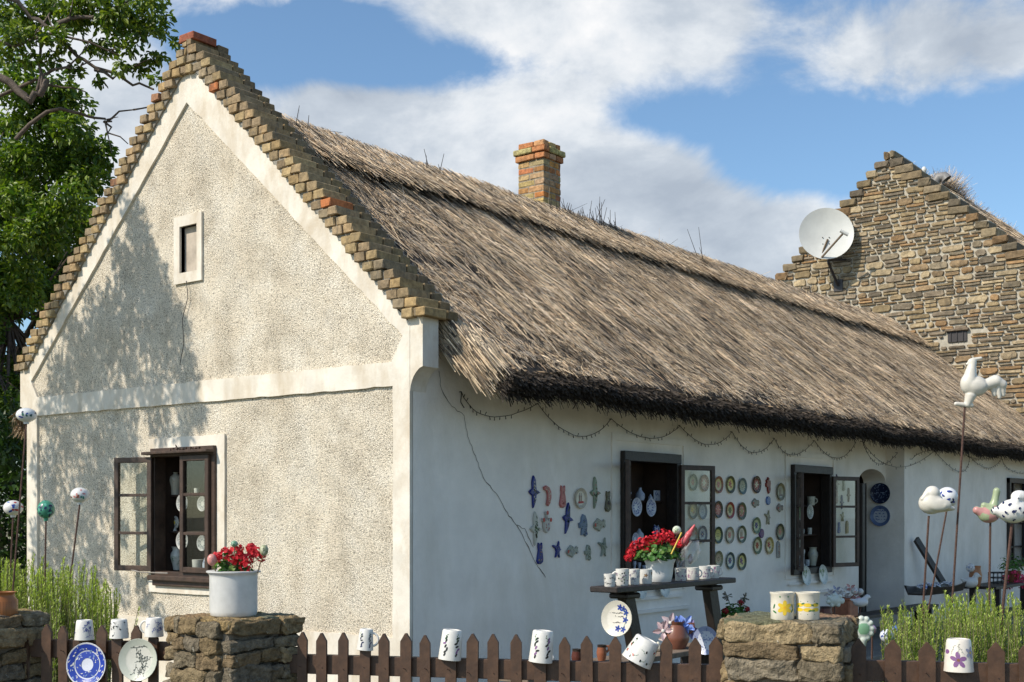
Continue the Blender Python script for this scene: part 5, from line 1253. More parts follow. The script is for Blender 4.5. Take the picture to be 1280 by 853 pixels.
# geranium bowl on the stand
p = ons(828); p.y += .02; o = empty('planter', p, 'white flared bowl of red geraniums in the middle of the wooden stand', 'flower pot')
rt_ = m_(40, p) / 2; hp = m_(29, p)
mb = MB(); mb.lathe([(.001, 0), (rt_ * .66, 0), (rt_ * .72, .006), (rt_ * .80, hp * .3), (rt_ * .88, hp * .8), (rt_, hp * .97), (rt_ * .99, hp), (rt_ * .93, hp * .98), (rt_ * .84, hp * .8), (.001, hp * .7)], 40, (.70, .71, .70)); mb.build('pot', M_CER, o, smooth=50)
mb = MB(); mb.lathe([(rt_ * .86, hp * .8), (rt_ * .9, hp * 1.02), (rt_ * .84, hp * 1.02), (rt_ * .8, hp * .8)], 32, BROWN); mb.build('inner_pot', M_CLAY, o, smooth=50)
dd = dep(p)
geranium(o, Vector((-.02, 0, hp)), .15, .13, cl(p, [(789, 691, .8), (795, 683, .9), (803, 680, 1), (812, 678, 1), (820, 674, 1.1), (828, 670, 1.1), (836, 673, 1), (843, 681, .8), (849, 680, .8), (786, 698, .7), (808, 687, .8), (855, 678, .7)], dd - .03), 190, 7, nfl=50, cr=.043, leaf=.021)
t = atd(846, 663, dd); ball_stick('ball_on_stick', t, ons(838) + Vector((0, 0, hp)), m_(11, t) / 2, ((.6, .64, .5), GREEN, (.3, .4, .2)), 15, 'small pale green spotted ball above the geranium bowl', rodm=M_STICK, rr=.003, neck=False)
# red glass-like petal on a wooden stick, wrapped in clear foil
o = empty('petal_on_stick', ons(838) + Vector((0, 0, .12)), 'pink-red ceramic petal on a yellow stick beside the geraniums', 'ornament'); L0 = o.location
a = atd(839, 693, dd - .16) - L0; b = atd(852, 666, dd - .12) - L0
mb = MB(); mb.tube([a, b], .0055, 6, col=(.60, .42, .06)); mb.build('stick', mat('yellow_stick', (.62, .43, .05), .6, .1), o)
a = atd(855, 677, dd - .1) - L0; b = atd(861, 668, dd - .1) - L0; c = atd(868, 657, dd - .1) - L0
mb = sdf_blob([('e', a, (.020, .014, .024)), ('c', a, b, .020, .017), ('c', b, c, .017, .007)], .012, .004, (.58, .11, .12)); mb.build('petal', M_CER, o, smooth=60)
m = bpy.data.materials.new('clear_foil'); m.use_nodes = True; t_ = m.node_tree; t_.nodes.clear(); g = G(t_); oo = g.n('ShaderNodeOutputMaterial'); tr = g.n('ShaderNodeBsdfTransparent'); gl = g.n('ShaderNodeBsdfGlossy'); gl.inputs['Roughness'].default_value = .18; df = g.n('ShaderNodeBsdfDiffuse'); df.inputs[0].default_value = (.7, .7, .72, 1)
mx = g.n('ShaderNodeMixShader'); mx.inputs[0].default_value = .10; g.l(tr.outputs[0], mx.inputs[1]); g.l(gl.outputs[0], mx.inputs[2]); mx2 = g.n('ShaderNodeMixShader'); mx2.inputs[0].default_value = .07; g.l(mx.outputs[0], mx2.inputs[1]); g.l(df.outputs[0], mx2.inputs[2]); g.l(mx2.outputs[0], oo.inputs[0])
mb = MB(); rr = random.Random(4)
P = [(851, 712), (858, 700), (864, 688), (868, 676)]; PP = [atd(x, y, dd - .03) - L0 for x, y in P]
vs = []; fs = []; n = 16
for i, (q, w) in enumerate(zip(PP, (.03, .065, .06, .03))):
    for k in range(n): an = 6.283 * k / n; vs.append(q + (Vector((RT[0], RT[1], 0)) * math.cos(an) + Vector((FW[0], FW[1], 0)) * math.sin(an)) * w * rr.uniform(.7, 1.15) + Vector((0, 0, rr.uniform(-.008, .008))))
for i in range(3):
    for k in range(n): fs.append((i * n + k, i * n + (k + 1) % n, (i + 1) * n + (k + 1) % n, (i + 1) * n + k))
mb.add(vs, fs); mb.build('wrapping', m, o)
p = atd(861, 699, dd + .02); mb = MB()
o2 = tag(plate_mesh(m_(19, p) / 2, (.24, .06, .05), (.16, .05, .04), 'flowerdot', 77, PINK, CREAM).build('plate', M_CER, None, onY(862, 699, -.07), (0, 0, 0), smooth=50), 'dark red plate leaning under the open casement behind the foil', 'plate', 'painted plates on the shaded wall')

# ---- things behind the fence: low bench along the yard
bz = .57; bench = empty('low_bench', (.9, -1.22, 0), 'low weathered bench with clay pots behind the picket fence', 'bench')
mb = MB(); mb.box((0, 0, bz - .02), (2.6, .3, .04), bev=.004); mb.build('seat', mat('weathered_plank', (.20, .15, .11), .85, .35, 14, .4, 60), bench)
for x in (-1.1, 1.1):
    mb = MB(); mb.box((x, 0, (bz - .04) / 2), (.06, .26, bz - .04), bev=.004); mb.build('leg', M_WOODB, bench)
def onb(px): p = onY(px, 800, -1.22); p.z = bz + .001; return p
def clay(p, h, r0, label, name='clay_pot', col=(.28, .10, .05), rim=(.03, .02, .015), cat='pot', handle=False, prof=None):
    o = empty(name, p, label, cat); mb = MB(); pr = prof or [(.001, 0), (r0 * .7, 0), (r0 * .95, h * .35), (r0, h * .55), (r0 * .8, h * .85), (r0 * .85, h), (r0 * .75, h), (r0 * .7, h * .85), (.001, h * .3)]
    n = len(pr); mb.lathe(pr, 24, cols=[rim if pr[i][1] > h * .84 else col for i in range(n - 1)]); mb.build('body', M_CER, o, smooth=50)
    if handle:
        d = Vector((RT[0], RT[1], 0)); mb = MB(); mb.tube([d * r0 * .8 + Vector((0, 0, h * .9)), d * r0 * 1.35 + Vector((0, 0, h * .92)), d * r0 * 1.4 + Vector((0, 0, h * .7)), d * r0 * .95 + Vector((0, 0, h * .55))], .009, 8, col=col); mb.build('handle', M_CER, o, smooth=60)
    return o
p = onb(721); clay(p, m_(20, p), m_(14, p) / 2, 'dark red-brown clay pot behind the fence left of the stand', col=(.10, .03, .02))
p = onb(752); clay(p, m_(20, p), m_(13, p) / 2, 'small terracotta pot with black rim beside the left stand leg', handle=True)
p = onb(690); o = sdf_blob([('e', (0, 0, .03), (.032, .032, .032)), ('e', (0, 0, .07), (.02, .02, .022)), ('c', (0, 0, .09), (0, 0, .11), .008, .004)], .01, .005, (.62, .62, .58)).build('figurine', M_CER, None, p, smooth=60); tag(o, 'tiny white bell-shaped figurine behind the fence left of the stand', 'figurine')
p = onb(845); h = m_(34, p); r0 = m_(33, p) / 2
jug = clay(p, h, r0, 'terracotta jug with ceramic flowers between the stand legs', name='jug', cat='jug', handle=True, col=(.20, .08, .05), rim=(.18, .07, .04), prof=[(.001, 0), (r0 * .7, 0), (r0 * .98, h * .3), (r0, h * .45), (r0 * .7, h * .78), (r0 * .55, h * .88), (r0 * .65, h), (r0 * .55, h), (r0 * .45, h * .88), (.001, h * .5)])
def cflower(name, top, foot, s, col, label, group, seed, kind='lily'):
    o = empty(name, foot, label, 'ceramic flower', group); T = Vector(top) - o.location; r = random.Random(seed); f = (Vector((CX, CY, CZ + 1)) - Vector(top)).normalized(); a = f.orthogonal().normalized(); b = f.cross(a); mb = MB(); n = 5
    for k in range(n):
        t = 6.283 * k / n + r.uniform(0, 1); u = a * math.cos(t) + b * math.sin(t); w = f.cross(u)
        P = [T, T + u * s * .5 - w * s * .3 + f * s * .25, T + u * s * 1.0 - w * s * .12 + f * s * .2, T + u * s * 1.1 + f * s * .1, T + u * s * 1.0 + w * s * .12 + f * s * .2, T + u * s * .5 + w * s * .3 + f * s * .25, T + u * s * .5 + f * s * .1]
        mb.add(P, [(0, 1, 6), (1, 2, 6), (2, 3, 6), (3, 4, 6), (4, 5, 6), (5, 0, 6)], col if k % 2 else tuple(min(1, x * 1.3 + .05) for x in col))
    mb.ell(T + f * s * .1, (s * .2,) * 3, 8, 6, col=WHITE); mb.build('bloom', M_CER, o)
    mb = MB(); mb.tube([Vector((0, 0, 0)), T], .004, 5); mb.build('stem', M_STICK, o)
GF = 'ceramic flowers in the terracotta jug'
for i, (x, y, c, lb) in enumerate([(829, 789, (.34, .24, .25), 'pinkish ceramic flower at the left of the jug'), (838, 779, (.34, .27, .29), 'pale pink ceramic flower at the top of the jug'), (848, 783, (.10, .18, .48), 'blue ceramic butterfly flower in the centre of the jug'), (857, 781, (.14, .22, .50), 'blue ceramic flower at the right of the jug'), (836, 799, (.50, .44, .42), 'whitish ceramic flower hanging low over the jug'), (862, 787, (.16, .14, .30), 'dark violet ceramic flower at the far right of the jug')]):
    t = atd(x, y, dep(p) - .05 + .02 * i); cflower('ceramic_flower', t, p + Vector((.0, 0, h * .8)), .075, tuple(min(1, q * 1.15) for q in c), lb, GF, i)
p = onb(823); o = sdf_blob([('e', (0, 0, .035), (.035, .035, .035)), ('e', (-.02, -.01, .06), (.015, .015, .018))], .01, .005, (.62, .60, .50)).build('figurine', M_CER, None, p, smooth=60); tag(o, 'small cream snail figurine beside the terracotta jug', 'figurine')

# ---- near the door: shelf with flower pot, stick bouquet
b2 = empty('low_bench', (7.0, -.5, 0), 'low dark bench against the shaded wall before the door', 'bench')
mb = MB(); mb.box((0, 0, .44), (4.6, .26, .04), bev=.004); mb.build('seat', M_WOODB, b2)
for x in (-2.1, 0, 2.1):
    mb = MB(); mb.box((x, 0, .21), (.06, .22, .42), bev=.004); mb.build('leg', M_WOODB, b2)
def on2(px): p = onY(px, 770, -.5); p.z = .461; return p
p = on2(918); r0 = m_(24, p) / 2; o = empty('planter', p, 'dark pot of deep red geraniums left of the right stone pier', 'flower pot')
mb = MB(); mb.lathe([(.001, 0), (r0 * .7, 0), (r0, .14), (r0 * .9, .14), (.001, .1)], 24, (.03, .028, .025)); mb.build('pot', M_CER, o, smooth=40)
geranium(o, Vector((0, 0, .16)), .16, .16, cl(p, [(907, 764, .8), (926, 754, .9), (934, 762, .7)], dep(p) - .1), 140, 21, red=(.30, .01, .015), leaf=.026)
mb = MB()
for x, y in ((909, 745), (931, 747)):
    t = atd(x, y, dep(p)) - p; mb.tube([Vector((0, 0, .15)), t], .004, 5, col=(.12, .14, .08))
    for k in range(14): dq = Vector((rnd.gauss(0, 1), rnd.gauss(0, 1), rnd.gauss(0, 1))).normalized() * .05; mb.tube([t, t + dq], [.002, .008], 4, col=(.22, .2, .17))
mb.build('seed_heads', M_LEAF, o)
p = on2(1056); r0 = m_(30, p) / 2; o = empty('clay_pot', p, 'square terracotta pot holding a bouquet of ceramic flower sticks by the door', 'pot')
mb = MB(); mb.box((0, 0, .10), (r0 * 1.9, r0 * 1.6, .2), bev=.012, col=(.24, .09, .05)); mb.box((0, 0, .205), (r0 * 2.05, r0 * 1.75, .03), bev=.008, col=(.26, .10, .06)); mb.build('body', M_CLAY, o)
G6 = 'ceramic flower sticks by the door'; r = random.Random(9); pal = [(.45, .42, .42), (.5, .26, .24), (.32, .34, .46), (.5, .46, .44), (.4, .2, .22), (.5, .5, .5)]
LBX = ['leftmost grey-blue', 'pinkish', 'pale', 'blue-grey', 'white', 'rose', 'small blue', 'uppermost pink', 'cream', 'dusky red', 'light grey', 'far right white']
for i, (x, y) in enumerate([(1036, 742), (1040, 748), (1045, 738), (1050, 743), (1046, 750), (1056, 739), (1060, 745), (1063, 735), (1068, 739), (1061, 752), (1070, 746), (1075, 740)]):
    t = atd(x, y, dep(p) + r.uniform(-.15, .1)); s = .032
    if i in (4, 11, 8): ball_stick('ball_on_stick', t, p + Vector((r.uniform(-.05, .05), r.uniform(-.04, .04), .1)), .04, ((.6, .58, .56), PINK, LB), i, LBX[i] + ' ceramic ball in the square terracotta pot', rodm=M_STICK, rr=.005, neck=False, group=G6, blots=5)
    else: cflower('ceramic_flower', t, p + Vector((r.uniform(-.06, .06), r.uniform(-.04, .04), .1)), .055, pal[i % 6], LBX[i] + ' ceramic flower in the square terracotta pot', G6, i + 30)
p = on2(1032); clay(p, m_(17, p), m_(17, p) / 2, 'squat red-brown lidded jar behind the right stone pier', col=(.14, .04, .03), rim=(.05, .02, .02), name='jar', cat='jar')
p = on2(992); o = sdf_blob([('e', (0, 0, .07), (.07, .07, .07)), ('e', (.0, 0, .15), (.045, .045, .045))], .02, .008, (.5, .52, .52)).build('figurine', M_CER, None, p, smooth=60); tag(o, 'white rounded figurine glimpsed between the two canisters', 'figurine')

# ---- figures on rods
def rod(parent, a, b, r=.007, m=None):
    mb = MB(); mid = a.lerp(b, .5) + Vector((.006, -.004, 0)); mb.tube([a, mid, b], r, 7); return mb.build('rod', m or M_RUST, parent)
def figure(name, px, py, d, fx, fy_, prims, k, res, col, label, group, face=0., rodtop=Vector((0, 0, 0)), s=1., deco=None, cat='ornament', rr=.007):
    """prims in a frame where x = photo right, y = away, z = up, origin at the mounting point"""
    t = atd(px, py, d); f = Vector(rod_foot(t, fx, fy_, d)); o = empty(name, f, label, cat, group)
    mb = sdf_blob(prims, k, res, col, s)
    if deco: deco(mb)
    b = mb.build('body', M_CER, o, t - f, (0, 0, math.atan2(RT[1], RT[0]) + face), smooth=80)
    rod(o, Vector((0, 0, 0)), t - f + rodtop, rr); return o
WC = (.66, .62, .54)
GR = 'ceramic birds on tall rods'
u8 = 8.0 / FOC                                                    # one photo pixel at 8 m
def px8(L): return [tuple([q[0]] + [tuple(v * u8 for v in x) if isinstance(x, tuple) else x * u8 for x in q[1:]]) for q in L]
figure('rooster', 1206, 508, 8, 1190, 740, px8([('c', (-11, 0, 3), (8, 0, 1), 2.6, 3), ('c', (3, 0, 2), (7, 0, 13), 4, 7), ('e', (13, 0, 25), (15.5, 10, 13)), ('e', (5, 0, 28), (10.5, 9, 13)), ('c', (18, 0, 24), (27, 0, 27), 9, 6), ('c', (6, 0, 34), (9, 0, 52), 8.5, 5), ('e', (9, 0, 55), (5.5, 4.5, 5)), ('c', (10, 0, 58), (20, 0, 60), 2.6, 2), ('c', (5, 0, 54), (1.5, 0, 52), 2, .8),
   ('c', (25, 0, 26), (38, 0, 31), 7, 8), ('c', (38, 0, 31), (46, 0, 27), 7.5, 6.5), ('c', (46, 0, 27), (48, 0, 14), 5.5, 2.5), ('c', (40, -1, 27), (43, -1, 11), 4, 2.3), ('c', (34, 0, 25), (37, 0, 14), 4, 2.3), ('e', (14, -7, 25), (11, 3.5, 7))]), .005, .0045, WC, 'white ceramic rooster on the tallest rusty rod before the thatch', GR)
figure('dove', 1161, 645, 8, 1153, 760, px8([('e', (3, 0, 16), (15.5, 12, 14)), ('e', (4, -1, 28), (9.5, 9, 9.5)), ('c', (8, 0, 12), (31, 2, 9), 9, 2.5), ('c', (-3, -3, 27), (-10, -5, 21), 5, 2), ('e', (10, -9, 14), (15, 4, 8)), ('c', (16, -8, 13), (28, -4, 9), 5, 2)]), .005, .005, WC, 'plain white ceramic dove resting on a rusty rod', GR)
def hearts(mb):
    r = random.Random(3)
    for k in range(48):
        v = rnd.choice(mb.v); v = Vector(v); nrm = (v - Vector((0, 0, .07))).normalized(); a = nrm.orthogonal().normalized(); b = nrm.cross(a)
        for s_ in (-1, 1): blot(mb, lambda u, w: v + nrm * .004 + a * u + b * w, s_ * .004, 0, .008, .0055, s_ * .8, DBLUE, 7)
figure('spotted_bird', 1265, 655, 7.4, 1255, 740, [tuple([q[0]] + [tuple(v * .0048 for v in x) if isinstance(x, tuple) else x * .0048 for x in q[1:]]) for q in [('e', (2, 0, 16), (20, 14, 15)), ('c', (-6, 0, 14), (-21, 0, 16), 11, 5), ('e', (9, 0, 34), (10, 9, 8)), ('c', (14, 0, 34), (24, 0, 34), 6, 4), ('c', (6, -6, 36), (2, -8, 26), 3, 3)]], .008, .006, (.74, .72, .68), 'white ceramic bird with blue hearts on a rusty rod at the right edge', GR, deco=hearts, rr=.009)
def pg(c): 
    return (.34, .40, .24) if (noise.noise(Vector(c) * 22) > -.02 or c[2] > .10) else (.52, .26, .24)
figure('curled_bird', 1238, 652, 8, 1236, 740, px8([('e', (-2, 0, 8), (13, 9, 10)), ('c', (-4, 0, 8), (-17, 0, 14), 8, 5), ('c', (2, 0, 10), (6, 0, 28), 9, 4), ('c', (6, 0, 28), (8, 0, 38), 4, 4.5), ('c', (0, 0, 16), (-8, 0, 20), 6, 4)]), .008, .006, pg, 'pink and pale green curled ceramic bird on a dark rod', GR)
t = atd(1184, 622, 8.35); ball_stick('ball_on_rod', t, rod_foot(t, 1161, 760, 8.35), m_(26, t) / 2, ((.70, .70, .70), DBLUE, BLUE), 44, 'white ball with dark blue marks half behind the dove', group=GB, ell=(1, 1, 1))
# small ones low by the door side
GL = 'small ceramic figures on short rods near the porch'
figure('duck', 1076, 757, 12.3, 1073, 780, [('e', (0, 0, .03), (.075, .05, .045)), ('c', (.03, 0, .05), (.065, 0, .085), .03, .026), ('c', (.07, 0, .085), (.10, 0, .08), .012, .006), ('c', (-.05, 0, .04), (-.10, 0, .06), .025, .008)], .012, .007, (.56, .58, .60), 'white ceramic duck on a short rod beside the stick bouquet', GL)
figure('curly_ball', 1043, 758, 12, 1043, 780, [('e', (0, 0, .06), (.075, .06, .062)), ('c', (0, 0, .11), (.01, 0, .13), .02, .01)] + [('e', (.07 * math.cos(a), -.03, .06 + .05 * math.sin(a)), (.022, .02, .022)) for a in np.linspace(0, 6, 8)], .006, .006, (.52, .58, .54), 'pale green knobbly ceramic ball above the stone pier', GL)
fl = [('e', (0, 0, .06), (.05, .025, .06))] + [('e', (.052 * math.cos(a), 0, .065 + .06 * math.sin(a)), (.018, .018, .018)) for a in np.linspace(0, 5.8, 11)] + [('c', (0, 0, 0), (0, 0, -.03), .025, .018)]
figure('ceramic_flower', 1078.5, 800, 7.2, 1078, 845, fl, .006, .005, lambda c: (.20, .38, .22) if math.hypot(c[0], c[2] - .065) < .035 else (.56, .60, .52), 'pale green scalloped ceramic flower right of the stone pier', GL)
for (px, py, w, d, cols, lb, s) in [(1090, 787, 11, 8, ((.45, .25, .45), PINK, (.08, .2, .2)), 'small purple ball with green centre on a short rod', 51), (1108.5, 795, 17, 7.6, ((.66, .68, .72), BLUE, LB), 'white ball with blue flecks low on the right', 52), (1118, 789, 15, 8.2, ((.10, .18, .45), WHITE, BLUE), 'blue ball with white flecks behind the rosemary', 53)]:
    t = atd(px, py, d); ball_stick('ball_on_rod', t, (t.x, t.y, 0), m_(w, t) / 2, cols, s, lb, group=GB, blots=14)

# ---- table with trough at the right wall
tb = empty('side_table', (12.0, -.75, 0), 'dark wooden table with clay wares against the porch wall', 'table'); TZ = .64
mb = MB(); mb.box((0, 0, TZ - .02), (2.9, .45, .04), bev=.005); mb.build('top', M_WOODB, tb)
for x in (-1.2, 1.2):
    for y in (-.17, .17):
        mb = MB(); mb.box((x, y, (TZ - .04) / 2), (.07, .07, TZ - .04), bev=.004); mb.build('leg', M_WOODB, tb)
def ont(px): p = onY(px, 745, -.78); p.z = TZ + .001; return p
a, b = ont(1146), ont(1193); mb = MB(); L = b.x - a.x; c = (a + b) / 2
n = 10
vs = []; 
for i in range(n + 1):
    x = -L / 2 + L * i / n; w = .16 + .03 * math.sin(math.pi * i / n); zz1 = .085 + .03 * (abs(2 * i / n - 1)) ** 3; vs += [(x, -w, zz1), (x, -w + .03, zz1), (x, -w + .05, .02), (x, w - .05, .02), (x, w - .03, zz1), (x, w, zz1), (x, w - .05, .0), (x, -w + .05, 0)]
fs = [(i * 8 + j, i * 8 + (j + 1) % 8, (i + 1) * 8 + (j + 1) % 8, (i + 1) * 8 + j) for i in range(n) for j in range(8)] + [tuple(range(8)), tuple(n * 8 + k for k in range(8))]
mb.add(vs, fs); tr_ = mb.build('trough', M_WOODB, None, c, smooth=30); tag(tr_, 'long shallow wooden trough of blue and white pieces on the table', 'trough')
G7 = 'blue and white tokens heaped in the trough'; tok = None
r = random.Random(5)
for i in range(34):
    q = c + Vector((r.uniform(-.42, .42) * L * .95, r.uniform(-.10, .08), .075 + r.uniform(0, .03)))
    if tok is None or i % 3 == 0:
        mb = MB(); mb.lathe([(.001, 0), (.032, 0), (.036, .008), (.03, .014), (.001, .014)], 12, (.60, .62, .66)); blot(mb, lambda u, v: (u, v, .0150), 0, 0, .020, .012, r.uniform(0, 3), (.08, .12, .40)); tk = mb.build('token', M_CER, None, q, (r.uniform(-.7, .7), r.uniform(-.7, .7), 0)); tok = tk
    else: tk = tok.copy(); COL.objects.link(tk); tk.location = q; tk.rotation_euler = (r.uniform(-.7, .7), r.uniform(-.7, .7), 0)
    tag(tk, 'small blue and white ceramic token in the heaped wooden trough', 'token', G7)
a = onY(1145, 674, -.32); b = onY(1190, 741, -.62); mb = MB(); mb.beam(b + Vector((0, 0, -.06)), a, .10, .04, up=(0, 1, .2)); o = mb.build('leaning_board', M_WOODB); tag(o, 'dark board leaning diagonally against the porch wall', 'board')
p = ont(1213); o = sdf_blob([('e', (0, 0, .07), (.10, .07, .07)), ('c', (.05, 0, .10), (.08, 0, .17), .04, .035), ('c', (.10, 0, .165), (.14, 0, .15), .015, .008), ('c', (-.07, 0, .09), (-.13, 0, .12), .03, .01)], .02, .009, (.58, .58, .56)).build('duck', M_CER, None, p, (0, 0, math.atan2(RT[1], RT[0])), smooth=70); tag(o, 'white ceramic duck sitting on the dark table', 'ornament')
p = ont(1224); clay(p + Vector((0, .05, 0)), .28, .085, 'terracotta cup behind the white duck on the table', name='cup', cat='cup', col=(.34, .14, .06), rim=(.34, .14, .06))
t = atd(1213, 710, dep(p)); ball_stick('ball_on_stick', t, p + Vector((.05, .05, .2)), .06, ((.6, .6, .6), LB, (.3, .3, .35)), 61, 'pale ball on a thin wire leaning from the terracotta cup', rodm=M_IRON, rr=.004, neck=False)
p = ont(1247); o = empty('wire_basket', p, 'black wire basket with flower figures on the table', 'basket'); mb = MB()
for z in (0.02, .09, .16):
    P = [Vector((.17 * math.cos(a), .12 * math.sin(a), z)) for a in np.linspace(0, 6.283, 17)]; mb.tube(P, .007, 5)
for a in np.linspace(0, 6.283, 15): mb.tube([Vector((.17 * math.cos(a), .12 * math.sin(a), .0)), Vector((.17 * math.cos(a), .12 * math.sin(a), .16))], .005, 4)
mb.build('wires', M_IRON, o)
p = ont(1266); o = empty('planter', p, 'pot of bright pink flowers at the right edge of the table', 'flower pot'); mb = MB(); mb.lathe([(.001, 0), (.09, 0), (.12, .16), (.11, .16), (.001, .12)], 20, (.2, .08, .04)); mb.build('pot', M_CER, o, smooth=40)
geranium(o, Vector((0, 0, .18)), .22, .24, cl(p, [(1257, 722, .9), (1268, 717, 1), (1275, 722, 1), (1262, 734, .8), (1277, 731, 1), (1271, 727, .8), (1284, 722, 1), (1258, 730, .7)], dep(p) - .12), 170, 23, red=(.66, .05, .16), cr=.055, petal=.013)

# ---- contents of the windows
GW0 = 'ceramics on the shelves of the gable window'; GW1 = 'ceramics on the shelves of the middle window'; GW2 = 'ceramics on the shelves of the second window'
def vase(p, h, w, label, group, kind=0, col=(.6, .58, .5), c1=(.12, .14, .08), seed=0, name='vase', cat='vase'):
    r_ = w / 2; K = [[(.7, 0), (.72, .08), (.75, .3), (1., .62), (.92, .80), (.4, .92), (.32, .94), (.4, 1.0), (.3, 1.0)],
        [(.6, 0), (.62, .06), (.75, .25), (1, .55), (.95, .7), (.7, .82), (.72, .95), (.85, 1), (.7, 1)], [(.8, 0), (1, .2), (1, .5), (.45, .75), (.3, .9), (.35, 1), (.25, 1)],
        [(.9, 0), (1, .1), (.55, .16), (.6, .7), (.95, .85), (.95, 1), (.7, 1)], [(.85, 0), (.9, .1), (1, .95), (1, 1), (.85, 1)], [(.75, 0), (1, .3), (.9, .55), (.4, .8), (.15, 1), (.05, 1)]][kind]
    mb = MB(); pr = [(.001, 0)] + [(a * r_, b * h) for a, b in K] + [(.001, h * .9 if kind != 5 else h)]; mb.lathe(pr, 22, col)
    rr_ = random.Random(seed); prf = [(a * r_, b * h) for a, b in K]
    def rf(v):
        for (r1, z1), (r2, z2) in zip(prf, prf[1:]):
            if z1 <= v <= z2 and z2 > z1: return r1 + (r2 - r1) * (v - z1) / (z2 - z1)
        return prf[-1][0]
    mf = lambda u, v: ((max(rf(min(max(v, 0), h)), .004) + .001) * math.cos(u / r_), (max(rf(min(max(v, 0), h)), .004) + .001) * math.sin(u / r_), v)
    for k in range(14): sprig(mb, mf, rr_.uniform(-3, 3) * r_, rr_.uniform(.15, .6) * h, h * .2, rr_.uniform(.3, 2.8), c1, rr_, .5, 3)
    o = mb.build(name, M_CER, None, p, (0, 0, rr_.uniform(0, 6)), smooth=50); tag(o, label, cat, group); return o
# gable window (wall plane X=0): shelf tops
z1, z2, z0 = 1.06 + S0[0], 1.06 + S0[1], 1.06 + .057
def w0p(px, z, x=.20): p = onX(px, 645, x); p.z = z + .001; return p
for px, z, hp_, wp_, k, c, c1, lb, s in [(219.5, z1, 28, 17, 0, (.55, .50, .40), (.30, .14, .08), 'tall shouldered vase with brown drips on the top shelf of the gable window', 1), (229, z1, 13, 8, 3, (.6, .6, .55), (.2, .22, .2), 'small white candlestick on the top shelf of the gable window', 2), (246, z1, 8, 7, 4, (.6, .6, .55), (.2, .2, .2), 'tiny white cup behind the gable window pane, top shelf', 3), (261, z1, 10, 7, 4, (.62, .45, .42), REDC, 'tiny reddish cup behind the gable window pane, top shelf', 4),
        (229, z2, 8, 7, 4, (.6, .6, .55), (.2, .22, .2), 'small white jar on the middle shelf of the gable window', 5), (222, z0, 29, 18, 1, (.56, .56, .50), (.08, .22, .10), 'white vase with green leaves on the gable window sill', 6), (247, z0, 14, 14, 4, (.55, .55, .50), (.25, .25, .2), 'wide white cup behind the pane of the gable window', 7), (257, z0, 20, 8, 5, (.5, .55, .62), (.1, .15, .3), 'slender pale bottle behind the pane of the gable window', 8)]:
    p = w0p(px, z); vase(p, m_(hp_, p), m_(wp_, p), lb, GW0, k, c, c1, 60 + s)
for px, py, d, lb in [(229.5, 629, 23, 'white plate under the top shelf, half behind the gable casement'), (229.5, 676, 24, 'white plate under the middle shelf, half behind the gable casement'), (254, 630, 19, 'white plate seen through the upper panes of the gable window'), (254, 679, 20, 'white plate seen through the lower panes of the gable window')]:
    p = onX(px, py, .145); plate(p, m_(d, p) / 2, (.60, .60, .56), (.55, .55, .52), 'onion', int(px + py), lb, rz=FACE_L, group=GW0, col=(.16, .2, .2))
p = w0p(218.5, z2); o = empty('sunflower_figurine', p, 'white ceramic daisy with yellow centre on the middle shelf of the gable window', 'figurine', GW0)
pr = [('c', (0, 0, 0), (0, 0, .03), .022, .012), ('e', (0, 0, .075), (.03, .014, .03))] + [('e', (.048 * math.cos(a), 0, .075 + .048 * math.sin(a)), (.014, .010, .014)) for a in np.linspace(0, 5.9, 14)]
sdf_blob(pr, .005, .004, lambda c: (.70, .50, .06) if math.hypot(c[0], c[2] - .075) < .02 else (.64, .62, .54)).build('body', M_CER, o, (0, 0, 0), (0, 0, FACE_L), smooth=70)
# middle and second window
def wy(px, z, y=.18): p = onY(px, 645, y); p.z = z + .001; return p
a1, a2, a0 = .93 + S1[0], .93 + S1[1], .93 + .072; BW = (.40, .46, .58)
for px, z, hp_, wp_, k, c, c1, lb, s in [(787, a1, 10, 5, 3, BW, BLUE, 'thin blue candlestick at the left of the upper shelf, middle window', 1), (800, a1, 16, 12, 2, BW, BLUE, 'round blue-painted jug on the upper shelf, middle window', 2), (813, a1, 8, 6, 5, BW, BLUE, 'tiny blue bird bottle on the upper shelf, middle window', 3), (799, a2, 14, 12, 5, (.46, .50, .56), (.3, .35, .42), 'pale pear-shaped bottle on the lower shelf, middle window', 5),
        (793, a0, 22, 5, 3, BW, BLUE, 'left blue bottle on the sill of the middle window', 7), (799, a0, 20, 5, 3, BW, DBLUE, 'middle blue bottle on the sill of the middle window', 8), (805, a0, 16, 6, 3, BW, BLUE, 'right blue bottle on the sill of the middle window', 9), (812, a0, 14, 8, 4, BW, BLUE, 'blue cup on the sill behind the geraniums', 10)]:
    p = wy(px, z); vase(p, m_(hp_, p), m_(wp_, p), lb, GW1, k, c, c1, 80 + s)
p = wy(821, a1); mb = MB(); s_ = m_(13, p); mb.box((0, 0, s_ / 2), (s_ * 1.1, .012, s_), bev=.003, col=(.46, .50, .58)); rr = random.Random(3)
for k in range(10): blot(mb, lambda u, v: (u, -.0075, v), rr.uniform(-.4, .4) * s_, rr.uniform(.15, .85) * s_, s_ * .1, s_ * .05, rr.uniform(0, 3), BLUE, 6)
tag(mb.build('tile', M_CER, None, p), 'square blue painted tile on the upper shelf, middle window', 'tile', GW1)
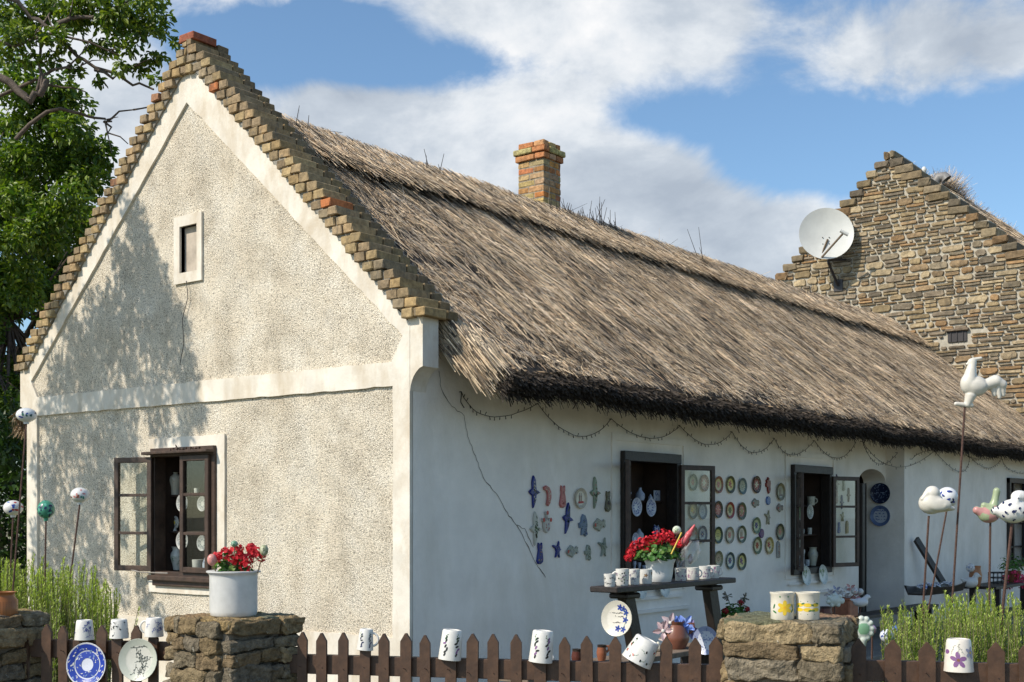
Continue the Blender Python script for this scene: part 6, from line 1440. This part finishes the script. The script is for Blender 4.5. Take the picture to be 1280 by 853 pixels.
p = wy(820.5, a2); o = sdf_blob([('e', (0, 0, .05), (.045, .035, .05)), ('e', (0, 0, .10), (.042, .035, .032)), ('c', (-.028, 0, .12), (-.034, 0, .14), .012, .006), ('c', (.028, 0, .12), (.034, 0, .14), .012, .006)], .01, .005, lambda c: BLUE if noise.noise(Vector(c) * 60) > .12 else (.5, .54, .62)).build('owl_figurine', M_CER, None, p, smooth=70); tag(o, 'blue and white ceramic owl on the lower shelf, middle window', 'figurine', GW1)
for px, py, d, lb in [(794, 634, 23.5, 'left oval-looking blue plate hung on the shelf, middle window'), (812, 634.5, 23, 'right blue spiral plate hung on the shelf, middle window'), (793, 674, 16, 'small blue plate low behind the geraniums, middle window')]:
    p = onY(px, py, .12); plate(p, m_(d, p) / 2, (.54, .58, .64), (.55, .58, .64), 'onion', int(px), lb, group=GW1, col=(.04, .07, .30))
c1z, c2z, c0z = .93 + S2[0], .93 + S2[1], .93 + .072
for px, z, hp_, wp_, k, c, c1, lb, s in [(1001, c1z, 11, 5, 5, (.5, .52, .48), (.2, .3, .2), 'small pale bird bottle on the upper shelf, second window', 1), (1002, c2z, 12, 7, 2, (.5, .52, .48), (.2, .24, .2), 'small stoppered bottle on the lower shelf, second window', 3), (1012, c2z, 8, 6, 4, (.48, .5, .46), (.2, .2, .2), 'tiny white cup on the lower shelf, second window', 4),
        (998, c0z, 14, 6, 3, (.44, .47, .48), (.1, .12, .2), 'short blue-grey candlestick on the sill, second window', 5), (1004, c0z, 21, 5, 3, (.5, .52, .5), (.15, .2, .2), 'tall white candlestick on the sill, second window', 6), (1016, c0z, 23, 13, 1, (.52, .52, .42), (.10, .12, .3), 'large painted vase on the sill, second window', 7), (1009, c0z, 8, 6, 4, (.46, .5, .52), (.1, .12, .3), 'tiny blue-grey cup before the large vase, second window', 8)]:
    p = wy(px, z); vase(p, m_(hp_, p), m_(wp_, p), lb, GW2, k, c, c1, 90 + s)
p = wy(1014, c1z); mug(p, m_(11, p), m_(9, p) / 2, m_(10, p) / 2, (.55, .55, .46), 'small', 97, 'cream mug with handle on the upper shelf, second window', rz=yaw_to_cam(p), handle=.001, group=GW2, col=(.2, .25, .2), col2=(.2, .25, .2))
for px, py, d, cc, lb in [(998.5, 641, 19, (.10, .34, .08), 'bright green plate hung on the upper shelf, second window'), (1011, 640, 18.5, (.14, .16, .14), 'white ringed plate hung on the upper shelf, second window'), (998.5, 676, 17, (.2, .2, .2), 'small white plate hung on the lower shelf, second window')]:
    p = onY(px, py, .12); plate(p, m_(d, p) / 2, (.52, .55, .48) if cc[1] < .3 else (.14, .36, .12), (.55, .56, .5), 'onion', int(px), lb, group=GW2, col=cc)
# ornaments on the wall behind the second window's open casement
for i, (k, x, y, hp_, cs, lb) in enumerate([('bird', 1045, 605, 24, ((.2, .14, .2), PURP, PINK), 'dusky bird ornament at the top behind the second open casement'), ('cat', 1054, 607, 14, ((.3, .3, .26), BROWN, PINK), 'small grey-brown ornament behind the upper casement pane'), ('bird', 1051.5, 628, 18, (BLUE, DBLUE, LB), 'blue bird ornament behind the second open casement'), ('bird', 1060, 619, 18, ((.3, .22, .22), PINK, BROWN), 'faded pink bird ornament near the casement edge'), ('swallow', 1052, 646, 12, ((.34, .34, .22), GREEN, BROWN), 'olive swallow ornament behind the middle casement pane'), ('cat', 1048, 660, 14, (LB, BLUE, WHITE), 'blue cat ornament behind the middle casement pane'), ('archtile', 1058, 659, 16, ((.42, .36, .2), BROWN, YEL), 'yellowish tile behind the middle casement pane'), ('cat', 1045, 622, 16, ((.3, .2, .22), PINK, PURP), 'rose cat ornament behind the upper casement pane')]):
    p = wp(x, y); relief(k, p, H_(hp_, p), cs, 250 + i, lb, 'small ornaments behind the second open casement')
# ================================================================ rosemary
def rosemary(name, spots, seed, label, group, per=90):
    r = np.random.default_rng(seed); Vs = []; Fs = []; Cs = []; b = 0; stems = MB()
    c = Vector(spots[0]); c.z = 0
    root = empty(name, c, label, 'shrub', group)
    for (x, y, zt) in spots:
        base = np.array([x, y, 0.]) - np.array([c.x, c.y, 0]); lean = r.normal(0, .08, 2); zb = max(zt - .75, .1)
        n = int(per * 1.7 * (zt - zb) / .6); t = np.sort(r.random(n)); hgt = zb + (zt - zb) * t
        P = np.stack([base[0] + lean[0] * hgt + .012 * np.sin(hgt * 9), base[1] + lean[1] * hgt, hgt], 1)
        a = r.uniform(0, 6.28, n); D = np.stack([np.cos(a), np.sin(a), np.full(n, .7) + .7 * t], 1)
        L = r.uniform(.022, .040, n) * (1.15 - .5 * t); V, F = blades(P, D, L, r.uniform(.0045, .0075, n), np.stack([-np.sin(a) * .2 + np.cos(a), np.sin(a), -np.ones(n)], 1) + r.normal(0, .3, (n, 3)))
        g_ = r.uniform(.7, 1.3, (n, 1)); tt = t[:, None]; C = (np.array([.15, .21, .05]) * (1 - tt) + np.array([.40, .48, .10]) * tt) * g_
        Vs.append(V); Fs.append(F + b); Cs.append(C); b += len(V)
        stems.tube([tuple(base), tuple(base + np.array([lean[0] * zt * .5, lean[1] * zt * .5, zt * .5])), (base[0] + lean[0] * zt, base[1] + lean[1] * zt, zt)], [.005, .004, .0015], 4)
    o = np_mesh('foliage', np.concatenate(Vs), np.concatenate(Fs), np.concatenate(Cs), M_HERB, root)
    stems.build('stems', mat('herb_stem', (.14, .13, .06), .8, .2), root)
def spread(px0, px1, d0, d1, n, topf, seed):
    r = random.Random(seed); out = []
    for k in range(n):
        px = r.uniform(px0, px1); d = r.uniform(d0, d1); y = topf(px) + r.uniform(0, 36) ** 1.0; p = atd(px, y, d); out.append((p.x, p.y, max(p.z, .35)))
    return out
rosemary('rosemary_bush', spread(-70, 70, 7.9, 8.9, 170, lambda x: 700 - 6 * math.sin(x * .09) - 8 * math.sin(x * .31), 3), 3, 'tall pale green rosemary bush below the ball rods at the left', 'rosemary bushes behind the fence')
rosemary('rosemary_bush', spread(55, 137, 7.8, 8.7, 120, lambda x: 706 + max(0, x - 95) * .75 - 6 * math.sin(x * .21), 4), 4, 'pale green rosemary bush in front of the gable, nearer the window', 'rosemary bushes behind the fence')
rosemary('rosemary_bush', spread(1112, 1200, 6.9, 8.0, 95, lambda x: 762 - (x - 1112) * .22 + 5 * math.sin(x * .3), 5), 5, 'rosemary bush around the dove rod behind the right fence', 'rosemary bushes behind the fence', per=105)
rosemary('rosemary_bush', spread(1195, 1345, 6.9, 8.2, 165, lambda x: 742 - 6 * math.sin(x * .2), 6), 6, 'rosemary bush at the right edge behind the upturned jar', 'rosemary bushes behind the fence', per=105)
# grass and small plants in the yard
r = np.random.default_rng(8); n = 16000
A0 = fpt(-100, 0); px = r.uniform(-60, 1400, n); d = r.uniform(6.9, 9.0, n)
a = (px - 640) / FOC; P = np.stack([CX + (FW[0] + RT[0] * a) * d, CY + (FW[1] + RT[1] * a) * d, np.zeros(n)], 1); ok = (P[:, 1] < -1.0) | (P[:, 0] < -.1); P = P[ok]; n = len(P)
V, F = blades(P, np.stack([r.normal(0, .25, n), r.normal(0, .25, n), np.ones(n)], 1), r.uniform(.05, .28, n), r.uniform(.004, .009, n), np.stack([r.normal(0, 1, n), r.normal(0, 1, n), np.zeros(n)], 1))
C = np.array([.08, .14, .03])[None] * r.uniform(.5, 1.6, (n, 1)); gro = np_mesh('yard_grass', V, F, C, M_HERB); tag(gro, 'short green grass growing behind the picket fence', 'grass', kind='stuff')

# ================================================================ trees
def make_tree(name, base, height, label, seed, crown_c, crown_r, nleaf, trunk_r=.18, lsize=(.045, .085), limbs=(), extra=(), colr=((.035, .075, .015), (.12, .18, .03)), clump=90, group=None, droop=.35, part_leaves=True, cl_r=(.16, .42), shell=.5, ew=1.):
    r = random.Random(seed); nr = np.random.default_rng(seed); base = Vector(base); root = empty(name, base, label, 'tree', group)
    mb = MB(); cc = Vector(crown_c) - base; fork = Vector((cc.x * .15, cc.y * .15, height * .28))
    mb.tube([Vector((0, 0, -.1)), Vector((.02, .03, height * .14)), fork], [trunk_r * 1.25, trunk_r, trunk_r * .85], 12, cap=False)
    cl_ = []
    for k in range(clump):
        d = Vector((r.gauss(0, 1), r.gauss(0, 1), r.gauss(0, 1))).normalized(); q = r.uniform(shell, 1.0)
        cl_.append((cc + Vector((d.x * crown_r[0], d.y * crown_r[1], d.z * crown_r[2])) * q, r.uniform(*cl_r)))
    hubs = []
    for k in range(9):
        d = Vector((math.cos(k * .7 * 2), math.sin(k * .7 * 2), r.uniform(-.2, .9))); h = cc + Vector((d.x * crown_r[0], d.y * crown_r[1], d.z * crown_r[2])) * .45; mid = fork.lerp(h, .5) + Vector((r.uniform(-.2, .2), r.uniform(-.2, .2), r.uniform(0, .3)))
        mb.tube([fork - Vector((0, 0, .1)), mid, h], [trunk_r * .5, trunk_r * .32, trunk_r * .18], 8, cap=False); hubs.append(h)
    for q, s in cl_:
        h = min(hubs, key=lambda z: (z - q).length); m1 = h.lerp(q, .5) + Vector((r.uniform(-.15, .15), r.uniform(-.15, .15), r.uniform(-.1, .15)))
        mb.tube([h, m1, q], [.03, .018, .006], 5, cap=False)
        for j in range(3): mb.tube([m1.lerp(q, r.random()), q + Vector((r.gauss(0, 1), r.gauss(0, 1), r.gauss(0, .6))) * s], [.008, .003], 4, cap=False)
    for pts, r0, r1 in limbs:
        pts = ([cc * 1.0] if len(pts) > 5 and r0 > .045 else []) + [Vector(p) - base for p in pts]; fine = []
        for a, b in zip(pts, pts[1:]):
            k = max(2, int((b - a).length / .18))
            for j in range(k): fine.append(a.lerp(b, j / k) + Vector((r.gauss(0, 1), r.gauss(0, 1), r.gauss(0, 1))) * .018)
        fine.append(pts[-1]); n = len(fine); mb.tube(fine, [r0 + (r1 - r0) * i / (n - 1) for i in range(n)], 7, cap=False)
        for i in range(3, n, 2):
            if r.random() < .45:
                d = (fine[i] - fine[i - 1]).normalized() + Vector((r.gauss(0, .7), r.gauss(0, .7), r.gauss(0, .7))); d.normalize(); L = r.uniform(.12, .4); q = fine[i]; q2 = q + d * L * .5; q3 = q + d * L + Vector((0, 0, r.uniform(-.05, .1))); mb.tube([q, q2, q3], [.010, .006, .003], 4, cap=False)
    mb.build('trunk', M_BARK, root, smooth=60)
    for (q, s) in extra: cl_.append((Vector(q) - base, s))
    W_ = np.array([(1. if i < clump else ew) * s ** 1.7 for i, (q, s) in enumerate(cl_)]); W_ /= W_.sum(); idx = nr.choice(len(cl_), nleaf, p=W_)
    Cc = np.array([tuple(q) for q, s in cl_])[idx]; Ss = np.array([s for q, s in cl_])[idx]
    off = nr.normal(0, 1, (nleaf, 3)); off = norm(off) * (nr.random((nleaf, 1)) ** .45); off[:, 2] *= .75; P = Cc + off * Ss[:, None]
    L = nr.uniform(*lsize, nleaf); D = norm(off * .6 + nr.normal(0, .7, (nleaf, 3)) + np.array([[0, 0, -droop]])); Nn = norm(nr.normal(0, .55, (nleaf, 3)) + np.array([[-.15, 0, .9]])); S = norm(np.cross(D, Nn)); Nn = norm(np.cross(S, D)); Wd = L * nr.uniform(.42, .56, nleaf)
    a = P; m_1 = P + D * (L * .35)[:, None]; m_2 = P + D * (L * .72)[:, None]; e = P + D * L[:, None] - Nn * (L * .12)[:, None]
    up_ = Nn * (Wd * .22)[:, None]
    V = np.stack([a, m_1 - S * (Wd * .5)[:, None] + up_, m_2 - S * (Wd * .36)[:, None] + up_, e, m_2 + S * (Wd * .36)[:, None] + up_, m_1 + S * (Wd * .5)[:, None] + up_], 1).reshape(-1, 3)
    i0 = np.arange(nleaf) * 6; F = np.concatenate([np.stack([i0, i0 + 1, i0 + 2, i0 + 3], 1), np.stack([i0, i0 + 3, i0 + 4, i0 + 5], 1)])
    t = nr.random((nleaf, 1)) ** 1.5; C = np.array(colr[0]) * (1 - t) + np.array(colr[1]) * t; C = C * nr.uniform(.75, 1.2, (nleaf, 1)); C = np.concatenate([C, C])
    np_mesh('crown', V, F, C, M_LEAF, root); return root
# walnut beside the gable: its shade falls on the gable wall, its outer boughs reach over the gable's left slope
def shade(px, py, t):     # where along the sun's ray a leaf clump stands whose shade meets the gable at a point
    p = onX(px, py, 0); return p + sv * t
r = random.Random(17); ex = []
for (x, y, s) in [(165, 262, .12), (172, 285, .18), (178, 310, .2), (150, 318, .14), (188, 335, .2), (165, 345, .25), (200, 365, .22), (180, 390, .3), (150, 395, .3), (210, 400, .25), (228, 410, .14), (125, 400, .28), (130, 430, .3), (190, 425, .25), (100, 440, .28), (85, 400, .2), (222, 445, .2), (160, 450, .16), (75, 470, .25), (110, 475, .25), (238, 468, .16), (200, 480, .2), (170, 490, .25), (135, 500, .22), (235, 500, .18), (95, 510, .28), (65, 520, .22), (150, 530, .28), (120, 540, .25), (200, 525, .2), (230, 540, .14), (250, 520, .1), (80, 560, .25), (60, 590, .25), (110, 590, .28), (140, 570, .2), (160, 560, .18), (70, 640, .28), (100, 640, .25), (125, 620, .22), (60, 690, .28), (90, 700, .25), (120, 690, .25), (150, 735, .14), (180, 745, .12), (200, 770, .10), (110, 745, .28), (150, 660, .14), (60, 740, .28), (175, 640, .10), (180, 600, .12), (215, 700, .07), (200, 690, .08), (215, 620, .07)]:
    t = 3.0 + 1.6 * (y - 250) / 450 + r.uniform(-.3, .8)
    if y > 560: t = r.uniform(3.4, 4.8)
    ex.append((shade(x, y, t), s * .95))
def bt(px, py, d): return atd(px, py, d)
near = [([bt(-110, 150, 12.2), bt(-50, 118, 12.2), bt(0, 92, 12.1), bt(20, 115, 12.1), bt(40, 122, 12.1), bt(52, 118, 12.1), bt(58, 100, 12.1)], .075, .03),
        ([bt(-60, -20, 12.0), bt(0, -5, 12.0), bt(40, 18, 12.1), bt(68, 38, 12.1), bt(95, 68, 12.2), bt(120, 88, 12.2), bt(150, 98, 12.2), bt(175, 103, 12.3), bt(192, 112, 12.3)], .05, .010),
        ([bt(120, 88, 12.2), bt(140, 96, 12.2), bt(160, 90, 12.3), bt(178, 82, 12.3)], .018, .006), ([bt(68, 38, 12.1), bt(72, 30, 12), bt(100, 26, 12), bt(130, 18, 12), (bt(160, 2, 12))], .03, .01),
        ([bt(52, 118, 12.1), bt(50, 95, 12.1), bt(66, 86, 12.1), bt(100, 84, 12.1), bt(104, 78, 12.1)], .02, .008), ([bt(-20, 130, 12.4), bt(40, 100, 12.4), bt(75, 108, 12.4), bt(107, 115, 12.4)], .02, .006),
        ([bt(20, 175, 12.6), bt(60, 140, 12.6), bt(92, 135, 12.6), bt(110, 146, 12.6), bt(130, 150, 12.6), bt(140, 152, 12.6)], .022, .009), ([bt(130, 150, 12.6), bt(152, 140, 12.6), bt(185, 134, 12.6)], .013, .005), ([bt(130, 150, 12.6), bt(140, 168, 12.6), bt(160, 180, 12.6)], .013, .005),
        ([bt(45, 110, 12.1), bt(48, 80, 12.1), bt(52, 40, 12.1), bt(70, 5, 12.1)], .02, .008), ([bt(-30, 40, 12), bt(20, 60, 12), bt(60, 45, 12), bt(110, 50, 12), bt(150, 70, 12.1)], .02, .006)]
lc = [(10, 10, .3), (35, 20, .22), (60, 12, .22), (20, 45, .2), (75, 50, .14), (100, 12, .2), (125, 20, .16), (150, 8, .22), (170, 18, .16), (190, 10, .18), (160, 30, .14), (175, 45, .16), (200, 40, .1), (205, 20, .1), (190, 65, .12), (165, 62, .12), (135, 66, .12), (115, 62, .1), (180, 85, .1), (150, 82, .1), (212, 52, .07), (205, 70, .07), (80, 62, .1), (60, 70, .12), (95, 88, .09), (55, 52, .1), (30, 70, .1), (140, 48, .12), (195, 95, .07), (45, 35, .14), (90, 36, .12), (5, 70, .16), (120, 105, .06), (85, 12, .18), (140, 0, .2), (110, -5, .2), (60, -8, .2), (175, 0, .2), (190, 28, .12)]
for x, y, s in lc:
    for j in range(1): ex.append((bt(x + r.uniform(-7, 7), y + r.uniform(-7, 7), 12.1 + r.uniform(-.25, .3)), s * .9))
make_tree('walnut_tree', (-1.8, 9.4, 0), 8.0, 'big leafy tree at the left whose boughs reach over the gable peak', 5, (-2.2, 9.4, 6.2), (2.4, 2.2, 2.4), 36000, .2, (.05, .09), near, ex, ((.06, .12, .016), (.28, .34, .045)), clump=40, cl_r=(.2, .4), ew=.9)
make_tree('leafy_tree', (2.2, 10.6, 0), 7.5, 'dense dark green tree behind the left side of the gable', 6, (2.0, 10.5, 4.2), (2.7, 2.5, 3.3), 90000, .18, (.06, .105), (), [(bt(x, y, 14.6 + random.Random(x * y).uniform(-.5, .5)), .26) for x, y in ((15, 300), (40, 290), (65, 270), (85, 250), (20, 250), (45, 240), (60, 300), (30, 340), (15, 200), (25, 370), (70, 110), (90, 130), (25, 90), (45, 120), (70, 150), (95, 180), (110, 205), (100, 235), (118, 190), (60, 180), (30, 150), (12, 110), (80, 215), (40, 200), (110, 225), (90, 160), (55, 135))], ((.055, .12, .015), (.26, .34, .045)), clump=210)
make_tree('leafy_tree', (-.8, 15.5, 0), 7.0, 'darker tree further back at the left edge', 16, (-.8, 15.5, 4.2), (3.6, 3.0, 3.9), 50000, .2, (.08, .13), (), (), ((.03, .065, .01), (.10, .16, .03)), clump=120)
def hedge(c, rad, h, n, label, seed):
    nr = np.random.default_rng(seed); root = empty('hedge_bush', (c[0], c[1], 0), label, 'bush', 'dark bushes beside the house')
    off = norm(nr.normal(0, 1, (n, 3))) * (nr.random((n, 1)) ** .3); P = off * np.array([rad, rad, h / 2]) + np.array([0, 0, h / 2]); P += .15 * np.sin(P[:, [1, 2, 0]] * 6)
    L = nr.uniform(.05, .09, n); V, F = blades(P, off + nr.normal(0, .7, (n, 3)), L, L * .5, nr.normal(0, .6, (n, 3)) + np.array([[0, 0, 1]])); C = np.array([.035, .07, .015]) * nr.uniform(.5, 1.8, (n, 1)); np_mesh('foliage', V, F, C, M_LEAF, root)
    mb = MB(); [mb.tube([(0, 0, 0), (rad * .5 * math.cos(a), rad * .5 * math.sin(a), h * .8)], [.04, .01], 6) for a in range(6)]; mb.build('stems', M_BARK, root)
hedge((1.2, 7.6), 1.5, 3.0, 16000, 'dark bush just behind the left edge of the gable', 1); hedge((-.6, 9.6), 1.7, 4.2, 20000, 'dark bush filling the left edge of the view', 2); hedge((3.4, 8.4), 1.6, 3.4, 9000, 'dark bush further back behind the gable', 3)
